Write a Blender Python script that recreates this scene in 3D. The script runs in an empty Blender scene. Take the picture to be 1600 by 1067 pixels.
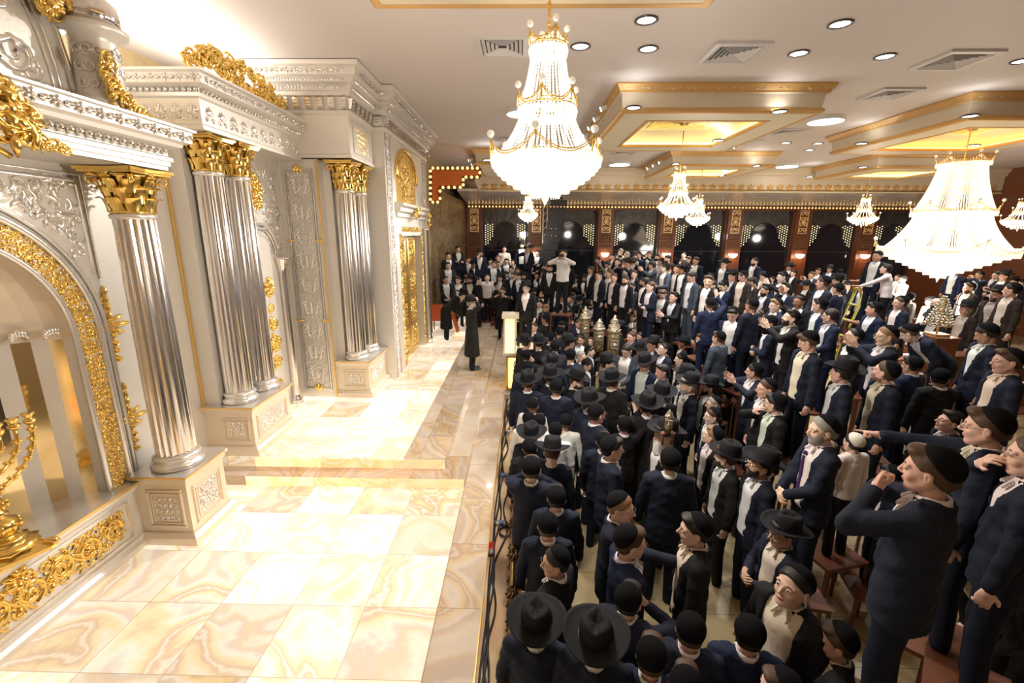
import bpy, math, random
import numpy as np
from math import sin, cos, pi, radians, sqrt
from mathutils import Matrix, Vector
random.seed(7)
COL = bpy.context.scene.collection
SC = bpy.context.scene

# ------------------------------------------------------------------ camera
F, CX, CY, HC = 705.0, 800.0, 533.5, 3.75
def _n(a): a = np.array(a, float); return a / np.linalg.norm(a)
_Y = _n((15, -170, F)); _r = radians(-0.6)
_d = np.array([sin(_r), cos(_r), 0.0]); _d = _n(_d - _Y * _d.dot(_Y)); _Z = -_d
_X = np.cross(_Y, _Z)
CM = np.array([_X, _Y, _Z])          # world = CM @ cam (x right, y down, z forward)
CP = np.array([0, 0, HC])
def ray(u, v): return CM @ np.array([u - CX, v - CY, F])
def onz(u, v, z):
    r = ray(u, v); return CP + r * (z - HC) / r[2]
def ony(u, v, y):
    r = ray(u, v); return CP + r * y / r[1]
def onx(u, v, x):
    r = ray(u, v); return CP + r * x / r[0]
def at_depth(u, v, d): return CP + ray(u, v) * d / F
cam = bpy.data.cameras.new('camera'); co = bpy.data.objects.new('camera', cam); COL.objects.link(co)
cam.sensor_fit = 'HORIZONTAL'; cam.sensor_width = 36.0; cam.lens = 36.0 * F / 1600.0
cam.clip_start = 0.05; cam.clip_end = 200
m = Matrix.Identity(4)
for i in range(3):
    m[i][0] = CM[i][0]; m[i][1] = -CM[i][1]; m[i][2] = -CM[i][2]; m[i][3] = CP[i]
co.matrix_world = m
SC.camera = co

# ------------------------------------------------------------------ materials
MATS = {}
def mat(name, color, rough=0.5, metal=0.0, emit=None, es=1.0, bump=None, var=None, objcol=False, trans=0.0, spec=0.5, coat=0.0):
    if name in MATS: return MATS[name]
    m = bpy.data.materials.new(name); m.use_nodes = True
    nt = m.node_tree; b = nt.nodes['Principled BSDF']
    b.inputs['Base Color'].default_value = (*color, 1)
    b.inputs['Roughness'].default_value = rough
    b.inputs['Metallic'].default_value = metal
    b.inputs['Specular IOR Level'].default_value = spec
    if coat: b.inputs['Coat Weight'].default_value = coat
    if trans: b.inputs['Transmission Weight'].default_value = trans
    if emit:
        b.inputs['Emission Color'].default_value = (*emit, 1); b.inputs['Emission Strength'].default_value = es
    L = nt.links
    src = None
    if objcol:
        oi = nt.nodes.new('ShaderNodeObjectInfo'); src = oi.outputs['Color']; L.new(src, b.inputs['Base Color'])
    if var:      # (scale, amount, second colour)
        tc = nt.nodes.new('ShaderNodeTexCoord'); no = nt.nodes.new('ShaderNodeTexNoise')
        no.inputs['Scale'].default_value = var[0]; no.inputs['Detail'].default_value = 4
        L.new(tc.outputs['Object'], no.inputs['Vector'])
        rp = nt.nodes.new('ShaderNodeValToRGB'); rp.color_ramp.elements[0].position = .35; rp.color_ramp.elements[1].position = .65
        L.new(no.outputs['Fac'], rp.inputs['Fac'])
        mx = nt.nodes.new('ShaderNodeMix'); mx.data_type = 'RGBA'
        mu = nt.nodes.new('ShaderNodeMath'); mu.operation = 'MULTIPLY'; mu.inputs[1].default_value = var[1]
        L.new(rp.outputs['Color'], mu.inputs[0]); L.new(mu.outputs[0], mx.inputs['Factor'])
        mx.inputs['A'].default_value = (*color, 1); mx.inputs['B'].default_value = (*var[2], 1)
        if src: L.new(src, mx.inputs['A'])
        L.new(mx.outputs['Result'], b.inputs['Base Color'])
    if bump:     # (type, scale, strength, distance)
        tc = nt.nodes.new('ShaderNodeTexCoord')
        if bump[0] == 'noise':
            t = nt.nodes.new('ShaderNodeTexNoise'); t.inputs['Detail'].default_value = 3; out = t.outputs['Fac']
        else:
            t = nt.nodes.new('ShaderNodeTexVoronoi'); t.feature = 'SMOOTH_F1'; out = t.outputs['Distance']
        t.inputs['Scale'].default_value = bump[1]
        L.new(tc.outputs['Object'], t.inputs['Vector'])
        bp = nt.nodes.new('ShaderNodeBump'); bp.inputs['Strength'].default_value = bump[2]; bp.inputs['Distance'].default_value = bump[3]
        L.new(out, bp.inputs['Height']); L.new(bp.outputs['Normal'], b.inputs['Normal'])
    MATS[name] = m; return m

SILVER = mat('silver_leaf', (.84, .78, .70), .36, .30, bump=('noise', 40, .12, .01), var=(3, .5, (.90, .85, .77)))
SILVB = mat('polished_silver', (.88, .85, .82), .16, .95)
SILVR = mat('silver_relief', (.90, .87, .83), .24, .7)
WARMS = mat('champagne_silver', (.86, .74, .58), .36, .30, bump=('noise', 60, .12, .01))
GOLD = mat('polished_gold', (.98, .68, .20), .2, .95)
GOLDM = mat('satin_gold', (.90, .60, .20), .35, .85)
GOLDL = mat('gold_leaf_wall', (.72, .56, .30), .45, .5, bump=('noise', 8, .3, .02), var=(5, .8, (.50, .40, .24)))
CEIL = mat('ceiling_paint', (.74, .66, .61), .6)
COFF = mat('coffer_cream', (.74, .62, .44), .5)
COFO = mat('coffer_ochre', (.72, .42, .14), .45, .2)
WOOD = mat('red_brown_wood', (.22, .075, .035), .35, var=(14, .5, (.15, .045, .02)), coat=.3)
WOODL = mat('bench_wood', (.17, .055, .025), .45, var=(14, .6, (.11, .035, .015)), coat=.15)
BLACKM = mat('black_metal', (.015, .015, .017), .45)
GLASS = mat('night_window_glass', (.012, .016, .03), .06, 0, spec=.8)
BRASS = mat('antique_brass', (.17, .105, .045), .42, .8, bump=('noise', 60, .5, .01))
WHITEM = mat('white_paint', (.8, .78, .75), .5)
RUBBER = mat('black_cable', (.02, .02, .022), .5)

# ------------------------------------------------------------------ mesh builder
class MB:
    def __init__(s): s.v = []; s.f = []; s.m = []; s.sm = []
    def add(s, vs, fs, mi=0, smooth=False):
        o = len(s.v); s.v.extend(vs); s.f.extend([tuple(i + o for i in f) for f in fs])
        s.m.extend([mi] * len(fs)); s.sm.extend([smooth] * len(fs)); return s
    def box(s, x0, y0, z0, x1, y1, z1, mi=0):
        vs = [(x, y, z) for z in (z0, z1) for y in (y0, y1) for x in (x0, x1)]
        return s.add(vs, [(0, 2, 3, 1), (4, 5, 7, 6), (0, 1, 5, 4), (2, 6, 7, 3), (0, 4, 6, 2), (1, 3, 7, 5)], mi)
    def hexa(s, b, t, mi=0):     # 4 bottom pts, 4 top pts (same winding)
        return s.add(list(b) + list(t), [(3, 2, 1, 0), (4, 5, 6, 7)] + [(i, (i + 1) % 4, 4 + (i + 1) % 4, 4 + i) for i in range(4)], mi)
    def lathe(s, c, prof, n=24, mi=0, fn=None, smooth=True, cap=True, axis=None):
        vs = []
        for (r, z) in prof:
            for i in range(n):
                a = 2 * pi * i / n; rr = r * (fn(a, z) if fn else 1)
                p = (rr * cos(a), rr * sin(a), z)
                if axis is not None: p = axis @ Vector(p)
                vs.append((c[0] + p[0], c[1] + p[1], c[2] + p[2]))
        fs = []
        for k in range(len(prof) - 1):
            for i in range(n):
                j = (i + 1) % n
                fs.append((k * n + i, k * n + j, (k + 1) * n + j, (k + 1) * n + i))
        if cap:
            fs.append(tuple(reversed(range(n)))); fs.append(tuple((len(prof) - 1) * n + i for i in range(n)))
        return s.add(vs, fs, mi, smooth)
    def tube(s, pts, rad, n=8, mi=0, closed=False, smooth=True):
        P = [Vector(p) for p in pts]; N = len(P)
        rr = rad if hasattr(rad, '__len__') else [rad] * N
        vs = []; up = None
        for i in range(N):
            if closed: t = (P[(i + 1) % N] - P[i - 1])
            else: t = P[min(i + 1, N - 1)] - P[max(i - 1, 0)]
            t = t.normalized() if t.length > 1e-9 else Vector((0, 0, 1))
            if up is None:
                up = Vector((0, 0, 1)) if abs(t.z) < .9 else Vector((1, 0, 0))
            a = up - t * up.dot(t)
            a = a.normalized() if a.length > 1e-6 else Vector((1, 0, 0)); up = a
            b = t.cross(a)
            for k in range(n):
                q = 2 * pi * k / n; p = P[i] + (a * cos(q) + b * sin(q)) * rr[i]
                vs.append(tuple(p))
        fs = []
        for i in range(N if closed else N - 1):
            for k in range(n):
                a = i * n + k; b = i * n + (k + 1) % n; c = ((i + 1) % N) * n + (k + 1) % n; d = ((i + 1) % N) * n + k
                fs.append((a, b, c, d))
        if not closed:
            fs.append(tuple(reversed(range(n)))); fs.append(tuple((N - 1) * n + k for k in range(n)))
        return s.add(vs, fs, mi, smooth)
    def ball(s, c, r, n=10, mi=0, sz=(1, 1, 1)):
        prof = [(max(1e-4, sin(pi * k / (n // 2 + 1))), -cos(pi * k / (n // 2 + 1))) for k in range(n // 2 + 2)]
        vs = []
        for (q, z) in prof:
            for i in range(n):
                a = 2 * pi * i / n
                vs.append((c[0] + q * cos(a) * r * sz[0], c[1] + q * sin(a) * r * sz[1], c[2] + z * r * sz[2]))
        fs = []
        for k in range(len(prof) - 1):
            for i in range(n):
                j = (i + 1) % n; fs.append((k * n + i, k * n + j, (k + 1) * n + j, (k + 1) * n + i))
        return s.add(vs, fs, mi, True)
    def sweep(s, path, prof, mi=0, closed=False, smooth=False):
        """path: plan polyline (x,y) ; prof: list of (outward offset, z). outward = right-hand side of the path direction"""
        N = len(path); vs = []
        for i in range(N):
            p = Vector(path[i])
            def nr(a, b):
                d = Vector(b) - Vector(a); d.normalize(); return Vector((d.y, -d.x))
            if closed or 0 < i < N - 1:
                n1 = nr(path[i - 1], path[i]); n2 = nr(path[i], path[(i + 1) % N])
                mm = n1 + n2; mm = mm / max(.2, mm.dot(n1))
            elif i == 0: mm = nr(path[0], path[1])
            else: mm = nr(path[-2], path[-1])
            for (o, z) in prof: vs.append((p.x + mm.x * o, p.y + mm.y * o, z))
        K = len(prof); fs = []
        for i in range(N if closed else N - 1):
            for k in range(K - 1):
                a = i * K + k; b = ((i + 1) % N) * K + k
                fs.append((a, b, b + 1, a + 1))
        if not closed:
            fs.append(tuple(reversed(range(K)))); fs.append(tuple((N - 1) * K + k for k in range(K)))
        return s.add(vs, fs, mi, smooth)
    def build(s, name, mats, parent=None, loc=None):
        me = bpy.data.meshes.new(name)
        me.from_pydata([tuple(map(float, v)) for v in s.v], [], s.f)
        if not isinstance(mats, (list, tuple)): mats = [mats]
        for q in mats: me.materials.append(q)
        me.polygons.foreach_set('material_index', s.m); me.polygons.foreach_set('use_smooth', s.sm)
        me.update()
        o = bpy.data.objects.new(name, me); COL.objects.link(o)
        if loc is not None: o.location = loc
        if parent: o.parent = parent; 
        return o

def localize(o, base):
    """shift a mesh object's data so its origin is at base (world) and parent-less location = base"""
    me = o.data; b = Vector(base); me.transform(Matrix.Translation(-b)); o.location = b
def tag(o, label=None, cat=None, group=None, kind=None):
    if label: o['label'] = label
    if cat: o['category'] = cat
    if group: o['group'] = group
    if kind: o['kind'] = kind
    return o
def empty(name, loc, label=None, cat=None, group=None, rz=0):
    o = bpy.data.objects.new(name, None); COL.objects.link(o); o.location = loc; o.rotation_euler = (0, 0, rz)
    o.empty_display_size = .1
    return tag(o, label, cat, group)
def part(mb, name, mats, root):
    """mesh given in world coords, parented to root keeping place"""
    o = mb.build(name, mats)
    M = root.matrix_basis.inverted()
    p = root
    while p.parent: p = p.parent; M = M @ p.matrix_basis.inverted()
    o.data.transform(M if root.parent is None else Matrix.Translation(-(worldloc(root))))
    o.parent = root
    return o
def worldloc(o):
    v = Vector(o.location)
    while o.parent: o = o.parent; v = o.matrix_basis @ v
    return v
def struct(mb, name, mats):
    o = mb.build(name, mats); o['kind'] = 'structure'; return o
def copy_tree(o, parent=None):
    c = o.copy(); COL.objects.link(c)
    if parent: c.parent = parent
    for ch in list(o.children): copy_tree(ch, c)
    return c

# ------------------------------------------------------------------ relief ornament: curves in panel space -> half-round ridges
def plane_map(o, sd, td, nd):
    o, sd, td, nd = Vector(o), Vector(sd), Vector(td), Vector(nd)
    return lambda s, t, h: tuple(o + sd * s + td * t + nd * h)
def ridge(mb, curve, mp, hk=1.0, mi=0, k=5):
    N = len(curve)
    if N < 2: return
    vs = []
    for i, (s, t, r) in enumerate(curve):
        a = curve[min(i + 1, N - 1)]; b = curve[max(i - 1, 0)]
        dx, dy = a[0] - b[0], a[1] - b[1]; l = sqrt(dx * dx + dy * dy) or 1; nx, ny = -dy / l, dx / l
        for j in range(k):
            q = pi * j / (k - 1); vs.append(mp(s + nx * r * cos(q), t + ny * r * cos(q), sin(q) * r * hk))
    fs = []
    for i in range(N - 1):
        for j in range(k - 1):
            a = i * k + j; fs.append((a, a + 1, a + k + 1, a + k))
    mb.add(vs, fs, mi, True)
def spiral(cx, cy, R, a0, turns=1.4, w=.12, hand=1, n=16, tail=0):
    pts = []
    for i in range(n):
        u = i / (n - 1); a = a0 + hand * u * turns * 2 * pi; r = R * (1 - u) ** .8 + R * .12
        pts.append((cx + r * cos(a), cy + r * sin(a), R * w * (1 - .35 * u) * (1.6 if i == n - 1 else 1)))
    return pts
def leaf(cx, cy, a, L, w, bend=.4, n=7):
    pts = []
    for i in range(n):
        u = i / (n - 1); aa = a + bend * u
        pts.append((cx + L * u * cos(aa), cy + L * u * sin(aa), w * (sin(pi * min(1, u * .9 + .1)) ** .7) + w * .06))
    return pts
def rosette(mb, cx, cy, R, mp, n=6, mi=0, hk=1):
    for k in range(n):
        a = 2 * pi * k / n; ridge(mb, leaf(cx + .15 * R * cos(a), cy + .15 * R * sin(a), a, R * .85, R * .24, 0), mp, hk, mi)
    ridge(mb, [(cx - R * .22, cy, R * .05), (cx - R * .1, cy, R * .22), (cx + R * .1, cy, R * .22), (cx + R * .22, cy, R * .05)], mp, hk * 1.4, mi)
def vine(mb, L, W, mp, pitch=None, w=.11, hk=1.2, mi=0, rnd=None, leaves=3, flower=False):
    """running scroll along s in [0,L], t in [0,W]"""
    rnd = rnd or random; pitch = pitch or W * .85; n = max(1, int(round(L / pitch))); p = L / n
    stem = []
    for i in range(n * 8 + 1):
        s = L * i / (n * 8); stem.append((s, W / 2 + W * .28 * sin(pi * s / p), W * .045))
    ridge(mb, stem, mp, hk, mi)
    for k in range(n):
        s = (k + .5) * p; hand = 1 if k % 2 else -1
        R = min(p, W) * .40
        cy = W / 2 - hand * W * .02
        ridge(mb, spiral(s, cy, R, (pi / 2 if hand < 0 else -pi / 2) + .4, 1.5, w * 1.3, hand, 18), mp, hk, mi)
        for q in range(leaves * 2):
            a = rnd.uniform(0, 2 * pi)
            ridge(mb, leaf(s + R * .85 * cos(a), cy + R * .85 * sin(a), a + hand * 1.0, R * .55, R * .2, hand * .9, 6), mp, hk, mi)
        if flower: rosette(mb, s, cy, R * .42, mp, 6, mi, hk)
        for sg in (0, 1):
            ridge(mb, leaf(k * p + p * .04, W * (.12 if sg else .88), (.6 if sg else -.6), R * .7, R * .2, .5), mp, hk, mi)
def filigree(mb, W, H, mp, cell, w=.13, hk=1.0, mi=0, seed=1):
    """dense mirror-symmetric scrollwork"""
    rnd = random.Random(seed)
    nx = max(1, int(round(W / 2 / cell))); ny = max(1, int(round(H / cell)))
    cx, cy = W / 2 / nx, H / ny
    for j in range(ny):
        for i in range(nx):
            hand = 1 if (i + j) % 2 else -1; a0 = rnd.uniform(0, 6.28); R = min(cx, cy) * .50
            sp = spiral((i + .5) * cx, (j + .5) * cy, R, a0, 1.25, w * 1.5, hand, 12)
            l1 = leaf((i + .5) * cx + R * .7, (j + .5) * cy + R * .6, rnd.uniform(0, 6.28), R * .9, R * .26, hand * .8, 5)
            l2 = leaf((i + .5) * cx - R * .7, (j + .5) * cy + R * .5, rnd.uniform(0, 6.28), R * .9, R * .24, -hand * .8, 5)
            for c in (sp, l1, l2):
                ridge(mb, c, mp, hk, mi); ridge(mb, [(W - s, t, r) for (s, t, r) in c], mp, hk, mi)
def frame_rect(mb, W, H, mp, w, hk=.8, mi=0):
    """raised flat moulding around a rectangle (s 0..W, t 0..H) """
    def bar(s0, t0, s1, t1):
        p = [mp(s0, t0, 0), mp(s1, t0, 0), mp(s1, t1, 0), mp(s0, t1, 0)]
        q = [mp(s0 + w * .25, t0 + w * .25, w * hk), mp(s1 - w * .25, t0 + w * .25, w * hk), mp(s1 - w * .25, t1 - w * .25, w * hk), mp(s0 + w * .25, t1 - w * .25, w * hk)]
        mb.add(p + q, [(4, 5, 6, 7)] + [(i, (i + 1) % 4, 4 + (i + 1) % 4, 4 + i) for i in range(4)], mi)
    bar(0, 0, W, w); bar(0, H - w, W, H); bar(0, w, w, H - w); bar(W - w, w, W, H - w)
# ================================================================== ROOM
ZF, ZL, ZU, ZC = -0.35, 0.12, 0.42, 6.55
def add_nodes_onyx(name, backlit=1.0, px=.727, py=.75, ox=-.79, oy=3.72, lit_xmax=None, amber=0.0):
    m = bpy.data.materials.new(name); m.use_nodes = True; nt = m.node_tree; N = nt.nodes; L = nt.links
    b = N['Principled BSDF']; b.inputs['Roughness'].default_value = .07; b.inputs['Coat Weight'].default_value = .3
    geo = N.new('ShaderNodeNewGeometry'); sep = N.new('ShaderNodeSeparateXYZ'); L.new(geo.outputs['Position'], sep.inputs[0])
    def M(op, a, bb=None, c=None):
        n = N.new('ShaderNodeMath'); n.operation = op
        for i, q in enumerate((a, bb, c)):
            if q is None: continue
            if isinstance(q, (int, float)): n.inputs[i].default_value = q
            else: L.new(q, n.inputs[i])
        return n.outputs[0]
    fx = M('DIVIDE', M('SUBTRACT', sep.outputs[0], ox), px); fy = M('DIVIDE', M('SUBTRACT', sep.outputs[1], oy), py)
    ix, iy = M('FLOOR', fx), M('FLOOR', fy)
    cb = N.new('ShaderNodeCombineXYZ'); L.new(ix, cb.inputs[0]); L.new(iy, cb.inputs[1])
    wn = N.new('ShaderNodeTexWhiteNoise'); wn.noise_dimensions = '3D'; L.new(cb.outputs[0], wn.inputs['Vector'])
    sc = N.new('ShaderNodeVectorMath'); sc.operation = 'SCALE'; sc.inputs['Scale'].default_value = 9; L.new(wn.outputs['Color'], sc.inputs[0])
    rot = N.new('ShaderNodeVectorRotate'); rot.rotation_type = 'Z_AXIS'; L.new(geo.outputs['Position'], rot.inputs['Vector'])
    L.new(M('MULTIPLY', wn.outputs['Value'], 2.2), rot.inputs['Angle'])
    ad = N.new('ShaderNodeVectorMath'); ad.operation = 'ADD'; L.new(rot.outputs[0], ad.inputs[0]); L.new(sc.outputs[0], ad.inputs[1])
    no = N.new('ShaderNodeTexNoise'); no.inputs['Scale'].default_value = .62; no.inputs['Detail'].default_value = 2.5; no.inputs['Distortion'].default_value = .8
    L.new(ad.outputs[0], no.inputs['Vector'])
    fine = N.new('ShaderNodeTexNoise'); fine.inputs['Scale'].default_value = 14; fine.inputs['Detail'].default_value = 4; L.new(ad.outputs[0], fine.inputs['Vector'])
    band = M('PINGPONG', M('ADD', M('MULTIPLY', no.outputs['Fac'], 5.0), M('MULTIPLY', fine.outputs['Fac'], .22)), 1.0)
    rp = N.new('ShaderNodeValToRGB'); cr = rp.color_ramp
    cols = [(0, (.96, .84, .64)), (.12, (.94, .89, .80)), (.3, (.98, .95, .88)), (.47, (.88, .75, .60)), (.55, (.82, .74, .69)), (.66, (.97, .94, .90)), (.82, (.97, .83, .58)), (.93, (.78, .62, .48)), (1, (.94, .90, .84))]
    cr.elements[0].position = 0; cr.elements[0].color = (*cols[0][1], 1); cr.elements[1].position = 1; cr.elements[1].color = (*cols[-1][1], 1)
    for p, c in cols[1:-1]:
        e = cr.elements.new(p); e.color = (*c, 1)
    L.new(band, rp.inputs['Fac'])
    # second, darker family of slabs chosen per tile
    hs = N.new('ShaderNodeHueSaturation'); hs.inputs['Saturation'].default_value = 1.25; hs.inputs['Value'].default_value = .8
    L.new(rp.outputs['Color'], hs.inputs['Color'])
    mx = N.new('ShaderNodeMix'); mx.data_type = 'RGBA'; L.new(M('GREATER_THAN', wn.outputs['Value'], .80), mx.inputs['Factor'])
    L.new(rp.outputs['Color'], mx.inputs['A']); L.new(hs.outputs['Color'], mx.inputs['B'])
    # joints
    def joint(f, w):
        fr = M('FRACT', f); return M('LESS_THAN', M('MINIMUM', fr, M('SUBTRACT', 1.0, fr)), w)
    jt = M('MAXIMUM', joint(fx, .004), joint(fy, .004))
    mj = N.new('ShaderNodeMix'); mj.data_type = 'RGBA'; L.new(jt, mj.inputs['Factor']); L.new(mx.outputs['Result'], mj.inputs['A']); mj.inputs['B'].default_value = (.55, .42, .3, 1)
    base = mj.outputs['Result']
    if amber:
        ma = N.new('ShaderNodeMix'); ma.data_type = 'RGBA'; ma.inputs['Factor'].default_value = amber; L.new(base, ma.inputs['A']); ma.inputs['B'].default_value = (.95, .38, .06, 1); base = ma.outputs['Result']
    dk = N.new('ShaderNodeMix'); dk.data_type = 'RGBA'; dk.blend_type = 'MULTIPLY'; dk.inputs['Factor'].default_value = 1; L.new(base, dk.inputs['A']); dk.inputs['B'].default_value = (.72, .64, .56, 1)
    L.new(dk.outputs['Result'], b.inputs['Base Color'])
    if backlit:
        es = M('MULTIPLY', M('ADD', .42, M('MULTIPLY', wn.outputs['Value'], .9)), backlit)
        low = M('SUBTRACT', 1.0, M('MULTIPLY', M('GREATER_THAN', wn.outputs['Value'], .80), .5))
        es = M('MULTIPLY', es, low)
        if lit_xmax is not None: es = M('MULTIPLY', es, M('LESS_THAN', sep.outputs[0], lit_xmax))
        wm = N.new('ShaderNodeMix'); wm.data_type = 'RGBA'; wm.blend_type = 'MULTIPLY'; wm.inputs['Factor'].default_value = 1; L.new(base, wm.inputs['A']); wm.inputs['B'].default_value = (1, .93, .80, 1)
        L.new(wm.outputs['Result'], b.inputs['Emission Color']); L.new(es, b.inputs['Emission Strength'])
    MATS[name] = m; return m
ONYX = add_nodes_onyx('backlit_onyx', .85, lit_xmax=-.8)
ONYXU = add_nodes_onyx('backlit_onyx_upper', .85, oy=6.2, lit_xmax=-1.75)
ONYXD = add_nodes_onyx('onyx_border', 0, ox=-.79, oy=3.72, px=.8, py=.95)
ONYXR = add_nodes_onyx('onyx_riser', 1.2, oy=0, ox=-.79, px=1.1, py=50, amber=.55)
# hall floor: beige stone tiles
FLOORM = bpy.data.materials.new('hall_stone_tiles'); FLOORM.use_nodes = True
_nt = FLOORM.node_tree; _b = _nt.nodes['Principled BSDF']; _b.inputs['Roughness'].default_value = .2
_tc = _nt.nodes.new('ShaderNodeNewGeometry'); _br = _nt.nodes.new('ShaderNodeTexBrick'); _br.offset = 0
_br.inputs['Scale'].default_value = 1; _br.inputs['Brick Width'].default_value = .6; _br.inputs['Row Height'].default_value = .6; _br.inputs['Mortar Size'].default_value = .006
_br.inputs['Color1'].default_value = (.36, .29, .16, 1); _br.inputs['Color2'].default_value = (.42, .33, .19, 1); _br.inputs['Mortar'].default_value = (.2, .15, .08, 1)
_nt.links.new(_tc.outputs['Position'], _br.inputs['Vector']); _nt.links.new(_br.outputs['Color'], _b.inputs['Base Color'])
PINKM = mat('pink_marble', (.66, .42, .27), .12, var=(2.2, .8, (.62, .50, .28)), coat=.4)

XL, XR, YB, YF = -6.3, 21.0, -1.6, 26.0
f = MB(); f.box(XL - .3, YB, ZF - .2, XR, YF, ZF); struct(f, 'floor', FLOORM)
c = MB(); c.box(XL - .3, YB, ZC, XR, YF, ZC + .2); struct(c, 'ceiling', CEIL)
w = MB(); w.box(XL - .3, YB, ZF, XL, 8.8, ZC); struct(w, 'wall_left', GOLDL)
w = MB(); w.box(XR, YB, ZF, XR + .3, YF, ZC); struct(w, 'wall_right', WOOD)
w = MB(); w.box(XL - .3, YB - .3, ZF, XR + .3, YB, ZC); struct(w, 'wall_back', mat('rear_wall_paint', (.45, .36, .28), .6))
w = MB(); w.box(-3.6, YF, ZF, XR + .3, YF + .3, ZC); struct(w, 'wall_front', mat('gallery_wall_paint', (.40, .33, .28), .6))
# ---- stage
st = MB(); st.box(-6.2, YB, ZF, -.40, 6.6, ZL); struct(st, 'stage_floor', ONYX)
bd = MB(); bd.box(-.80, YB, ZL, -.385, 18.0, ZL + .004); bd.box(-.385, YB, ZF, -.36, 18.0, ZL + .004); bd.box(-.80, 6.6, ZF, -.40, 18, ZL)
struct(bd, 'stage_border_floor', ONYXD)
up = MB(); up.box(-6.2, 6.15, ZL + .15, -1.12, 18.0, ZU); struct(up, 'upper_stage_floor', ONYXU)
mid = MB(); mid.box(-6.2, 5.87, ZL + .002, -.80, 18.0, ZL + .15); struct(mid, 'stage_step_floor', ONYXD)
rs = MB()
rs.box(-4.0, 5.862, ZL + .004, -.80, 5.872, ZL + .148); rs.box(-4.0, 6.142, ZL + .154, -1.12, 6.152, ZU - .002)
struct(rs, 'stage_riser_trim', ONYXR)
# ledge below the stage edge
lg = MB(); lg.box(-.36, YB, ZF, .02, 10.95, -.08); struct(lg, 'stage_ledge_floor', PINKM)
# gold strip along the stage edge
gs = MB(); gs.box(-.362, YB, ZL - .03, -.350, 10.4, ZL + .008); o = gs.build('edge_strip', GOLDM); tag(o, 'thin gold metal strip running along the edge of the marble stage', 'metal strip')

# ---- far wall behind the crowd, windows, pilasters
YW = 25.0
ZT, ZRAIL, ZSC = 5.15, 2.80, 2.62          # window head, mid rail, sconces
far = MB(); far.box(-3.6, YW + .42, ZF, XR, YW + .6, 6.2); struct(far, 'wall_far', WOOD)
pilx = [float(ony(u, 380, YW)[0]) for u in (741, 837, 945, 1041, 1145, 1250, 1352, 1452)]
BULB = mat('gallery_bulb_lens', (1, .85, .5), .4, emit=(1, .62, .2), es=1.6)
SCON = mat('sconce_glass', (1, .9, .8), .4, emit=(1, .72, .48), es=5)
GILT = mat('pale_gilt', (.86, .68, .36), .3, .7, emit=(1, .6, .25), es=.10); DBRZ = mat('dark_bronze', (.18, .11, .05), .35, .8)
PH = .46                                    # half width of a pilaster
def pilaster(x, k):
    r = empty('wood_pilaster', (x, YW, ZF), None, None)
    b = MB(); b.box(x - PH, YW + .15, ZF, x + PH, YW + .41, ZT); b.box(x - .38, YW, ZF, x + .44, YW + .15, ZT)
    for q in (-.2, 0.02, .24): b.box(x + q, YW - .02, 0, x + q + .04, YW, 2.5)
    part(b, 'wood_panel', WOOD, r)
    g = MB(); mp = plane_map((x - .21, YW - .005, 3.78), (1, 0, 0), (0, 0, 1), (0, -1, 0))
    frame_rect(g, .46, 1.2, mp, .04, .6)
    for j in range(4):
        ridge(g, spiral(.14, .18 + j * .28, .105, 0, 1.2, .22, 1, 10), mp, 1); ridge(g, spiral(.32, .18 + j * .28, .105, pi, 1.2, .22, -1, 10), mp, 1)
    rosette(g, .23, .6, .12, mp); part(g, 'gilt_fretwork', GILT, r)
    h = MB(); mp = plane_map((x - .33, YW - .01, 3.0), (1, 0, 0), (0, 0, 1), (0, -1, 0))
    for j in range(4):
        for i in range(4): rosette(h, .09 + i * .165, .1 + j * .18, .09, mp, 5)
    h.box(x - .32, YW - .05, 2.93, x + .34, YW - .005, 3.0); part(h, 'bronze_grille', DBRZ, r)
    if k != 0:
        s = MB(); s.lathe((x + .02, YW - .14, ZSC), [(.03, -.13), (.13, -.09), (.2, 0), (.22, .09)], 14); sc = part(s, 'sconce_shade', SCON, r)
        l = bpy.data.lights.new('sconce_lamp', 'POINT'); l.energy = 10; l.color = (1, .62, .32); l.shadow_soft_size = .12
        lo = bpy.data.objects.new('sconce_lamp', l); COL.objects.link(lo); lo.location = (x + .02, YW - .45, ZSC - .05)
    words = ['', 'second from the gold mosaic wall', 'third from the gold mosaic wall', 'fourth from the gold mosaic wall', 'fifth from the gold mosaic wall', 'sixth from the gold mosaic wall', 'behind the yellow ladder', 'hidden partly by the biggest chandelier']
    tag(r, 'red brown wood pilaster with gilt fretwork and sconce, ' + words[k], 'pilaster', 'pilasters between the windows')
    if k == 0: r['label'] = 'wide red brown wood pilaster with gilt fretwork beside the gold mosaic wall'
for k, x in enumerate(pilx): pilaster(x, k)
DOTM = mat('perforated_screen_light', (1, .9, .6), .5, emit=(1, .84, .50), es=1.0)
FRM = mat('window_frame_black', (.03, .03, .035), .4)
SCRN = mat('dark_screen', (.05, .05, .055), .3, bump=('noise', 4, .6, .05), var=(2, .8, (.11, .10, .09)))
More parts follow.
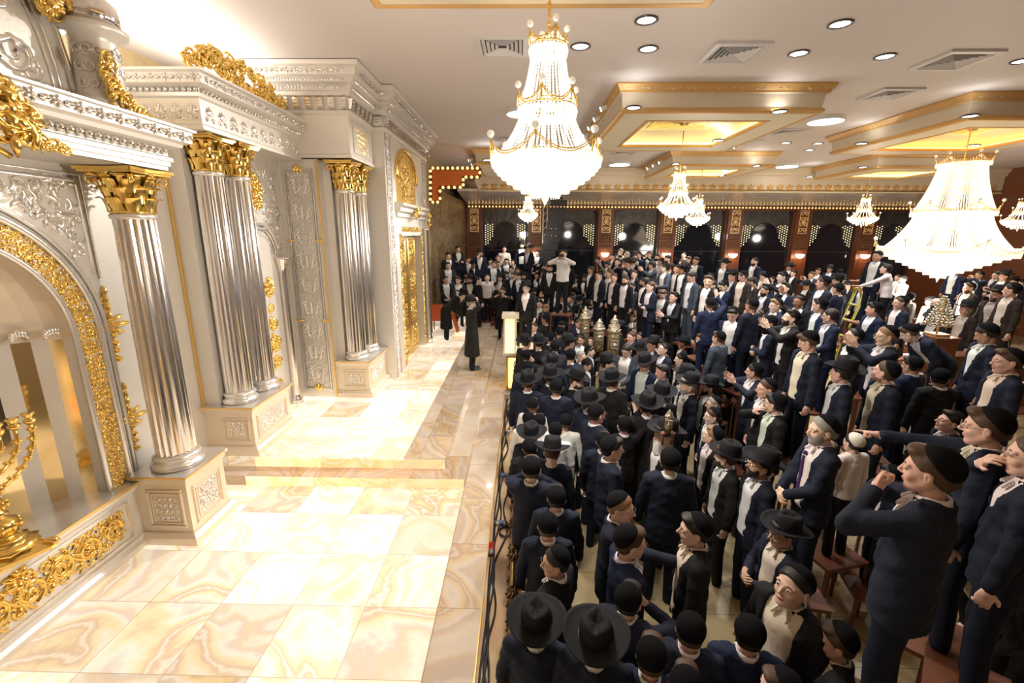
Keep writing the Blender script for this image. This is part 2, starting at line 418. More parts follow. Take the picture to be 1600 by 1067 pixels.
for k in range(len(pilx)):
    x0 = pilx[k] + PH; x1 = (pilx[k + 1] - PH) if k + 1 < len(pilx) else XR - .05
    y = YW + .38; r = empty('window_%d' % (k + 1), ((x0 + x1) / 2, y, ZF)); r['kind'] = 'structure'
    g = MB(); g.box(x0, y - .02, ZF, x1, y, ZT - .15); part(g, 'window_glass', GLASS, r)
    fr = MB(); fr.box(x0, y - .1, ZF, x0 + .08, y - .02, ZT); fr.box(x1 - .08, y - .1, ZF, x1, y - .02, ZT)
    fr.box(x0, y - .1, ZRAIL, x1, y - .021, ZRAIL + .04); fr.box(x0, y - .12, ZT - .2, x1, y - .021, ZT, 1)
    part(fr, 'window_frame', [FRM, WOOD], r)
    cx = (x0 + x1) / 2; R = (x1 - x0) * .25; zc = 3.80; ztop = ZT - .2
    sc = MB(); n = 16; vs = []; fs = []
    xa, xb = x0 + .08, x1 - .08
    pts_in = [(cx + R * cos(pi - pi * i / n), zc + R * .85 * sin(pi * i / n)) for i in range(n + 1)]
    pts_out = []
    for i in range(n + 1):
        a = pi - pi * i / n; t = min((xb - xa) / 2 / max(1e-3, abs(cos(a))), (ztop - zc) / max(1e-3, sin(a)))
        pts_out.append((cx + t * cos(a), zc + t * sin(a)))
    for (p, q) in zip(pts_in, pts_out): vs += [(p[0], y - .05, p[1]), (q[0], y - .05, q[1])]
    for i in range(n): fs.append((2 * i, 2 * i + 1, 2 * i + 3, 2 * i + 2))
    sc.add(vs, fs)
    sc.tube([(p[0], y - .055, p[1]) for p in pts_in], .03, 5)
    part(sc, 'arched_screen', SCRN, r)
    dm = MB()
    for sx in (-1, 1):
        for i in range(7):
            for j in range(9):
                px = cx + sx * ((x1 - x0) / 2 - .14 - i * .125); pz = 3.12 + j * .125 + (i % 2) * .062
                if (px - cx) ** 2 + max(0, pz - zc) ** 2 < (R + .06) ** 2 or i > 1 + j * .8: continue
                dm.add([(px - .034, y - .056, pz), (px, y - .056, pz - .038), (px + .034, y - .056, pz), (px, y - .056, pz + .038)], [(0, 1, 2, 3)])
    if dm.v: part(dm, 'screen_light', DOTM, r)['kind'] = 'stuff'
# gold mosaic wall between ark and far wall
MOS = bpy.data.materials.new('gold_mosaic'); MOS.use_nodes = True; nt = MOS.node_tree; b = nt.nodes['Principled BSDF']
b.inputs['Roughness'].default_value = .35; b.inputs['Metallic'].default_value = .45
tcn = nt.nodes.new('ShaderNodeTexCoord'); n1 = nt.nodes.new('ShaderNodeTexNoise'); n1.inputs['Scale'].default_value = 5; n1.inputs['Detail'].default_value = 8; n1.inputs['Roughness'].default_value = .75
nt.links.new(tcn.outputs['Object'], n1.inputs['Vector']); rp = nt.nodes.new('ShaderNodeValToRGB'); rp.color_ramp.elements[0].position = .38; rp.color_ramp.elements[1].position = .62
rp.color_ramp.elements[0].color = (.16, .10, .05, 1); rp.color_ramp.elements[1].color = (.62, .48, .28, 1)
nt.links.new(n1.outputs['Fac'], rp.inputs['Fac']); nt.links.new(rp.outputs['Color'], b.inputs['Base Color'])
w = MB(); pA = Vector((-3.40, 17.2, 0)); pB = Vector((pilx[0] - PH, YW + .1, 0)); d = (pB - pA).normalized(); nn = Vector((d.y, -d.x, 0))
w.hexa([(*(pA)[:2], ZF), (*(pB)[:2], ZF), (*(pB - nn * .2)[:2], ZF), (*(pA - nn * .2)[:2], ZF)], [(*(pA)[:2], ZT + .2), (*(pB)[:2], ZT + .2), (*(pB - nn * .2)[:2], ZT + .2), (*(pA - nn * .2)[:2], ZT + .2)])
struct(w, 'wall_far_left', MOS)
w = MB(); w.box(-3.7, 14.2, ZF, -3.40, 17.3, ZC); w.box(-3.7, 17.3, ZF, -3.5, YF, ZC); struct(w, 'wall_side', GOLDL)

# ---- gallery over the far rows: mirrored soffit, fascia with frieze, end panel with bulbs
MIRR = mat('mirror_ceiling', (.86, .80, .76), .22, .15, bump=('noise', .9, .5, .12))
YG = 21.2
gz0 = float(ony(1100, 300, YG)[2]); gz1 = ZC - .01
g = MB(); g.hexa([(-2.9, YG, gz0), (XR, YG, gz0), (XR, YW + .38, ZT), (-2.9, YW + .38, ZT)], [(-2.9, YG, gz0 + .1), (XR, YG, gz0 + .1), (XR, YW + .38, ZT+.1), (-2.9, YW + .38, ZT+.1)])
struct(g, 'mirror_soffit_ceiling', MIRR)
g = MB(); g.sweep([(-1.9, YG), (XR, YG)], [(-.02, gz0 - .02), (.03, gz0 - .02), (.05, gz0 + .03), (.0, gz0 + .05), (.0, gz0 + .14), (.02, gz1 - .32), (.10, gz1 - .28), (.13, gz1 - .18), (.22, gz1 - .1), (.25, gz1), (-.1, gz1), (-.1, gz0)])
struct(g, 'gallery_fascia_beam', COFF)
g = MB(); mp = plane_map((-1.85, YG - .012, gz0 + .11), (1, 0, 0), (0, 0, 1), (0, -1, 0))
nn_ = int((XR + 1.8) / .42)
for i in range(nn_):
    s = .2 + i * .42
    for a in (pi / 2, pi / 2 + .8, pi / 2 - .8): ridge(g, leaf(s, 0.03, a, .22, .045, 0, 5), mp, 1)
    ridge(g, [(s - .12, .02, .02), (s + .12, .02, .02)], mp, 1)
struct(g, 'gallery_fascia_trim', COFO)
g = MB(); g.box(-1.9, YG - .03, gz0 + .045, XR, YG - .001, gz0 + .075); struct(g, 'gallery_gold_trim', GOLDM)
# left return: orange panel framed by bulbs
ORNG = mat('orange_wood_panel', (.75, .20, .03), .35, var=(9, .4, (.6, .14, .02)), coat=.3)
r = empty('bulb_framed_panel', (-2.6, 16.7, 4.8), 'orange wood end panel of the gallery with frame of glowing bulbs', 'panel')
yy = 16.7
P = [ony(u, v, yy) for (u, v) in ((673, 263), (750, 263), (750, 277), (724, 277), (724, 293), (688, 293), (688, 316), (673, 316))]
b = MB(); vs = [(p[0], yy, p[2]) for p in P] + [(p[0], yy + .12, p[2]) for p in P]; n = len(P)
b.add(vs, [tuple(range(n)), tuple(reversed(range(n, 2 * n)))] + [(i, i + n, (i + 1) % n + n, (i + 1) % n) for i in range(n)]); part(b, 'wood_panel', ORNG, r)
bu = MB(); tr = MB()
for i in range(n):
    a, c_ = Vector(P[i]), Vector(P[(i + 1) % n]); L_ = (c_ - a).length; k = max(1, int(L_ / .17))
    tr.tube([tuple(a + Vector((0, -.01, 0))), tuple(c_ + Vector((0, -.01, 0)))], .06, 5)
    for j in range(k): 
        q = a.lerp(c_, (j + .5) / k); bu.ball((q.x, q.y - .06, q.z), .052, 6)
part(tr, 'bulb_frame', mat('brown_trim', (.2, .08, .03), .4), r)
part(bu, 'bulb', BULB, r)['kind'] = 'stuff'
# bulb row along the window head
bu = MB(); tr = MB(); tr.box(-2.9, YW - .08, ZT - .13, XR, YW + .1, ZT)
for i in range(131):
    bu.ball((-2.8 + i * .18, YW - .09, ZT - .06), .045, 5)
r = empty('bulb_rail', (0, YW, ZT), 'brown rail of small warm bulbs above all the windows', 'rail')
part(tr, 'rail_board', MATS['brown_trim'], r); part(bu, 'bulb', BULB, r)['kind'] = 'stuff'
# mirrored frieze/soffit moulding seen left of the big chandelier
g = MB(); g.sweep([(-2.9, YW), (-2.9, YG + 1.2), (-1.9, YG)], [(0, gz0), (.05, gz0), (.12, gz0 + .2), (.25, gz0 + .4), (.2, gz1), (0, gz1)]); struct(g, 'gallery_return_beam', COFF)
# ================================================================== ARK FACADE
def fluted_column(x, y, z0, z1, zc, r, label, group=None, capR=None):
    root = empty('fluted_column', (x, y, z0), label, 'column', group)
    n = 20
    def fl(a, z): return 1 - .075 * (0.5 + 0.5 * cos(a * n)) ** .6
    b = MB(); prof = [(r * 1.0, z0 + .16), (r, z0 + .17)]
    for k in range(9): t = k / 8; prof.append((r * (1 - .10 * t ** 1.5), z0 + .2 + (z1 - z0 - .26) * t))
    b.lathe((x, y, 0), prof, n * 6, 0, fl, smooth=False); part(b, 'shaft', SILVB, root)
    b = MB(); b.lathe((x, y, 0), [(r * 1.32, z0), (r * 1.36, z0 + .03), (r * 1.3, z0 + .06), (r * 1.16, z0 + .075), (r * 1.12, z0 + .10), (r * 1.2, z0 + .12), (r * 1.2, z0 + .14), (r * 1.05, z0 + .17), (r * .9, z0 + .172)], 32); part(b, 'column_base', SILVR, root)
    b = MB(); b.lathe((x, y, 0), [(r * .9, z1 - .06), (r * 1.0, z1 - .05), (r * 1.0, z1 - .01), (r * .9, z1)], 32); part(b, 'neck_ring', SILVR, root)
    # corinthian capital
    H = zc - z1; g = MB(); R = capR or r * .92
    g.lathe((x, y, 0), [(R * 1.04, z1), (R * 1.06, z1 + .02), (R * .95, z1 + .03), (R * .97, z1 + H * .5), (R * 1.2, z1 + H * .8), (R * 1.35, z1 + H * .86)], 20)
    for row, (zb, hh, rr, nn, off) in enumerate(((.03, .42, 1.0, 8, 0), (.22, .46, 1.03, 8, pi / 8), (.45, .40, 1.12, 8, 0))):
        for k in range(nn):
            a = 2 * pi * k / nn + off; ca, sa = cos(a), sin(a)
            cr = [];  wv = []
            for i in range(7):
                t = i / 6; out = R * rr + R * (.10 + .42 * t ** 3) ; zz = z1 + H * (zb + hh * (t if t < .85 else .85 - (t - .85) * .9))
                wd = R * .36 * (sin(pi * (.12 + .8 * t)) ** .6)
                for q in (-1, -.5, 0, .5, 1):
                    o_ = out - abs(q) * R * .10 + (R * .05 if abs(q) == .5 else 0)
                    cr.append((x + ca * o_ - sa * q * wd, y + sa * o_ + ca * q * wd, zz - abs(q) * H * .03 * (i % 2)))
            fs = [(i * 5 + j, i * 5 + j + 1, i * 5 + j + 6, i * 5 + j + 5) for i in range(6) for j in range(4)]
            g.add(cr, fs, 0, True)
    for k in range(4):
        a = pi / 4 + k * pi / 2; ca, sa = cos(a), sin(a); c0 = R * 1.62
        for sg in (-1, 1):
            pts = []
            for i in range(12):
                u = i / 11; q = u * 2.6 * pi; rr = R * .34 * (1 - u * .8)
                d = c0 - rr * cos(q) - R * .1; pts.append((x + ca * d - sa * sg * R * .08 * (1 - u), y + sa * d + ca * sg * R * .08 * (1 - u), z1 + H * .74 + rr * sin(q)))
            g.tube(pts, [R * .085 * (1 - .4 * i / 11) for i in range(12)], 5)
    for k in range(4):
        a = k * pi / 2; mpp = plane_map((x + cos(a) * R * 1.38, y + sin(a) * R * 1.38, z1 + H * .8), (-sin(a), cos(a), 0), (0, 0, 1), (cos(a), sin(a), 0)); rosette(g, 0, 0, R * .3, mpp, 6)
    A = R * 1.62
    ab = []
    for k in range(4):
        for t in range(6):
            u = -1 + 2 * t / 5 if True else 0; d = A * (1 - .16 * (1 - u * u)); a = k * pi / 2
            if abs(u) == 1: d = A * .97
            px, py = d, u * A * .93
            ab.append((x + px * cos(a) - py * sin(a), y + px * sin(a) + py * cos(a)))
    for (za, zb, sc) in ((.88, .93, .93), (.93, 1.0, 1.0)):
        n_ = len(ab); vs = [(x + (p[0] - x) * sc, y + (p[1] - y) * sc, z1 + H * za) for p in ab] + [(x + (p[0] - x) * sc, y + (p[1] - y) * sc, z1 + H * zb) for p in ab]
        g.add(vs, [tuple(reversed(range(n_))), tuple(range(n_, 2 * n_))] + [(i, (i + 1) % n_, (i + 1) % n_ + n_, i + n_) for i in range(n_)])
    part(g, 'gilt_capital', GOLD, root)
    return root

def pedestal(x0, y0, x1, y1, z0, z1, label, panels, seed=1):
    root = empty('column_pedestal', ((x0 + x1) / 2, (y0 + y1) / 2, z0), label, 'pedestal', 'silver pedestals of the ark columns')
    b = MB(); b.box(x0, y0, z0, x1, y1, z1 - .03); b.sweep([(x0 - .0, y0), (x1, y0), (x1, y1), (x0, y1)], [(0, z0), (.07, z0), (.07, z0 + .09), (.03, z0 + .13), (0, z0 + .14)], 0)
    b.sweep([(x0, y0), (x1, y0), (x1, y1), (x0, y1)], [(0, z1 - .12), (.02, z1 - .11), (.03, z1 - .05), (.05, z1 - .045), (.05, z1 - .025), (0, z1 - .025)], 0)
    part(b, 'block', WARMS, root)
    t = MB(); t.box(x0, y0 - .05, z1 - .025, x1 + .05, y1 + .05, z1); part(t, 'top_slab', SILVR, root)
    gl = MB(); gl.sweep([(x0, y0), (x1, y0), (x1, y1)], [(.052, z1 - .022), (.058, z1 - .022), (.058, z1 - .002), (.052, z1 - .002)]); part(gl, 'gold_edge', GOLDM, root)
    for k, (face, a, bb) in enumerate(panels):
        if face == 'y': W = bb - a; mp = plane_map((a, y0 - .001, z0 + .2), (1, 0, 0), (0, 0, 1), (0, -1, 0))
        else: W = bb - a; mp = plane_map((x1 + .001, a, z0 + .2), (0, 1, 0), (0, 0, 1), (1, 0, 0))
        Hh = z1 - z0 - .38
        fr = MB(); frame_rect(fr, W, Hh, mp, .035, .5); frame_rect(fr, W - .1, Hh - .1, (lambda s, t, h, mp=mp: mp(s + .05, t + .05, h)), .018, .6); part(fr, 'panel_frame', WARMS, root)
        fg = MB(); mp2 = (lambda s, t, h, mp=mp: mp(s + .085, t + .085, h)); filigree(fg, W - .17, Hh - .17, mp2, .085, .16, 1.1, 0, seed + k); part(fg, 'silver_filigree', SILVR, root)
    return root

pedestal(-4.5, 4.62, -3.87, 5.28, ZL, 1.0, 'silver pedestal with two filigree panels under the nearest single fluted column', [('y', -4.36, -3.93), ('x', 4.70, 5.20)], 3)
pedestal(-5.2, 6.26, -4.03, 7.35, ZU, 1.19, 'wide silver pedestal beside the onyx steps under the middle column pair', [('y', -4.50, -4.08), ('x', 6.36, 7.25)], 5)
pedestal(-3.76, 8.79, -3.10, 10.0, ZU, 1.19, 'silver pedestal of the far column pair on the upper stage', [('y', -3.64, -3.16), ('x', 8.9, 9.85)], 8)
fluted_column(-4.15, 4.92, 1.0, 3.92, 4.37, .205, 'single silver fluted column with gilt capital right of the menorah niche')
fluted_column(-4.35, 6.54, 1.19, 4.54, 5.0, .19, 'nearer silver fluted column of the middle pair', 'paired columns')
fluted_column(-4.30, 7.12, 1.19, 4.54, 5.0, .178, 'farther silver fluted column of the middle pair', 'paired columns')
fluted_column(-3.40, 9.02, 1.19, 4.52, 5.04, .185, 'nearer silver fluted column of the pair by the inscription panel', 'paired columns')
fluted_column(-3.36, 9.62, 1.19, 4.52, 5.04, .18, 'farther silver fluted column of the pair by the inscription panel', 'paired columns')

# ---------------- walls of the ark
aw = empty('ark_wall', (-4.55, 3.35, ZL), 'pale silver ark wall around the tall arched niche of the menorah', 'wall panel')
X0, yc, zs, R1, R2 = -4.55, 3.33, 2.67, 1.06, 1.30
b = MB(); n = 24
inn = [(yc + R1, .92)] + [(yc + R1 * cos(pi * i / n), zs + R1 * sin(pi * i / n)) for i in range(n + 1)] + [(yc - R1, .92)]
ya, yb_, zt = -1.5, 5.16, 4.40
out = [(yb_, .92)]
for i in range(n + 1):
    a = pi * i / n; cx_, sx_ = cos(a), sin(a)
    t = min(((yb_ - yc) if cx_ > 0 else (yc - ya)) / max(1e-3, abs(cx_)), (zt - zs) / max(1e-3, sx_)); out.append((yc + t * cx_, zs + t * sx_))
out.append((ya, .92))
vs = []
for p, q in zip(inn, out): vs += [(X0, p[0], p[1]), (X0, q[0], q[1])]
k = len(inn); b.add(vs, [(2 * i, 2 * i + 1, 2 * i + 3, 2 * i + 2) for i in range(k - 1)])
# corner fill of the top
for (yy, i0) in ((yb_, None), (ya, None)):
    near = [q for q in out if abs(q[1] - zt) < 1e-6]; side = [q for q in out if abs(q[0] - yy) < 1e-6]
    if near and side:
        s_ = max(side, key=lambda q: q[1]); t_ = min(near, key=lambda q: abs(q[0] - yy)); b.add([(X0, s_[0], s_[1]), (X0, yy, zt), (X0, t_[0], t_[1])], [(0, 1, 2)])
b.box(X0 - .05, yb_ - .01, ZL, X0, yb_, zt); b.box(X0 - .9, yb_ - .005, ZL, X0, yb_ + .05, ZC - 1.4)
part(b, 'wall_face', SILVER, aw)
# mouldings following the arch
def arch_map(X, yc, zs, zb, R):
    """s along the arch: up the right jamb, round the arch, down the left; t radial outwards"""
    L1 = zs - zb; L2 = pi * R
    def mp(s, t, h):
        if s < L1: return (X + h, yc + R + t, zb + s)
        if s < L1 + L2:
            a = (s - L1) / R; return (X + h, yc + (R + t) * cos(a), zs + (R + t) * sin(a))
        return (X + h, yc - R - t, zs - (s - L1 - L2))
    return mp, 2 * L1 + L2
mpa, LA = arch_map(X0, yc, zs, .93, R1)
mo = MB()
for (t0, w_) in ((.0, .03), (.275, .035), (.36, .02)):
    pts = []; 
    for i in range(80):
        s = LA * i / 79; pts.append(mpa(s, t0, .02))
    mo.tube(pts, w_, 6)
part(mo, 'arch_moulding', SILVR, aw)
gb = MB(); vine(gb, LA * .62, .24, lambda s, t, h: mpa(s, t + .02, h), .17, .16, 1.3, 0, random.Random(4), 3, True); filigree(gb, LA * .62, .23, lambda s, t, h: mpa(s, t + .025, h), .085, .2, 1.5, 0, 5); part(gb, 'gilt_scroll_band', GOLD, aw)
# spandrel relief + frame
sp = MB(); rnd = random.Random(9)
frame = MB(); frame.tube([(X0 + .01, 4.74, 3.30), (X0 + .01, 4.74, 4.24), (X0 + .01, 3.0, 4.24)], .022, 6); frame.tube([(X0 + .01, 4.80, 3.25), (X0 + .01, 4.80, 4.30), (X0 + .01, 3.0, 4.30)], .012, 6)
part(frame, 'spandrel_frame', SILVR, aw)
mpw = plane_map((X0, 0, 0), (0, 1, 0), (0, 0, 1), (1, 0, 0))
for q in range(260):
    s, t = rnd.uniform(3.0, 4.68), rnd.uniform(3.2, 4.20)
    if (s - yc) ** 2 + (t - zs) ** 2 < 1.53 ** 2: continue
    ridge(sp, spiral(s, t, .055, rnd.uniform(0, 6.3), 1.3, .24, rnd.choice((-1, 1)), 11), mpw, 1); ridge(sp, leaf(s, t, rnd.uniform(0, 6.3), .12, .026, 1.2, 6), mpw, 1)
part(sp, 'spandrel_relief', SILVR, aw)
# gilt side sprays on the jamb
for zc_ in (2.72, 1.62):
    g = MB(); yo = yc + R1 + .40
    rosette(g, yo, zc_, .09, mpw, 7, 0, 1.4)
    for sg in (-1, 1):
        for q in range(4):
            ridge(g, spiral(yo + .03 * (q % 2), zc_ + sg * (.1 + .09 * q), .055 - .006 * q, sg, 1.2, .3, sg, 10), mpw, 1.4)
            ridge(g, leaf(yo, zc_ + sg * (.06 + .09 * q), sg * 1.0, .12, .026, .4, 6), mpw, 1.6)
    ridge(g, leaf(yo + .04, zc_, 0, .24, .03, 0, 7), mpw, 1.6); ridge(g, leaf(yo + .04, zc_ + .05, .35, .16, .025, 0, 7), mpw, 1.6); ridge(g, leaf(yo + .04, zc_ - .05, -.35, .16, .025, 0, 7), mpw, 1.6)
    part(g, 'gilt_spray', GOLD, aw)
# niche interior: half-cylinder with alternating stripes and a shell head
ni = MB(); ns = 18; D = .62
rows = [(.92 + (zs - .92) * k / 3, 1, 1) for k in range(4)]
def nich(a, z): return (X0 - D * sin(a), yc + R1 * cos(a), z)
for i in range(ns):
    a0, a1 = pi * i / ns, pi * (i + 1) / ns
    ni.add([nich(a0, .92), nich(a1, .92), nich(a1, zs), nich(a0, zs)], [(0, 1, 2, 3)], i % 2, False)
for j in range(8):
    e0, e1 = pi / 2 * j / 8, pi / 2 * (j + 1) / 8
    for i in range(ns):
        a0, a1 = pi * i / ns, pi * (i + 1) / ns
        def dm(a, e): return (X0 - D * sin(a) * cos(e), yc + R1 * cos(a) * cos(e), zs + R1 * sin(e))
        ni.add([dm(a0, e0), dm(a1, e0), dm(a1, e1), dm(a0, e1)], [(0, 1, 2, 3)], 2, True)
part(ni, 'niche_lining', [SILVER, mat('mirror_gold', (.93, .74, .42), .1, .95), WARMS], aw)
fl = MB(); vs = [(X0, yc - R1, .933), (X0, yc + R1, .933)] + [(X0 - D * sin(pi * i / ns), yc + R1 * cos(pi * i / ns), .933) for i in range(1, ns)]
fl.add(vs, [tuple(range(len(vs)))]); fl.box(X0-.01, -1.5, .916, X0 + .16, 4.62, .932); part(fl, 'niche_shelf', SILVR, aw)
sh = MB()
for i in range(1, ns, 2):
    a = pi * (i + .5) / ns; c_ = nich(a, zs + .02); c_ = (c_[0] + .05 * sin(a), c_[1] - .05 * cos(a), c_[2])
    for q in range(7):
        u = (q - 3) * .4; sh.ball((c_[0] + .02, c_[1] + .055 * sin(u) * 1.4, c_[2] + .03 + .05 * cos(u)), .035, 6, 0, (.7, .6, 1.2))
part(sh, 'silver_shell', SILVR, aw)

# ---------------- parapet below the niche
pr = empty('niche_parapet', (-4.5, 3.0, ZL), 'low silver parapet with long gold scroll panel below the menorah niche', 'parapet')
b = MB(); b.box(-4.56, -1.5, ZL, -4.47, 4.62, .90); b.box(-4.54, -1.5, .86, -4.41, 4.62, .915)
b.sweep([(-4.47, -1.5), (-4.47, 4.62)], [(0, ZL), (.06, ZL), (.06, ZL + .06), (.03, ZL + .09), (.02, ZL + .13), (0, ZL + .13)])
b.sweep([(-4.47, -1.5), (-4.47, 4.62)], [(0, .80), (.03, .82), (.05, .88), (.0, .90)])
part(b, 'wall_block', SILVER, pr)
e = MB(); e.box(-4.405, -1.5, .905, -4.385, 4.62, .93); part(e, 'gold_edge', GOLDM, pr)
mp = plane_map((-4.469, 1.7, .29), (0, 1, 0), (0, 0, 1), (1, 0, 0))
fr = MB(); frame_rect(fr, 2.78, .48, mp, .03, .6); part(fr, 'panel_frame', SILVR, pr)
g = MB(); vine(g, 2.60, .36, lambda s, t, h: mp(s + .09, t + .06, h), .30, .17, 1.5, 0, random.Random(3), 4, True)
filigree(g, 2.60, .36, lambda s, t, h: mp(s + .09, t + .06, h), .13, .16, 1.3, 0, 9)
for q in range(3): rosette(g, 1.62, .44 - .02 * q, .13 - .03 * q, mp, 7, 0, 2)
part(g, 'gilt_scrollwork', GOLD, pr)

# ---------------- menorah
def menorah():
    cx, cy, z0 = -4.52, 3.36, .93
    r = empty('menorah', (cx, cy, z0), 'large ornate gold menorah standing on the shelf of the arched niche', 'menorah')
    g = MB()
    # tripod foot with concave sides
    pts = []
    for k in range(3):
        a = 2 * pi * k / 3 + .5
        pts += [(.30 * cos(a - .16), .30 * sin(a - .16)), (.32 * cos(a), .32 * sin(a)), (.30 * cos(a + .16), .30 * sin(a + .16))]
        for t in (.3, .5, .7):
            aa = a + 2 * pi / 3 * t; rr = .30 - .42 * t * (1 - t) * 1.6 * .55; pts.append((rr * cos(aa), rr * sin(aa)))
    n = len(pts)
    for (za, zb, s1, s2) in ((0, .03, 1, 1), (.03, .09, .97, .62)):
        g.add([(cx + p[0] * s1, cy + p[1] * s1, z0 + za) for p in pts] + [(cx + p[0] * s2, cy + p[1] * s2, z0 + zb) for p in pts],
              [tuple(reversed(range(n))), tuple(range(n, 2 * n))] + [(i, (i + 1) % n, (i + 1) % n + n, i + n) for i in range(n)])
    for k in range(3):
        a = 2 * pi * k / 3 + .5
        g.tube([(cx + .33 * cos(a) * t, cy + .33 * sin(a) * t, z0 + .03 + .07 * (1 - t) + .03 * sin(t * 9)) for t in (1.02, .95, .85, .75, .65)], [.02, .035, .03, .03, .02], 6)
        g.ball((cx + .31 * cos(a), cy + .31 * sin(a), z0 + .05), .035, 8)
    part(g, 'foot', GOLD, r)
    s = MB()
    s.lathe((cx, cy, z0), [(.2, .08), (.21, .11), (.16, .13), (.13, .15), (.15, .17), (.10, .19), (.06, .2), (.09, .23), (.115, .28), (.12, .31), (.10, .35), (.05, .38), (.035, .40), (.07, .42), (.035, .44), (.03, .47), (.06, .50), (.07, .53), (.03, .57), (.028, .60), (.055, .63), (.028, .67), (.025, .72), (.05, .76), (.025, .8), (.02, 1.10)], 20, fn=lambda a, z: 1 + .06 * cos(a * 10) * (1 if z < .36 else .4))
    for zz, rr, nn in ((.3, .12, 10), (.5, .07, 8), (.63, .06, 8)):
        for k in range(nn):
            a = 2 * pi * k / nn; s.ball((cx + rr * cos(a), cy + rr * sin(a), z0 + zz), .022, 6, 0, (.8, .8, 2))
    part(s, 'stem', GOLD, r)
    def knops(mb, path, step):
        acc = 0
        for i in range(1, len(path)):
            a, b_ = Vector(path[i - 1]), Vector(path[i]); acc += (b_ - a).length
            if acc > step:
                acc = 0; mb.ball(tuple(b_), .030, 8, 0, (1, 1, .7))
                for q in range(6):
                    t = 2 * pi * q / 6; mb.ball((b_.x + .028 * cos(t), b_.y + .028 * sin(t), b_.z + .014), .013, 5)
    for k, R in enumerate((.16, .29, .42)):
        for sg in (-1, 1):
            b_ = MB(); pts = []
            for i in range(15):
                a = pi / 2 * i / 14; pts.append((cx, cy + sg * R * sin(a), z0 + 1.02 - R * .95 * cos(a) - .0))
            pts.append((cx, cy + sg * R, z0 + 1.10)); b_.tube(pts, .017, 7); knops(b_, pts, .075)
            c_ = pts[-1]; b_.lathe((c_[0], c_[1], c_[2]), [(.016, -.03), (.045, .0), (.05, .02), (.03, .03), (.026, .05), (.05, .075), (.052, .085), (.02, .085)], 12, fn=lambda a, z: 1 + .12 * cos(a * 8))
            part(b_, 'branch', GOLD, r)
    b_ = MB(); b_.lathe((cx, cy, z0 + 1.10), [(.016, -.03), (.045, .0), (.05, .02), (.03, .03), (.026, .05), (.05, .075), (.052, .085), (.02, .085)], 12); part(b_, 'centre_cup', GOLD, r)
menorah()

# ---------------- entablature over the near bay
def band_leaves(mb, o, sd, nd, L, z0, z1, pitch, mi=0, kind='egg', hk=1.3):
    mp = plane_map((o[0], o[1], 0), sd, (0, 0, 1), nd); n = max(1, int(L / pitch)); p = L / n; H = z1 - z0
    for i in range(n):
        s = (i + .5) * p
        if kind == 'egg': ridge(mb, [(s, z0 + H * .08, p * .08), (s, z0 + H * .3, p * .28), (s, z0 + H * .6, p * .32), (s, z0 + H * .95, p * .16)], mp, hk, mi)
        elif kind == 'ros': 
            rosette(mb, s, (z0 + z1) / 2, min(p, H) * .5, mp, 5, mi, hk)
            ridge(mb, [(s + p * .30, z0 + H * .5, H * .1), (s + p * .5, z0 + H * .5, H * .28), (s + p * .70, z0 + H * .5, H * .1)], mp, hk, mi)
        elif kind == 'palm':
            for a in (0, .45, -.45, .9, -.9): ridge(mb, leaf(s, z0 + H * .35, pi / 2 + a, H * .5 * (1 - .25 * abs(a)), H * .07, 0, 5), mp, hk, mi)
            ridge(mb, spiral(s - p * .25, z0 + H * .2, H * .13, 0, 1.2, .3, 1, 9), mp, hk, mi); ridge(mb, spiral(s + p * .25, z0 + H * .2, H * .13, pi, 1.2, .3, -1, 9), mp, hk, mi)
        elif kind == 'console':
            q = mp; w = p * .28
            mb.hexa([q(s - w, z0, 0), q(s + w, z0, 0), q(s + w, z0, .05), q(s - w, z0, .05)], [q(s - w, z1, 0), q(s + w, z1, 0), q(s + w, z1, H * .5), q(s - w, z1, H * .5)], mi)
            for j in range(3): ridge(mb, [(s - w * .8, z0 + H * (.2 + .28 * j), .008), (s, z0 + H * (.26 + .28 * j), H * .1), (s + w * .8, z0 + H * (.2 + .28 * j), .008)], lambda a_, b2, h, q=q, j=j: q(a_, b2, h + .05 + (H * .5 - .05) * (.25 + .3 * j)), 1, mi)
e1 = empty('entablature', (-4.1, 3.0, 4.38), 'nearest silver entablature with rosette band above the menorah niche', 'entablature')
b = MB(); b.box(-4.75, -1.5, 4.38, -3.86, 5.10, 4.50)
b.sweep([(-3.86, -1.5), (-3.86, 5.10), (-4.75, 5.10)], [(-.02, 4.38), (.02, 4.38), (.02, 4.42), (.04, 4.425), (.04, 4.47), (.06, 4.475), (.06, 4.51), (.03, 4.53), (.03, 4.60), (.13, 4.625), (.14, 4.66), (.20, 4.68), (.21, 4.79), (.24, 4.80), (.24, 4.82), (-.6, 4.84)])
part(b, 'moulding', SILVER, e1)
g = MB(); band_leaves(g, (-3.82, 1.0, 0), (0, 1, 0), (1, 0, 0), 4.1, 4.53, 4.62, .085, 0, 'egg', 1.8); band_leaves(g, (-3.65, 1.0, 0), (0, 1, 0), (1, 0, 0), 4.25, 4.68, 4.79, .19, 0, 'ros', 1.3)
part(g, 'relief_pattern', SILVB, e1)
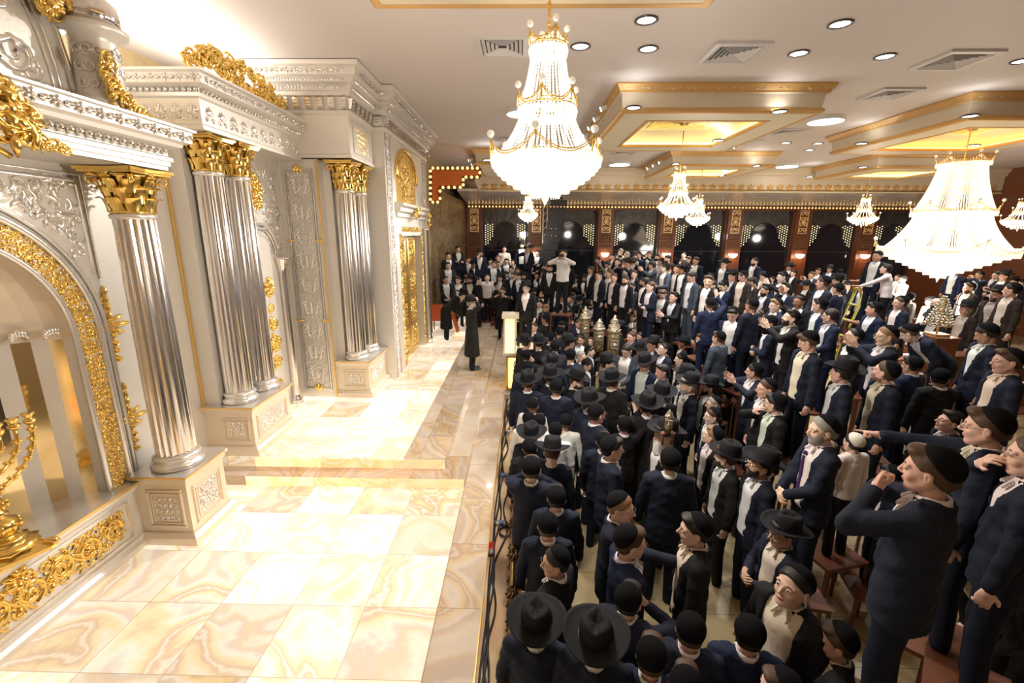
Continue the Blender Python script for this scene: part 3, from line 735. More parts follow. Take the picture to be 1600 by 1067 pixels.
# pediment wall, urn, gilt ornaments on top
pd = empty('pediment', (-4.15, 3.3, 4.84), 'rounded silver pediment with raised scrolls above the nearest entablature', 'pediment')
b = MB(); n = 20; Rp = 1.45; pc = (3.1, 4.84); X1 = -4.12
pts = [(pc[0] + 1.42 * cos(pi * i / n), pc[1] + 1.9 * sin(pi * i / n)) for i in range(n + 1)]
pts = [(a, min(b_, ZC - .01)) for a, b_ in pts]
vs = [(X1, a, c_) for a, c_ in pts] + [(X1 - .3, a, c_) for a, c_ in pts]; k = n + 1
b.add(vs, [tuple(range(k)), tuple(reversed(range(k, 2 * k)))] + [(i, i + k, (i + 1) % k + k, (i + 1) % k) for i in range(k)])
part(b, 'tympanum', SILVER, pd)
fr = MB()
for s_, w_ in ((.97, .03), (.88, .02), (.84, .012)): fr.tube([(X1 + .01, pc[0] + (a - pc[0]) * s_, pc[1] + .03 + (c_ - pc[1]) * s_) for a, c_ in pts], w_, 6)
part(fr, 'curved_moulding', SILVR, pd)
g = MB(); mpx = plane_map((X1, 0, 0), (0, 1, 0), (0, 0, 1), (1, 0, 0)); rnd = random.Random(5)
for (s, t, R, h_) in ((4.0, 5.15, .13, 1), (3.75, 5.35, .2, -1), (3.95, 5.55, .15, 1), (3.6, 5.75, .2, -1), (3.55, 5.15, .16, 1), (3.75, 5.98, .13, 1), (3.3, 5.5, .18, -1), (4.12, 5.05, .08, -1), (3.2, 5.15, .15, 1), (3.9, 5.8, .1, -1)):
    ridge(g, spiral(s, t, R, rnd.uniform(0, 6), 1.5, .17, h_, 16), mpx, 1.3)
    for q in range(2): ridge(g, leaf(s, t + R, rnd.uniform(0, 6.3), R * 1.2, R * .22, .9), mpx, 1.3)
part(g, 'raised_scroll', SILVR, pd)
ur = empty('silver_turret', (-3.98, 4.62, 4.84), 'tall silver turret finial with lobed dome beside the pediment', 'finial')
b = MB(); prof = [(.24, 4.84), (.25, 4.90), (.20, 4.94), (.185, 5.0), (.18, 5.42), (.2, 5.46), (.27, 5.50), (.28, 5.54), (.22, 5.57)]
b.lathe((-3.98, 4.62, 0), prof, 24, 0); part(b, 'drum', SILVER, ur)
b = MB(); b.lathe((-3.98, 4.62, 0), [(.21, 5.57), (.225, 5.64), (.21, 5.74), (.14, 5.82), (.10, 5.84)], 48, 0, lambda a, z: 1 + .05 * abs(cos(a * 8))); part(b, 'lobed_dome', SILVB, ur)
b = MB(); b.lathe((-3.98, 4.62, 0), [(.11, 5.84), (.15, 5.9), (.16, 5.97), (.13, 6.02), (.2, 6.06), (.21, 6.1), (.13, 6.14), (.12, 6.2), (.17, 6.28), (.17, 6.36), (.1, 6.48), (.03, 6.5)], 40, 0, lambda a, z: 1 + .07 * abs(cos(a * 8))); part(b, 'finial_top', SILVB, ur)
g = MB()
for k in range(10):
    a = -pi / 2 + k * pi / 9 * 1.2; 
    mpp = plane_map((-3.98 + .182 * cos(a), 4.62 + .182 * sin(a), 4.98), (-sin(a), cos(a), 0), (0, 0, 1), (cos(a), sin(a), 0))
    for q in range(3): ridge(g, spiral(0, .07 + q * .14, .045, q * 2 + k, 1.3, .25, 1 if q % 2 else -1, 10), mpp, 1)
part(g, 'drum_relief', SILVR, ur)
def gilt_bracket(name, label, pts, seed, sc=1.0, cat='ornament'):
    rnd = random.Random(seed); p0 = pts[0]
    r = MB()
    for (x, y, z, R) in pts:
        for q in range(3):
            a0 = rnd.uniform(0, 6.3); h_ = rnd.choice((-1, 1)); P_ = []; rr = []
            for i in range(14):
                u = i / 13; a = a0 + h_ * u * 8; rad = R * (1 - u) + R * .1
                P_.append((x + rnd.uniform(-.2, .2) * R * .3 + .3 * R * sin(u * 3 + q), y + rad * cos(a), z + rad * sin(a))); rr.append(R * .16 * (1 - .5 * u))
            r.tube(P_, rr, 6)
        for q in range(5):
            a = rnd.uniform(0, 6.3); r.tube([(x + R * .3, y, z), (x + R * .45, y + R * .6 * cos(a), z + R * .6 * sin(a)), (x + R * .15, y + R * 1.15 * cos(a + .3), z + R * 1.15 * sin(a + .3))], [R * .1, R * .24, R * .04], 6)
        r.ball((x + R * .2, y, z), R * .3, 8)
    o = r.build(name, GOLD); localize(o, p0[:3]); return tag(o, label, cat)
P_ = lambda u, v, X: tuple(onx(u, v, X))
gilt_bracket('gilt_cartouche', 'heavy gold cartouche of scrolls over the front of the nearest entablature', [(*P_(8, 170, -3.62), .16), (*P_(32, 185, -3.62), .12), (*P_(10, 205, -3.62), .15), (*P_(38, 208, -3.62), .10), (*P_(62, 222, -3.68), .07), (*P_(85, 230, -3.7), .06), (*P_(100, 234, -3.7), .05), (*P_(0, 150, -3.62), .13)], 2)
gilt_bracket('gilt_crest', 'gold leaf spray descending from the turret onto the cornice', [(*P_(165, 95, -3.78), .08), (*P_(168, 120, -3.78), .09), (*P_(178, 145, -3.78), .10), (*P_(198, 163, -3.74), .09), (*P_(218, 178, -3.72), .08), (*P_(236, 190, -3.7), .06), (*P_(74, 10, -4.0), .12), (*P_(66, -10, -4.0), .14)], 6)

# ---------------- middle bay walls
mb_ = empty('ark_middle_wall', (-4.5, 7.5, ZU), 'silver wall of the middle bay with arched relief behind the column pair', 'wall panel')
b = MB(); b.box(-6.2, 5.2, ZL, -4.78, 6.3, 5.0); b.box(-6.2, 6.30, ZL, -4.52, 8.74, 5.6); b.box(-4.52, 8.745, ZU, -3.76, 8.95, 5.04); b.box(-6.2, 8.78, 5.06, -3.2, 9.0, ZC - .02)
part(b, 'wall_face', SILVER, mb_)
g = MB(); g.box(-4.775, 6.27, ZL + .9, -4.745, 6.30, 5.0); part(g, 'gold_strip', GOLDM, mb_)
g = MB(); g.box(-3.80, 8.72, ZU, -3.77, 8.74, 5.05); part(g, 'gold_strip', GOLDM, mb_)
# tall relief panel facing the stage
px0, px1 = float(ony(452, 262, 8.73)[0]), float(ony(497, 262, 8.73)[0]); px0, px1 = -4.42, -3.86
mp = plane_map((px0, 8.735, .58), (1, 0, 0), (0, 0, 1), (0, -1, 0)); Wp = px1 - px0; Hp = 4.30
fr = MB(); frame_rect(fr, Wp, Hp, mp, .035, .5); frame_rect(fr, Wp - .1, Hp - .1, lambda s, t, h: mp(s + .05, t + .05, h), .018, .6); part(fr, 'panel_frame', SILVR, mb_)
rl = MB(); rnd = random.Random(12); nseg = 9; hh = (Hp - .2) / nseg
for k in range(nseg):
    zc_ = .1 + hh * (k + .5); w2 = Wp / 2
    for sg in (-1, 1):
        f_ = lambda c: [(w2 + sg * (s - w2), t, r) for (s, t, r) in c]
        ridge(rl, f_(spiral(w2 + .105, zc_, .095, pi, 1.3, .16, 1, 14)), mp, .9); ridge(rl, f_(spiral(w2 + .12, zc_ + hh * .38, .06, 0, 1.3, .2, -1, 10)), mp, .9)
        for q in range(4): ridge(rl, f_(leaf(w2 + .06 + .04 * q, zc_ - .12 + .07 * q, .5 + q * .5, .12, .026, .7, 6)), mp, .9)
    if k % 2 == 0: rosette(rl, w2, zc_, .075, mp, 6, 0, .9)
    else:
        for q in range(3): ridge(rl, leaf(w2, zc_ - .1 + q * .06, pi / 2, .12, .03, 0, 6), mp, .9)
filigree(rl, Wp - .16, Hp - .2, lambda s, t, h: mp(s + .08, t + .1, h), .105, .15, .8, 0, 4); part(rl, 'scroll_relief', SILVER, mb_)
g = MB()
for (s, t) in ((0, 3.0), (Wp, 3.0), (0.02, 1.45), (Wp - .02, 1.45)): rosette(g, s, t, .05, mp, 5, 0, 2); ridge(g, leaf(s - .07, t, 0, .16, .018, 0), mp, 2)
for q in range(3): ridge(g, leaf(Wp / 2, Hp + .06, -pi / 2 + (q - 1) * .6, .16, .03, 0), mp, 1.5); ridge(g, leaf(Wp / 2, -.02, pi / 2 + (q - 1) * .6, .16, .035, 0), mp, 1.5)
part(g, 'gilt_clasp', GOLD, mb_)
# arched relief on the wall behind the columns
mpx = plane_map((-4.518, 0, 0), (0, 1, 0), (0, 0, 1), (1, 0, 0))
ac = float(onx(410, 420, -4.5)[1]); at = float(onx(410, 392, -4.5)[2]); 
ac = 7.88
g = MB()
for Rr, w_ in ((.52, .03), (.44, .02)): g.tube([(-4.50, ac + Rr * cos(pi * i / 20), 3.35 + Rr * sin(pi * i / 20)) for i in range(21)], w_, 6)
g.tube([(-4.50, ac + .75 * cos(pi * i / 20), 4.05 - .0 + .75 * -abs(sin(pi * i / 20)) * .35) for i in range(21)], .025, 6)
part(g, 'arch_moulding', SILVR, mb_)
g = MB()
for i in range(17):
    a = pi * (i + .5) / 17; ridge(g, spiral(ac + .36 * cos(a), 3.35 + .36 * sin(a), .045, a, 1.2, .22, 1, 9), mpx, 1)
for q in range(120):
    s, t = rnd.uniform(7.3, 8.6), rnd.uniform(3.45, 4.8)
    if (s - ac) ** 2 + (t - 3.35) ** 2 < .6 ** 2: continue
    ridge(g, spiral(s, t, .05, rnd.uniform(0, 6), 1.2, .25, 1, 9), mpx, 1); ridge(g, leaf(s, t, rnd.uniform(0, 6), .1, .022, 1, 5), mpx, 1)
part(g, 'silver_filigree', SILVR, mb_)
g = MB()
for (t, R) in ((2.75, .17), (2.4, .09), (2.1, .13), (1.75, .17), (1.4, .13), (.95, .10)):
    rosette(g, ac + .10, t, R, mpx, 8, 0, 1.5)
    for q in range(5): ridge(g, leaf(ac + .10, t, rnd.uniform(0, 6.3), R * 1.3, R * .22, .8), mpx, 1.5)
for (t, R) in ((4.45, .17), (4.25, .14), (4.6, .1)):
    rosette(g, 7.92, t, R * 1.2, mpx, 8, 0, 1.6)
part(g, 'gilt_medallion', GOLD, mb_)
g = MB(); yk = ac + .56
g.lathe((-4.47, yk, 0), [(.12, .42), (.12, .5), (.085, .54)] + [(.08, .6 + k * .3) for k in range(9)] + [(.09, 3.1), (.12, 3.14), (.12, 3.2), (.16, 3.24), (.16, 3.28)], 40, 0, lambda a, z: 1 - .1 * abs(cos(a * 6))); part(g, 'colonnette', SILVB, mb_)
e2 = empty('entablature', (-4.3, 7.4, 5.0), 'silver entablature with palmette frieze on the middle column pair', 'entablature')
def entab(root, path, prof, m_, nm='moulding', cap=None):
    b = MB(); b.sweep(path, prof); part(b, nm, m_, root)
b = MB(); b.box(-5.4, 6.16, 5.01, -4.10, 8.72, 5.6); part(b, 'core', SILVER, e2)
entab(e2, [(-5.4, 6.12), (-4.06, 6.12), (-4.06, 8.72)], [(-.02, 5.0), (.03, 5.0), (.03, 5.05), (.01, 5.07), (.01, 5.36), (.04, 5.38), (.05, 5.42), (.04, 5.43), (.04, 5.47), (.13, 5.49), (.16, 5.5), (.16, 5.61), (.22, 5.62), (.22, 5.65), (-.2, 5.66)], SILVER)
g = MB()
band_leaves(g, (-4.05, 6.15, 0), (0, 1, 0), (1, 0, 0), 2.5, 5.08, 5.35, .24, 0, 'palm', 1.2); band_leaves(g, (-5.3, 6.11, 0), (1, 0, 0), (0, -1, 0), 1.25, 5.08, 5.35, .2, 0, 'palm', 1.2)
band_leaves(g, (-4.01, 6.1, 0), (0, 1, 0), (1, 0, 0), 2.6, 5.42, 5.485, .075, 0, 'egg', 1.4); band_leaves(g, (-5.3, 6.07, 0), (1, 0, 0), (0, -1, 0), 1.3, 5.42, 5.485, .075, 0, 'egg', 1.4)
band_leaves(g, (-3.895, 6.0, 0), (0, 1, 0), (1, 0, 0), 2.7, 5.51, 5.60, .16, 0, 'ros', 1.1); band_leaves(g, (-5.3, 5.955, 0), (1, 0, 0), (0, -1, 0), 1.4, 5.51, 5.60, .16, 0, 'ros', 1.1)
part(g, 'relief_pattern', SILVB, e2)
gilt_bracket('gilt_cresting', 'tall gold openwork cresting standing on the middle entablature', [(-4.15 + .04 * sin(i), 6.2 + i * .2, 5.76 + .12 * sin(pi * min(1, (i + 1) / 7)) + .05 * (i % 3), .135) for i in range(12)] + [(-4.15, 6.5 + i * .26, 5.98 + .10 * sin(pi * i / 6), .11) for i in range(7)], 11)
# ---------------- tall entablature touching the ceiling
E3P = [(0, 5.05), (.02, 5.05), (.02, 5.10), (.0, 5.12), (.0, 5.76), (.03, 5.78), (.05, 5.83), (.03, 5.85), (.03, 6.04), (.07, 6.06), (.09, 6.12), (.12, 6.14), (.12, 6.22), (.20, 6.25), (.20, 6.31), (.27, 6.34), (.28, 6.45), (.34, 6.47), (.35, ZC - .015), (-.1, ZC - .015)]
e3 = empty('entablature', (-3.4, 9.3, 5.05), 'tall silver entablature with gold inscription panel touching the ceiling', 'entablature')
b = MB(); b.box(-5.4, 8.70, 5.06, -3.14, 9.98, 6.3); part(b, 'core', SILVER, e3)
entab(e3, [(-5.4, 8.67), (-3.11, 8.67), (-3.11, 10.0)], E3P, SILVER)
def e3bands(root, o, sd, nd, L):
    g = MB(); q = lambda d: (o[0] + nd[0] * d, o[1] + nd[1] * d, 0)
    band_leaves(g, q(.03), sd, nd, L, 5.86, 6.03, .2, 0, 'console', 1); band_leaves(g, q(.12), sd, nd, L, 6.14, 6.22, .06, 0, 'egg', 1.5)
    band_leaves(g, q(.2), sd, nd, L, 6.25, 6.31, .05, 0, 'egg', 1.2); band_leaves(g, q(.28), sd, nd, L, 6.345, 6.45, .17, 0, 'ros', 1.1); part(g, 'relief_pattern', SILVB, root)
e3bands(e3, (-5.3, 8.67), (1, 0, 0), (0, -1, 0), 2.25); e3bands(e3, (-3.11, 8.6), (0, 1, 0), (1, 0, 0), 1.4)
mp = plane_map((-3.105, 8.85, 5.16), (0, 1, 0), (0, 0, 1), (1, 0, 0))
fr = MB(); frame_rect(fr, .95, .56, mp, .03, .6); part(fr, 'inscription_frame', SILVR, e3)
g = MB(); rnd = random.Random(21)
for row in range(5):      # short strokes of square script, too small to read in the photograph
    s = .22 + .03 * (row == 4) * 4; 
    while s < .74 - .1 * (row == 4):
        w_ = rnd.uniform(.02, .045); t = .46 - row * .088
        ridge(g, [(s, t, .006), (s + w_, t, .006)], mp, 1, 0, 3); ridge(g, [(s + w_ * rnd.choice((.9, .4)), t, .006), (s + w_ * rnd.choice((.9, .5)), t - .045, .006)], mp, 1, 0, 3)
        s += w_ + .016
part(g, 'gold_lettering', GOLD, e3)
ct = empty('ark_side_wall', (-2.9, 12, ZU), 'silver side wall holding the golden doors and the arched crown panel', 'wall panel')
b = MB(); b.box(-6.2, 8.95, ZU, -3.62, 14.2, ZC); b.box(-3.62, 10.0, ZU, -2.88, 11.02, 6.3); b.box(-3.62, 13.25, ZU, -2.88, 14.2, 6.3); b.box(-3.62, 11.02, 3.66, -2.88, 13.25, 6.3); b.box(-3.62, 11.02, ZU, -3.15, 13.25, 3.7)
part(b, 'wall_face', SILVER, ct)
e4 = empty('entablature', (-3.0, 12.1, 5.76), 'farthest silver entablature, set forward above the golden doors', 'entablature')
entab(e4, [(-3.3, 10.0), (-2.88, 10.0), (-2.88, 14.2), (-3.5, 14.2)], [(o_, z) for (o_, z) in E3P if z > 5.7], SILVER)
e3bands(e4, (-2.88, 9.95), (0, 1, 0), (1, 0, 0), 4.4); e3bands(e4, (-3.1, 10.0), (1, 0, 0), (0, -1, 0), .3)
mpD = plane_map((-2.879, 0, 0), (0, 1, 0), (0, 0, 1), (1, 0, 0))
g = MB()
for y0_ in (10.14, 13.72):
    vine(g, 5.2, .22, lambda s, t, h, y0_=y0_: mpD(y0_ + t, ZU + .1 + s, h), .2, .17, 1.3, 0, random.Random(int(y0_)), 3)
part(g, 'silver_vine_strip', SILVR, ct)
fr = MB()
for y_ in (10.08, 10.42, 13.66, 14.0): fr.tube([(-2.875, y_, ZU), (-2.875, y_, 5.75)], .02, 5)
part(fr, 'strip_moulding', SILVR, ct)
# door
dr = empty('golden_double_door', (-3.1, 12.1, ZU), 'tall pair of golden panelled doors in the ark side wall', 'door')
for k, (ya_, yb2) in enumerate(((11.12, 12.08), (12.10, 13.12))):
    b = MB(); b.box(-3.12, ya_, ZU, -3.04, yb2, 3.6); lf = part(b, 'door_leaf', mat('door_gold', (.85, .58, .20), .3, .85), dr)
    g = MB(); mp = plane_map((-3.039, ya_, ZU), (0, 1, 0), (0, 0, 1), (1, 0, 0)); W_ = yb2 - ya_
    for j in range(4):
        mq = lambda s, t, h, j=j, mp=mp: mp(s + .14, t + .12 + j * .78, h); frame_rect(g, W_ - .28, .68, mq, .03, .7)
        filigree(g, W_ - .4, .56, lambda s, t, h, mq=mq: mq(s + .06, t + .06, h), .17, .17, 1.2, 0, j + 7 * k)
    part(g, 'gilt_panel_relief', GOLD, dr)
g = MB(); 
for (y0_, s0) in ((10.80, 0), (13.16, 0)): vine(g, 3.25, .24, lambda s, t, h, y0_=y0_: mpD(y0_ + t, ZU + .05 + s, h), .2, .2, 1.4, 0, random.Random(5), 3, True)
vine(g, 2.2, .14, lambda s, t, h: mpD(11.05 + s, 3.74 + t, h), .2, .2, 1.4, 0, random.Random(6), 2)
part(g, 'gilt_frame', GOLD, dr)
# small cornice above the door, arch with crown
b = MB(); b.sweep([(-2.88, 10.62), (-2.88, 13.6)], [(0, 4.08), (.05, 4.10), (.06, 4.18), (.12, 4.22), (.13, 4.30), (.2, 4.34), (.2, 4.40), (0, 4.42)]); part(b, 'door_cornice', SILVER, dr)
for q, y_ in enumerate((10.62, 13.42)):
    g = MB(); g.lathe((-2.80, y_ + .1, 0), [(.1, ZU), (.1, .6), (.075, .65), (.07, 3.8), (.1, 3.84)], 30, 0, lambda a, z: 1 - .1 * abs(cos(a * 5)))
    if q: part(g, 'colonnette', SILVB, dr)
gilt_bracket('gilt_bow', 'gold ribbon bow ornament on the small cornice over the golden doors', [(-2.72, 12.1, 4.25, .14), (-2.72, 12.3, 4.32, .1), (-2.72, 11.9, 4.18, .1), (-2.70, 13.45, 4.0, .12), (-2.70, 13.45, 4.2, .1)], 15)
ar = empty('crown_arch_panel', (-2.9, 11.9, 4.42), 'gilded arched recess with gold crown relief above the golden doors', 'relief panel')
g = MB(); ya_ = 11.75; 
g.tube([(-2.86, ya_ + 1.0 * cos(pi * i / 24), 4.95 + .72 * sin(pi * i / 24)) for i in range(25)], .05, 6); g.tube([(-2.87, ya_ + .8 * cos(pi * i / 24), 4.95 + .58 * sin(pi * i / 24)) for i in range(25)], .025, 6)
part(g, 'arch_moulding', GOLD, ar)
b = MB(); b.box(-2.876, ya_ - .95, 4.42, -2.872, ya_ + .95, 4.95); vs = [(-2.872, ya_ + .98 * cos(pi * i / 20), 4.95 + .70 * sin(pi * i / 20)) for i in range(21)]; b.add(vs, [tuple(range(21))]); part(b, 'gold_ground', GOLDM, ar)
g = MB(); rnd = random.Random(31)
for q in range(60):
    s = rnd.gauss(0, .38); t = rnd.uniform(0, .85) * (1 - abs(s) * .5)
    if abs(s) > .8: continue
    ridge(g, spiral(ya_ + s, 4.5 + t, .09, rnd.uniform(0, 6), 1.3, .22, 1, 9), mpD, 1.5)
part(g, 'crown_relief', GOLD, ar)
# ================================================================== CEILING FITTINGS
LEDY = mat('yellow_led_strip', (1, .9, .5), .5, emit=(1, .80, .28), es=5); LEDO = mat('orange_led_strip', (1, .6, .2), .5, emit=(1, .42, .06), es=9)
DLENS = mat('downlight_lens', (1, 1, 1), .5, emit=(.93, .96, 1), es=14); DRIM = mat('downlight_rim', (.10, .08, .08), .3, .6)
PANEL = mat('round_panel_diffuser', (1, 1, 1), .5, emit=(.97, .97, 1), es=7)
MEDG = mat('medallion_gilt', (.62, .45, .18), .35, .7, bump=('voronoi', 9, .8, .03))
COFI = mat('coffer_inner_cream', (.80, .72, .52), .5)
def coffer(x0, y0, x1, y1, label, led, drop=.50, ins=.85):
    zb = ZC - drop; r = empty('ceiling_coffer', ((x0 + x1) / 2, (y0 + y1) / 2, zb), label, 'ceiling coffer', 'coffers of the hall ceiling')
    P = [(x0 + .12, y0 + .12), (x1 - .12, y0 + .12), (x1 - .12, y1 - .12), (x0 + .12, y1 - .12)]
    b = MB(); b.sweep(P, [(.04, ZC - .15), (.0, ZC - .17), (-.03, zb + .08)], closed=True); part(b, 'fascia', COFF, r)
    b = MB(); b.sweep(P, [(.12, ZC), (.13, ZC - .03), (.06, ZC - .12), (.05, ZC - .16)], closed=True); part(b, 'cornice_moulding', COFO, r)
    g = MB()
    for k in range(4):
        a, c = Vector(P[k]), Vector(P[(k + 1) % 4]); d = (c - a).normalized(); L = (c - a).length
        if k in (1, 2) and False: continue
        mp = plane_map((a.x + d.y * .085, a.y - d.x * .085, ZC - .11), (d.x, d.y, 0), (0, 0, 1), (d.y, -d.x, 0))
        nn = int(L / .14)
        for i in range(nn): ridge(g, spiral((i + .5) * L / nn, .045, .045, i, 1, .3, 1 if i % 2 else -1, 7), mp, .8, 0, 4)
    part(g, 'moulding_relief', mat('ornament_pale', (.78, .66, .50), .4, .2), r)
    b = MB(); b.sweep(P, [(-.05, zb + .09), (.0, zb + .08), (.02, zb + .03), (-.02, zb - .005), (-.10, zb - .005), (-.10, zb + .01)], closed=True)
    xi0, xi1, yi0, yi1 = x0 + ins, x1 - ins, y0 + ins, y1 - ins
    Q = [(xi0, yi0), (xi1, yi0), (xi1, yi1), (xi0, yi1)]
    b.sweep(Q, [(.07, zb + .01), (.07, zb - .012), (-.01, zb - .012), (-.01, zb + .05)], closed=True); part(b, 'ochre_moulding', COFO, r)
    b = MB()
    b.box(x0 + .2, y0 + .2, zb, x1 - .2, yi0, zb + .03); b.box(x0 + .2, yi1, zb, x1 - .2, y1 - .2, zb + .03); b.box(x0 + .2, yi0, zb, xi0, yi1, zb + .03); b.box(xi1, yi0, zb, x1 - .2, yi1, zb + .03)
    part(b, 'soffit_border', mat('coffer_soffit', (.76, .66, .48), .5), r)
    w = .30; zt = ZC - .14
    b = MB(); b.sweep(Q, [(.0, zb + .03), (.14, zb + .05), (.14, zb + .09), (-.0, zb + .2), (-.22, zt - .02), (-.26, zt)], closed=True); b.box(xi0 + .2, yi0 + .2, zt, xi1 - .2, yi1 - .2, zt + .04); part(b, 'recess', COFI, r)
    b = MB(); b.box(xi0 + .55, yi0 + .55, zt - .03, xi1 - .55, yi1 - .55, zt); cx, cy = (x0 + x1) / 2, (y0 + y1) / 2
    b.lathe((cx, cy, 0), [(.42, zt - .03), (.40, zt - .06), (.3, zt - .05), (.26, zt - .08), (.12, zt - .09), (.08, zt - .14)], 28); part(b, 'gilt_medallion', MEDG, r)
    b = MB(); e = .05
    b.box(xi0 - .10, yi0 - .10, zb + .055, xi1 + .10, yi0 - .10 + e, zb + .085); b.box(xi0 - .10, yi1 + .10 - e, zb + .055, xi1 + .10, yi1 + .10, zb + .085)
    b.box(xi0 - .10, yi0 - .05, zb + .055, xi0 - .05, yi1 + .05, zb + .085); b.box(xi1 + .05, yi0 - .05, zb + .055, xi1 + .10, yi1 + .05, zb + .085)
    part(b, 'led_strip', led, r)
    return (cx, cy, zt - .14)
cc = []
cc.append(coffer(-1.70, 1.2, 2.05, 5.58, 'nearest ceiling coffer at the top edge, above the tall near chandelier', LEDY))
cc.append(coffer(1.80, 9.55, 5.95, 14.1, 'cream ceiling coffer with yellow glow behind the tall near chandelier', LEDY))
cc.append(coffer(8.98, 10.1, 13.4, 14.6, 'ceiling coffer with orange glow holding the biggest chandelier', LEDO))
cc.append(coffer(-1.75, 16.5, 2.1, 20.6, 'far left ceiling coffer beside the bulb framed panel', LEDY))
cc.append(coffer(5.15, 16.9, 9.0, 20.8, 'far middle ceiling coffer with yellow glow in front of the gallery', LEDY))
cc.append(coffer(12.5, 17.2, 16.6, 21.0, 'far right ceiling coffer with pale glow, right of the middle one', LEDY))
cc.append(coffer(6.1, 1.2, 10.4, 5.35, 'ceiling coffer cut by the upper right corner', LEDY))

def downlight_proto():
    r = empty('ceiling_downlight', (0, 0, 0))
    b = MB(); b.lathe((0, 0, 0), [(.155, .0), (.16, -.012), (.125, -.018), (.12, .02)], 24, cap=False); o = b.build('rim', DRIM, r)
    b = MB(); b.lathe((0, 0, 0), [(.001, -.004), (.118, -.004), (.118, .0), (.001, .0)], 24, cap=False); o = b.build('lens', DLENS, r)
    return r
DL = [(1010, 31, 0), (907, 72, 0), (1013, 76, 0), (1313, 37, 0), (1248, 83, 0), (1383, 88, 0), (1597, 95, 0), (1228, 223, 0), (1278, 224, 0), (1265, 234, 0), (1382, 236, 0), (1504, 235, 0), (1143, 231, 0), (1023, 228, 0), (1204, 271, 0), (1192, 276, 0), (1236, 271, 0), (1421, 277, 0), (1462, 272, 0), (1592, 224, 0), (1580, 279, 0),
      (990, 168, 1), (1218, 174, 1), (1122, 219, 1), (1516, 181, 1), (1346, 224, 1), (1521, 227, 1), (1182, 259, 1), (1129, 274, 1), (1056, 256, 1), (1348, 261, 1), (1265, 276, 1), (761, 250, 1)]
proto = downlight_proto()
pos = []
for i, (u, v, k) in enumerate(DL):
    z = ZC - (.50 if k else 0) - .003; p = onz(u, v, z); pos.append((i, float(p[0]), float(p[1]), z, k))
first = True
rows = sorted([q for q in pos], key=lambda q: q[2])
def ordw(n): return ['first', 'second', 'third', 'fourth', 'fifth', 'sixth', 'seventh', 'eighth', 'ninth', 'tenth', 'eleventh', 'twelfth'][n]
def place(reg, phrase, grp):
    global first
    reg = sorted(reg, key=lambda q: pr_u(q[1], q[2], q[3]))
    for n, q in enumerate(reg):
        o = proto if first else copy_tree(proto); first = False
        o.location = q[1:4]
        tag(o, 'dark rimmed downlight %s, %s from the left' % (phrase, ordw(n)) if len(reg) > 1 else 'dark rimmed round downlight ' + phrase, 'downlight', grp)
        l = bpy.data.lights.new('downlight_beam', 'SPOT'); l.energy = 230; l.color = (1, .97, .95); l.spot_size = 1.9; l.spot_blend = .6; l.shadow_soft_size = .11
        lo = bpy.data.objects.new('downlight_beam', l); COL.objects.link(lo); lo.location = (q[1], q[2], q[3] - .04)
def pr_u(x, y, z):
    c = CM.T @ (np.array([x, y, z]) - CP); return CX + F * c[0] / c[2]
near = [q for q in pos if not q[4] and q[2] < 13]; farr = [q for q in pos if not q[4] and 13 <= q[2] < 18.5]; vf = [q for q in pos if not q[4] and q[2] >= 18.5]
place(near, 'in the plain ceiling before the coffers', 'downlights'); place(farr, 'in the plain ceiling between the coffers', 'downlights'); place(vf, 'in the plain ceiling near the gallery', 'downlights')
place([q for q in pos if q[4] and q[2] < 15 and q[1] < 7], 'on the border of the yellow glowing coffer', 'downlights'); place([q for q in pos if q[4] and q[2] < 15 and q[1] >= 7], 'on the border of the orange glowing coffer', 'downlights')
place([q for q in pos if q[4] and q[2] >= 15], 'on a far coffer border', 'downlights')

# round surface lights
for (u, v, R, lb) in ((1291, 184, .40, 'large white round surface light between the yellow and orange glowing coffers'), (1230, 257, .42, 'white round surface light beside the far middle coffer'), (968, 254, .42, 'white round surface light just right of the near chandelier bowl'), (815, 172, .36, 'white round surface light half hidden by the near chandelier')):
    p = onz(u, v, ZC); r = empty('round_ceiling_light', (float(p[0]), float(p[1]), ZC - .1), lb, 'ceiling light', 'round surface lights')
    b = MB(); b.lathe((float(p[0]), float(p[1]), 0), [(R, ZC), (R, ZC - .09), (R * .96, ZC - .1)], 32, cap=False); part(b, 'housing', WHITEM, r)
    b = MB(); b.lathe((float(p[0]), float(p[1]), 0), [(R * .96, ZC - .1), (.01, ZC - .105)], 32, cap=False); part(b, 'diffuser', PANEL, r)
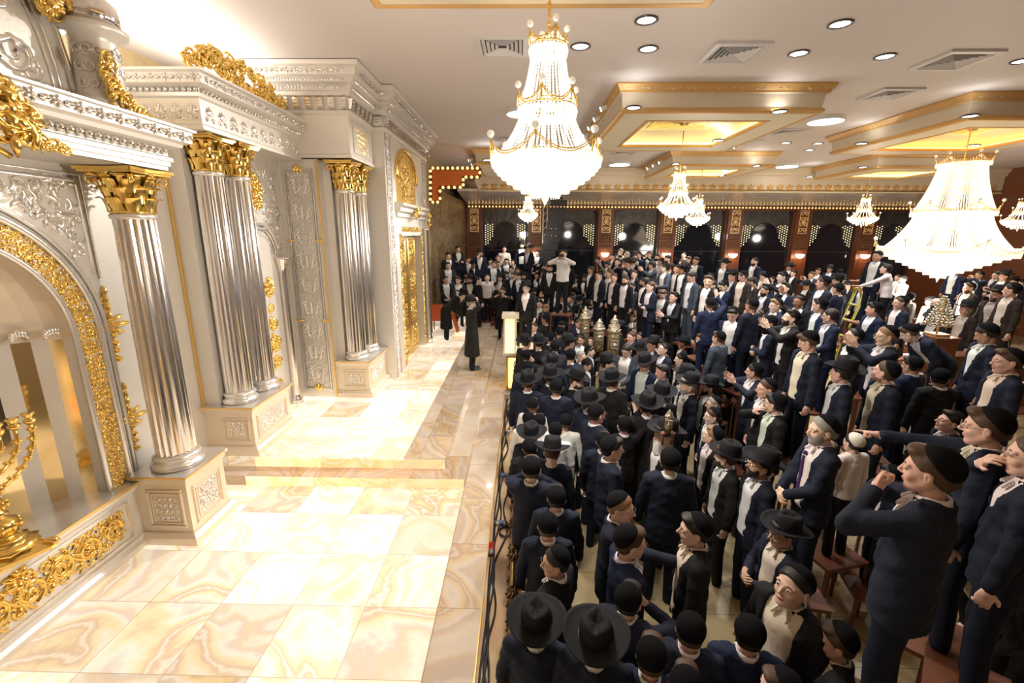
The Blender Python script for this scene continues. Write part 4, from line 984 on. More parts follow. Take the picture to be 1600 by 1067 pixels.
# square air vents
VW = mat('vent_white', (.72, .68, .66), .4)
for (u, v, S, lb) in ((785, 71, .80, 'left of the near chandelier'), (1145, 82, .85, 'between the near downlights'), (1492, 93, .85, 'at the upper right'), (1390, 146, .8, 'behind the upper right one'), (1230, 205, .8, 'beside the round surface light'), (1163, 222, .8, 'right of the yellow glowing coffer'), (975, 238, .8, 'above the far round light'), (792, 215, .8, 'left of the near chandelier bowl')):
    p = onz(u, v, ZC); x, y = float(p[0]), float(p[1]); r = empty('air_vent', (x, y, ZC - .03), 'square white ceiling air vent with dark louvres ' + lb, 'vent', 'square ceiling vents')
    fr = MB(); h = S / 2
    fr.sweep([(x - h, y - h), (x + h, y - h), (x + h, y + h), (x - h, y + h)], [(0, ZC), (.0, ZC - .035), (-.08, ZC - .04), (-.09, ZC - .01)], closed=True); part(fr, 'frame', VW, r)
    bk = MB(); bk.box(x - h + .05, y - h + .05, ZC - .012, x + h - .05, y + h - .05, ZC - .006); part(bk, 'dark_throat', BLACKM, r)
    lv = MB()
    for k in range(5):
        q = h - .12 - k * .065
        if q < .03: break
        lv.sweep([(x - q, y - q), (x + q, y - q), (x + q, y + q), (x - q, y + q)], [(.012, ZC - .012), (.02, ZC - .04), (-.022, ZC - .016)], closed=True)
    lo = part(lv, 'louvre', VW, r)
# small spotlights on the coffer flanks, aimed at the ark
SPM = mat('spot_lens', (1, 1, 1), .5, emit=(1, .97, .92), es=25)
spots = [(1.72, 10.3, 'nearest on the flank of the yellow glowing coffer'), (1.72, 11.2, 'second on the flank of the yellow glowing coffer'), (1.72, 12.1, 'third on the flank of the yellow glowing coffer'), (1.72, 13.0, 'farthest on the flank of the yellow glowing coffer'),
         (5.07, 17.6, 'nearest on the flank of the far middle coffer'), (5.07, 18.4, 'middle one on the flank of the far middle coffer'), (5.07, 19.2, 'farthest on the flank of the far middle coffer'), (-1.83, 17.2, 'nearest on the flank of the far left coffer'), (-1.83, 18.3, 'farthest on the flank of the far left coffer')]
for i, (x, y, lb) in enumerate(spots):
    r = empty('spotlight', (x, y, 6.3), 'small white spotlight ' + lb, 'spotlight', 'small spotlights aimed at the ark')
    M_ = Matrix.Rotation(radians(-115), 3, 'Y')
    b = MB(); b.lathe((x, y, 6.3), [(.035, -.02), (.045, 0), (.05, .10), (.055, .11)], 12, axis=M_); part(b, 'head', WHITEM, r)
    b = MB(); b.lathe((x, y, 6.3), [(.046, .105), (.046, .112)], 12, axis=M_); part(b, 'lens', SPM, r)
    b = MB(); b.tube([(x, y, 6.3), (x + .06, y, 6.34)], .012, 6); part(b, 'arm', WHITEM, r)

# ================================================================== CHANDELIERS
CRY = bpy.data.materials.new('painted_glow_crystal'); CRY.use_nodes = True; nt = CRY.node_tree; b = nt.nodes['Principled BSDF']
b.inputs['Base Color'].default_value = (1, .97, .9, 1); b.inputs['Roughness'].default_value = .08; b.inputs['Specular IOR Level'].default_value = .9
b.inputs['Emission Color'].default_value = (1, .87, .66, 1); b.inputs['Emission Strength'].default_value = .85  # bulb light in the crystals painted in as emission of their own
CRYB = CRY.copy(); CRYB.name = 'painted_glow_crystal_warm'; CRYB.node_tree.nodes['Principled BSDF'].inputs['Emission Color'].default_value = (1, .80, .52, 1); CRYB.node_tree.nodes['Principled BSDF'].inputs['Emission Strength'].default_value = .7  # warmer copy, its glow is painted in too
CRYS = mat('clear_crystal_ball', (.92, .90, .88), .05, 0, spec=1.0, emit=(1, .9, .75), es=.25)  # faint glow painted into the glass balls, they are no lamps
BULBC = mat('candle_bulb', (1, 1, 1), .5, emit=(1, .88, .66), es=18)
def octa(mb, x, y, z, r, h, mi=0):
    v = [(x + r, y, z), (x, y + r, z), (x - r, y, z), (x, y - r, z), (x, y, z + h * .4), (x, y, z - h * .6)]
    mb.add(v, [(0, 1, 4), (1, 2, 4), (2, 3, 4), (3, 0, 4), (1, 0, 5), (2, 1, 5), (3, 2, 5), (0, 3, 5)], mi)
def beads(mb, p, q, sag, n, r, out=(0, 0)):
    pts = []; rr = []
    for i in range(2 * n + 1):
        t = i / (2 * n); s_ = sag * 4 * t * (1 - t)
        pts.append((p[0] + (q[0] - p[0]) * t - out[0] * s_, p[1] + (q[1] - p[1]) * t - out[1] * s_, p[2] + (q[2] - p[2]) * t)); rr.append(r if i % 2 else r * .35)
    mb.tube(pts, rr, 4, smooth=False)
def chandelier(x, y, zt, tiers, label, rod, cm, strands=44, bead=14, br=.008, watt=60, group=None, lod=1):
    """tiers: [(radius, ztop, ring drop length)], last one carries the bowl (radius, z, bowl depth)"""
    r = empty('crystal_chandelier', (x, y, zt), label, 'chandelier', group)
    g = MB(); g.tube([(x, y, rod), (x, y, zt)], .008 if lod else .012, 6)
    if lod:
        k = int((rod - zt) / .05)
        for i in range(k): g.lathe((x, y, zt + i * .05), [(.006, .0), (.016, .012), (.016, .03), (.006, .042)], 6)
    part(g, 'chain', GOLDM, r)
    fr = MB(); cr = MB(); bl = MB(); st = MB()
    for ti, (R, z, dl) in enumerate(tiers):
        n = max(16, int(strands * R / tiers[-1][0]) // 4 * 4 + (8 if lod else 0)); last = ti == len(tiers) - 1
        for dz in (0, .028): fr.tube([(x + R * cos(2 * pi * i / 32), y + R * sin(2 * pi * i / 32), z + dz) for i in range(32)], .006, 5, closed=True)
        m_ = 6 if R > .2 else 4
        for k in range(m_):            # crown points with festoon rims
            a = 2 * pi * k / m_ + .3; H = .10 + R * .12
            px, py = x + R * 1.05 * cos(a), y + R * 1.05 * sin(a)
            fr.tube([(x + R * cos(a), y + R * sin(a), z), (px, py, z + H)], .007, 5); bl.ball((px, py, z + H + .035), .026 + R * .015, 10)
            a2 = a + 2 * pi / m_
            for dz in (0, .02):
                fr.tube([(x + R * (1.05 - .03 * sin(pi * i / 10)) * cos(a + (a2 - a) * i / 10), y + R * (1.05 - .03 * sin(pi * i / 10)) * sin(a + (a2 - a) * i / 10), z + H - dz - (H - .02) * sin(pi * i / 10) ** .8) for i in range(11)], .005, 5)
            # crystal curtain under the festoon
            for i in range(1, 10):
                aa = a + (a2 - a) * i / 10; zz = z + H - (H - .02) * sin(pi * i / 10) ** .8
                if zz - z > .03: octa(cr, x + R * cos(aa), y + R * sin(aa), (zz + z) / 2, .012, zz - z)
        if not last:
            for i in range(n):
                a = 2 * pi * i / n; octa(cr, x + R * cos(a), y + R * sin(a), z - dl * .4, .014 if lod else .02, dl)
                a += pi / n; octa(cr, x + R * .93 * cos(a), y + R * .93 * sin(a), z - dl * .45, .012, dl * .9)
            R2, z2 = tiers[ti + 1][0], tiers[ti + 1][1] + .02; n2 = int(n * 1.3)
            for i in range(n2):
                a = 2 * pi * i / n2
                beads(cr, (x + R * .86 * cos(a), y + R * .86 * sin(a), z - .01), (x + R2 * .93 * cos(a), y + R2 * .93 * sin(a), z2), .16 * (R2 - R) , bead, br, (cos(a), sin(a)))
        else:
            D = dl; nr = 9 if lod else 6
            for j in range(nr):
                t = j / nr; Rj = R * cos(t * pi / 2) ** .75 if lod != 3 else R * (1 - t); zj = z - D * (t ** 1.25 if lod != 3 else t)
                nj = max(6, int(n * 1.5 * Rj / R))
                for i in range(nj):
                    a = 2 * pi * (i + .5 * (j % 2)) / nj; octa(cr, x + Rj * cos(a), y + Rj * sin(a), zj, .017 * (R / .5) ** .5 if lod else .03, D * (.26 if j else .36))
            octa(cr, x, y, z - D * 1.02, .03 * (R / .5) ** .5, D * .3)
            for i in range(8):
                a = 2 * pi * i / 8; st.ball((x + R * .55 * cos(a), y + R * .55 * sin(a), z - .03), .03 * (R / .5) ** .5, 6)
    for (R, z, dl) in tiers[:-1]:
        for i in range(4): a = pi / 2 * i; st.ball((x + R * .5 * cos(a), y + R * .5 * sin(a), z - .04), .022, 6)
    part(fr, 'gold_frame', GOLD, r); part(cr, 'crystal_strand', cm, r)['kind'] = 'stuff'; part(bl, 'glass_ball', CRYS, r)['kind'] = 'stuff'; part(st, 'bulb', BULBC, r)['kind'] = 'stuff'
    l = bpy.data.lights.new('chandelier_glow', 'POINT'); l.energy = watt * 1.1; l.color = (1, .92, .82); l.shadow_soft_size = tiers[-1][0] * .5
    lo = bpy.data.objects.new('chandelier_glow', l); COL.objects.link(lo); lo.location = (x, y, tiers[-1][1] - tiers[-1][2] - .5)
    return r
zz = lambda u, v, y: float(ony(u, v, y)[2])
x1_, y1_ = .22, 4.5
zb = zz(852, 316, y1_)
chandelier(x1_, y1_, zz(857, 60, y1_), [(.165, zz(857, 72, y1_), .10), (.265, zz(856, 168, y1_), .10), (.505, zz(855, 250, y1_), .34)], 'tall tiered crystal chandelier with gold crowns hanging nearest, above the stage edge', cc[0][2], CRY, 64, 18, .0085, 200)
x2_, y2_ = cc[2][0], cc[2][1]
p2_ = onz(1519, 195, 6.3); x2_, y2_ = float(p2_[0]), float(p2_[1])
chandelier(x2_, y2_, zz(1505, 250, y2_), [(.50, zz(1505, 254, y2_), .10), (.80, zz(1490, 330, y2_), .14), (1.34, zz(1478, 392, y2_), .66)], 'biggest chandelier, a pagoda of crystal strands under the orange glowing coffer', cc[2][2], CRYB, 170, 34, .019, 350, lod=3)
for (u, v0, v1, v2, v3, y, R, lb) in ((1058, 272, 300, 322, 348, 11.8, .44, 'small crystal chandelier under the yellow glowing coffer'), (1090, 312, 328, 341, 357, 18.6, .44, 'small crystal chandelier just right of the one under the yellow coffer'), (825, 308, 322, 335, 350, 18.6, .38, 'small crystal chandelier directly below the tall near chandelier'), (1348, 311, 328, 341, 357, 18.8, .50, 'small crystal chandelier between the near windows and the biggest chandelier'), (1593, 318, 332, 345, 360, 16.5, .46, 'small crystal chandelier at the right edge behind the biggest one')):
    p = ony(u, v2, y); x = float(p[0])
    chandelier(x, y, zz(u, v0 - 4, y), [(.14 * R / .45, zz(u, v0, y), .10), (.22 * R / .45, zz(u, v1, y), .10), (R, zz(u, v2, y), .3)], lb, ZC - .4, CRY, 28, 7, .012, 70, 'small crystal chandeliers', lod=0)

for (x, y, tx_, ty_, tz_, e) in ((1.5, 10.6, -4.0, 5.0, 2.5, 900), (1.5, 11.6, -3.8, 8.5, 2.5, 900), (1.5, 12.6, -3.2, 11.5, 2.5, 700), (1.3, 3.0, -4.5, 3.5, 2.4, 700), (-1.9, 17.4, -2.5, 12, 2, 350)):
    l = bpy.data.lights.new('ark_spot', 'SPOT'); l.energy = e * 1.1; l.color = (1, .96, .91); l.spot_size = .95; l.spot_blend = .8; l.shadow_soft_size = .08
    lo = bpy.data.objects.new('ark_spot', l); COL.objects.link(lo); lo.location = (x, y, 6.1 if y < 4 else 6.25); d_ = Vector((tx_, ty_, tz_)) - Vector(lo.location); lo.rotation_euler = d_.to_track_quat('-Z', 'Y').to_euler()

for (x, y, z, sy, e) in ((-5.0, 3.2, 5.2, 3.6, 130), (-5.0, 7.4, 5.9, 2.0, 60)):
    l = bpy.data.lights.new('cove_lamp', 'AREA'); l.shape = 'RECTANGLE'; l.size = .25; l.size_y = sy; l.energy = e; l.color = (1, .93, .82)
    lo = bpy.data.objects.new('cove_lamp', l); COL.objects.link(lo); lo.location = (x, y, z); lo.rotation_euler = (pi, 0, 0)
# ================================================================== PEOPLE
def objmat(name, rough, mul=(1, 1, 1), spec=.4, sheen=0.0, bump=None):
    m = mat(name, (1, 1, 1), rough, 0, spec=spec, bump=bump); nt = m.node_tree; b = nt.nodes['Principled BSDF']
    oi = nt.nodes.new('ShaderNodeObjectInfo'); mx = nt.nodes.new('ShaderNodeMix'); mx.data_type = 'RGBA'; mx.blend_type = 'MULTIPLY'; mx.inputs['Factor'].default_value = 1
    nt.links.new(oi.outputs['Color'], mx.inputs['A']); mx.inputs['B'].default_value = (*mul, 1); nt.links.new(mx.outputs['Result'], b.inputs['Base Color'])
    if sheen: b.inputs['Sheen Weight'].default_value = sheen
    return m
SKIN = objmat('skin', .45); SKIN.node_tree.nodes['Principled BSDF'].inputs['Subsurface Weight'].default_value = 0.0
LIPS = objmat('lips', .45, (.86, .62, .58)); EYEW = mat('eye_white', (.8, .78, .75), .25); IRIS = mat('iris', (.06, .035, .02), .15)
HAIRM = objmat('hair', .55, bump=('noise', 90, .6, .004)); CLOTH = objmat('suit_wool', .78, spec=.25, bump=('noise', 6, .55, .05)); SHIRT = objmat('shirt_cotton', .7, bump=('noise', 14, .6, .015))
VELV = mat('black_velvet', (.008, .008, .01), .95, spec=.1); FELT = mat('black_felt', (.012, .012, .015), .8, spec=.25); RIBB = mat('hat_ribbon', (.02, .02, .025), .35); TROU = objmat('trouser_wool', .8, spec=.2)
SHOE = mat('black_leather', (.012, .012, .013), .25); WKIP = mat('white_knit', (.78, .76, .66), .8, bump=('voronoi', 90, .6, .003)); GLFR = mat('glasses_frame', (.45, .40, .36), .25, .8); SCRM = mat('phone_body', (.03, .03, .035), .2)

def v3(a): return np.array(a, float)
def ell(P, c, r):
    q = (P - v3(c)) / v3(r); k0 = np.sqrt((q * q).sum(-1)); q2 = q / v3(r); k1 = np.sqrt((q2 * q2).sum(-1)) + 1e-9
    return k0 * (k0 - 1) / k1
def cone(P, a, b, r1, r2):
    a, b = v3(a), v3(b); ab = b - a; t = np.clip(((P - a) @ ab) / (ab @ ab), 0, 1)
    return np.sqrt(((P - a - t[..., None] * ab) ** 2).sum(-1)) - (r1 + (r2 - r1) * t)
def smin(a, b, k):
    h = np.clip(.5 + .5 * (b - a) / k, 0, 1); return b * (1 - h) + a * h - k * h * (1 - h)
def smax(a, b, k): return -smin(-a, -b, k)
def snet(f, lo, hi, h):
    lo, hi = v3(lo), v3(hi); n = np.ceil((hi - lo) / h).astype(int) + 1
    ax = [lo[i] + h * np.arange(n[i]) for i in range(3)]
    P = np.stack(np.meshgrid(*ax, indexing='ij'), -1); V = f(P).astype(np.float64); V[V == 0] = 1e-9
    V[0], V[-1], V[:, 0], V[:, -1], V[:, :, 0], V[:, :, -1] = [np.maximum(x, h * .1) for x in (V[0], V[-1], V[:, 0], V[:, -1], V[:, :, 0], V[:, :, -1])]
    ins = V < 0; nc = n - 1; acc = np.zeros((*nc, 3)); cnt = np.zeros(nc)
    g = np.stack(np.meshgrid(*[np.arange(k) for k in nc], indexing='ij'), -1).astype(float)
    cs = [(i, j, k) for i in (0, 1) for j in (0, 1) for k in (0, 1)]
    sl = lambda c: tuple(slice(c[d], c[d] + nc[d]) for d in range(3))
    for a in cs:
        for d in range(3):
            if a[d]: continue
            b = list(a); b[d] = 1; va, vb = V[sl(a)], V[sl(b)]; m = (va < 0) != (vb < 0)
            t = np.where(m, va / np.where(m, va - vb, 1), 0); p = np.zeros((*nc, 3)) + v3(a); p[..., d] += t
            acc += p * m[..., None]; cnt += m
    act = cnt > 0; idx = -np.ones(nc, int); idx[act] = np.arange(act.sum())
    verts = lo + h * (g[act] + acc[act] / cnt[act][:, None])
    F_ = []
    for d in range(3):
        e1, e2 = (d + 1) % 3, (d + 2) % 3; s0 = [slice(None)] * 3; s1 = [slice(None)] * 3; s0[d] = slice(0, n[d] - 1); s1[d] = slice(1, n[d])
        A, B = ins[tuple(s0)], ins[tuple(s1)]; I = np.argwhere(A != B)
        if not len(I): continue
        ok = (I[:, e1] > 0) & (I[:, e2] > 0) & (I[:, e1] < nc[e1]) & (I[:, e2] < nc[e2]); I = I[ok]
        def off(o1, o2):
            J = I.copy(); J[:, e1] -= o1; J[:, e2] -= o2; return idx[J[:, 0], J[:, 1], J[:, 2]]
        q = np.stack([off(1, 1), off(0, 1), off(0, 0), off(1, 0)], 1); fl = ~A[tuple(I.T)]; q[fl] = q[fl][:, ::-1]; F_.append(q)
    return verts, np.concatenate(F_)
def npmesh(name, V, Fq, mats, mi=None, smooth=True):
    me = bpy.data.meshes.new(name); nv, nf = len(V), len(Fq)
    me.vertices.add(nv); me.vertices.foreach_set('co', np.asarray(V, np.float32).ravel())
    me.loops.add(nf * 4); me.loops.foreach_set('vertex_index', np.asarray(Fq, np.int32).ravel())
    me.polygons.add(nf); me.polygons.foreach_set('loop_start', np.arange(0, nf * 4, 4, dtype=np.int32)); me.polygons.foreach_set('loop_total', np.full(nf, 4, np.int32))
    for q in mats: me.materials.append(q)
    if mi is not None: me.polygons.foreach_set('material_index', np.asarray(mi, np.int32))
    me.polygons.foreach_set('use_smooth', np.full(nf, smooth, bool)); me.update(calc_edges=True); me.validate(); return me
def rotm(yaw=0, pitch=0, roll=0):
    return np.array((Matrix.Rotation(yaw, 3, 'Z') @ Matrix.Rotation(pitch, 3, 'Y') @ Matrix.Rotation(roll, 3, 'X')))

# ---- head (local: front +X, z up, origin between the ears)
def head_sdf(v):
    jw, nl, ck = [(1, 1, 1), (1.08, 1.15, 1.12), (.92, .95, .9), (1.0, 1.25, .95)][v]
    def f(P):
        Q = P.copy(); Q[..., 1] = np.abs(Q[..., 1])
        d = ell(Q, (-.012, 0, .028), (.097, .077, .088)); d = smin(d, ell(Q, (.026, 0, -.035), (.066, .058 * jw, .084)), .03)
        d = smin(d, cone(Q, (-.01, .05 * jw, -.05), (.055, .018, -.098), .02, .017), .03); d = smin(d, ell(Q, (.066, 0, -.104), (.02, .022 * jw, .017)), .02)
        d = smin(d, ell(Q, (.060, .037, -.036), (.022 * ck, .02, .02)), .02); d = smin(d, cone(Q, (.083, .010, .022), (.072, .05, .020), .010, .008), .014)
        d = smax(d, -ell(Q, (.100, .032, .002), (.017, .019, .011)), .012)
        d = smin(d, cone(Q, (.088, 0, .012), (.088 + .022 * nl, 0, -.030), .007, .0105), .010); d = smin(d, ell(Q, (.098, .010, -.037), (.010, .007, .006)), .006)
        d = smin(d, ell(Q, (.086, 0, -.063), (.012, .022, .0055)), .005); d = smin(d, ell(Q, (.083, 0, -.073), (.012, .019, .006)), .005)
        e = ell(Q, (-.012, .081, -.006), (.019, .009, .031)); e = smax(e, -ell(Q, (-.006, .092, -.004), (.010, .008, .018)), .005); d = smin(d, e, .006)
        # eyelids
        d = smin(d, ell(Q, (.080, .032, .002), (.0125, .0155, .0125)), .003)
        return d
    return f
HEADS = {}
def head_mesh(v, lod):
    k = (v, lod)
    if k not in HEADS:
        h = .0055 if lod else .0105
        V, Q = snet(head_sdf(v), (-.125, -.105, -.14), (.135, .105, .13), h)
        c = V[Q].mean(1); mi = np.zeros(len(Q), int)
        mi[(np.abs(c[:, 2] + .068) < .011) & (np.abs(c[:, 1]) < .024) & (c[:, 0] > .080)] = 1
        for s in (-1, 1):
            dy = (c[:, 1] - s * .032) / .0145; dz = (c[:, 2] - .001) / .0052; ee = (dy * dy + dz * dz < 1) & (c[:, 0] > .075); mi[ee] = 2
            ii = ((c[:, 1] - s * .032) ** 2 + (c[:, 2] - .002) ** 2 < .0056 ** 2) & (c[:, 0] > .08); mi[ii] = 3
        HEADS[k] = (V, Q, mi)
    return HEADS[k]
def ball_np(c, r, n=6):
    mb = MB(); mb.ball(c, r, n); return np.array(mb.v), [tuple(f) for f in mb.f]
def hair_mesh(style, lod):
    h = .007 if lod else .0125
    def f(P):
        Q = P.copy(); Q[..., 1] = np.abs(Q[..., 1])
        d = ell(Q, (-.016, 0, .034), (.107, .087, .096)); back = ell(Q, (-.045, 0, -.02), (.072, .072, .085)); d = smin(d, back, .02)
        if style == 1: d = smin(d, ell(Q, (.05, 0, .095), (.05, .06, .028)), .02)
        x, z = Q[..., 0], Q[..., 2]
        hl = .080 if style == 1 else .068
        cut = np.maximum(.93 * x - .36 * (z - .06) - hl * .93, -(z + .075) - .25 * x)
        side = np.maximum(x - .012 - .55 * np.maximum(z - .01, 0) * 2.2, -1)       # temple line
        cut = np.maximum(cut, np.where(z < .055, side, -1))
        cut = np.maximum(cut, -(ell(Q, (.0, .09, -.012), (.030, .05, .034))))
        cut = np.maximum(cut, -(z + .03) - .9 * (-.03 - x))
        return smax(d, cut, .006)
    V, Q = snet(f, (-.14, -.11, -.12), (.13, .11, .15), h)
    mb = MB()
    for s in (-1, 1): mb.tube([(.088, s * .014, .021), (.090, s * .028, .026), (.080, s * .046, .022)], [.003, .0042, .002], 4)
    q4 = np.array([f_ for f_ in mb.f if len(f_) == 4]) + len(V)
    return npmesh('hair', np.vstack([V, np.array(mb.v)]), np.vstack([Q, q4]), [HAIRM])
def kippah_mesh(m_, big, lod):
    s = 1 if big else .93
    def f(P):
        d = ell(P, (-.022, 0, .038), (.108 * s, .093 * s, .102)); n = v3((-.72, 0, .694)); cut = -((P - v3((-.042, 0, .040 if big else .085))) @ n)
        return smax(d, cut, .004)
    V, Q = snet(f, (-.15, -.11, -.05), (.12, .11, .16), .009 if lod else .014); return npmesh('kippah', V, Q, [m_])
def beard_mesh(kind, lod):
    def f(P):
        Q = P.copy(); Q[..., 1] = np.abs(Q[..., 1])
        if kind == 'B':
            d = ell(Q, (.028, 0, -.052), (.066, .066, .078)); d = smin(d, ell(Q, (.066, 0, -.108), (.028, .032, .026)), .02); d = d - .001
        else:
            d = ell(Q, (.035, 0, -.06), (.066, .066, .075)); d = smin(d, ell(Q, (.075, 0, -.16), (.036, .05, .085)), .04)
        x, z, y = Q[..., 0], Q[..., 2], Q[..., 1]
        cut = np.maximum(z + .045 - .9 * np.maximum(y - .035, 0), -x - .0)
        cut = np.maximum(cut, -ell(Q, (.095, 0, -.068), (.02, .022, .008)))
        return smax(d, cut, .006)
    V, Q = snet(f, (-.04, -.09, -.27), (.14, .09, .02), .008 if lod else .013)
    mb = MB()
    mb.tube([(.088, -.030, -.062), (.1, -.012, -.052), (.102, 0, -.050), (.1, .012, -.052), (.088, .030, -.062)], [.004, .006, .005, .006, .004], 5)
    q4 = np.array([f_ for f_ in mb.f if len(f_) == 4]) + len(V)
    return npmesh('beard', np.vstack([V, np.array(mb.v)]), np.vstack([Q, q4]), [HAIRM])
def hat_meshes():
    mb = MB(); n = 32
    prof = [(.112, .0), (.150, -.006), (.185, -.004), (.200, .006), (.202, .010), (.185, .002), (.150, .0), (.108, .006)]
    vs = []
    for (r, z) in prof:
        for i in range(n):
            a = 2 * pi * i / n; ex = 1.04 if True else 1; curl = .035 * (abs(sin(a)) ** 2) * max(0, (r - .11) / .09) - .012 * max(0, cos(a)) * max(0, (r - .11) / .09)
            vs.append((r * cos(a) * ex - .01, r * sin(a) * .93, z + curl + .055))
    fs = [(k * n + i, k * n + (i + 1) % n, (k + 1) * n + (i + 1) % n, (k + 1) * n + i) for k in range(len(prof) - 1) for i in range(n)]
    mb.add(vs, fs, 0, True); vs = []
    cp = [(.108, .0), (.106, .04), (.102, .09), (.094, .122), (.075, .134), (.045, .124), (.001, .112)]
    for (r, z) in cp:
        for i in range(n):
            a = 2 * pi * i / n; t = max(0, (z - .05) / .08) if z > .05 else 0; pinch = 1 - .30 * t * max(0, cos(a)) * abs(sin(a)) * 1.6
            zz_ = z - (.022 * max(0, 1 - (r * sin(a) / .03) ** 2) if r < .09 else 0)
            vs.append((r * cos(a) * 1.08 * pinch - .012, r * sin(a) * .88 * pinch, zz_ + .058))
    fs = [(k * n + i, k * n + (i + 1) % n, (k + 1) * n + (i + 1) % n, (k + 1) * n + i) for k in range(len(cp) - 1) for i in range(n)]
    mb.add(vs, fs, 0, True)
    me = bpy.data.meshes.new('hat'); me.from_pydata(mb.v, [], mb.f); me.materials.append(FELT); me.polygons.foreach_set('use_smooth', [True] * len(mb.f))
    rb = MB(); vs = []
    for z in (.0, .028):
        for i in range(n): a = 2 * pi * i / n; vs.append((.1095 * cos(a) * 1.08 - .012, .1095 * sin(a) * .88, z + .062))
    rb.add(vs, [(i, (i + 1) % n, n + (i + 1) % n, n + i) for i in range(n)], 0, True)
    mr = bpy.data.meshes.new('ribbon'); mr.from_pydata(rb.v, [], rb.f); mr.materials.append(RIBB)
    return me, mr
HATM, RIBM = hat_meshes()
def glasses_mesh():
    mb = MB()
    for s in (-1, 1):
        mb.tube([(.108, s * .033 + .020 * cos(2 * pi * i / 14), .0 + .016 * sin(2 * pi * i / 14)) for i in range(14)], .0016, 4, closed=True)
        mb.tube([(.106, s * .053, .004), (.05, s * .076, .008), (-.01, s * .082, .006)], .0015, 4)
    mb.tube([(.108, -.013, .003), (.112, 0, .006), (.108, .013, .003)], .0015, 4)
    me = bpy.data.meshes.new('glasses'); me.from_pydata(mb.v, [], mb.f); me.materials.append(GLFR); return me
GLM = glasses_mesh()

# ---- hands: wrist at origin, fingers +X, palm normal -Z, thumb +Y (left hand); right mirrored
HANDS = {}
def hand_mesh(kind, lod):
    k = (kind, lod)
    if k in HANDS: return HANDS[k]
    curl = {'flat': (.12, .1), 'relax': (.5, .5), 'fist': (1.4, 1.5), 'point': (1.4, 1.5)}[kind]
    chains = []
    for i, (y, L) in enumerate(((.031, .070), (.011, .078), (-.010, .073), (-.029, .058))):
        c1, c2 = curl
        if kind == 'point' and i == 0: c1, c2 = .05, .05
        c1 += i * .05; a = v3((.088 - .006 * abs(i - 1), y, 0)); sp = .10 * (1.2 - i) * (1 if kind == 'flat' else .4)
        d1 = v3((cos(c1) * cos(sp), sin(sp) * cos(c1), -sin(c1))); b = a + d1 * L * .45; c3 = c1 + c2; d2 = v3((cos(c3), sin(sp) * cos(c3), -sin(c3))); c = b + d2 * L * .32
        c4 = c3 + c2 * .6; d3 = v3((cos(c4), 0, -sin(c4))); e = c + d3 * L * .26; chains.append((a, b, c, e))
    def f(P):
        d = ell(P, (.05, 0, 0), (.052, .041, .0165)); d = smin(d, cone(P, (-.03, 0, 0), (.01, 0, 0), .026, .026), .02)
        fd = None
        for (a, b, c, e) in chains:
            q = np.minimum(np.minimum(cone(P, a, b, .0095, .009), cone(P, b, c, .009, .0085)), cone(P, c, e, .0085, .0072)); fd = q if fd is None else np.minimum(fd, q)
        d = smin(d, fd, .005)
        t0, t1, t2 = ((.018, .028, -.004), (.045, .058, -.014), (.068, .066, -.020)) if kind != 'fist' else ((.018, .028, -.004), (.05, .045, -.022), (.075, .025, -.035))
        d = smin(d, np.minimum(cone(P, t0, t1, .0135, .0115), cone(P, t1, t2, .011, .009)), .008)
        return d
    V, Q = snet(f, (-.06, -.06, -.085), (.19, .09, .035), .0052 if lod else .0095); HANDS[k] = (V, Q); return V, Q

def ik(S, W, pole, L1=.285, L2=.26):
    S, W = v3(S), v3(W); d = W - S; D = np.linalg.norm(d)
    if D > (L1 + L2) * .995: W = S + d / D * (L1 + L2) * .995; d = W - S; D = np.linalg.norm(d)
    a = (L1 * L1 - L2 * L2 + D * D) / (2 * D); h = sqrt(max(0, L1 * L1 - a * a)); u = d / D; p = v3(pole); p = p - u * (p @ u); p /= np.linalg.norm(p) + 1e-9
    return S + u * a + p * h, W
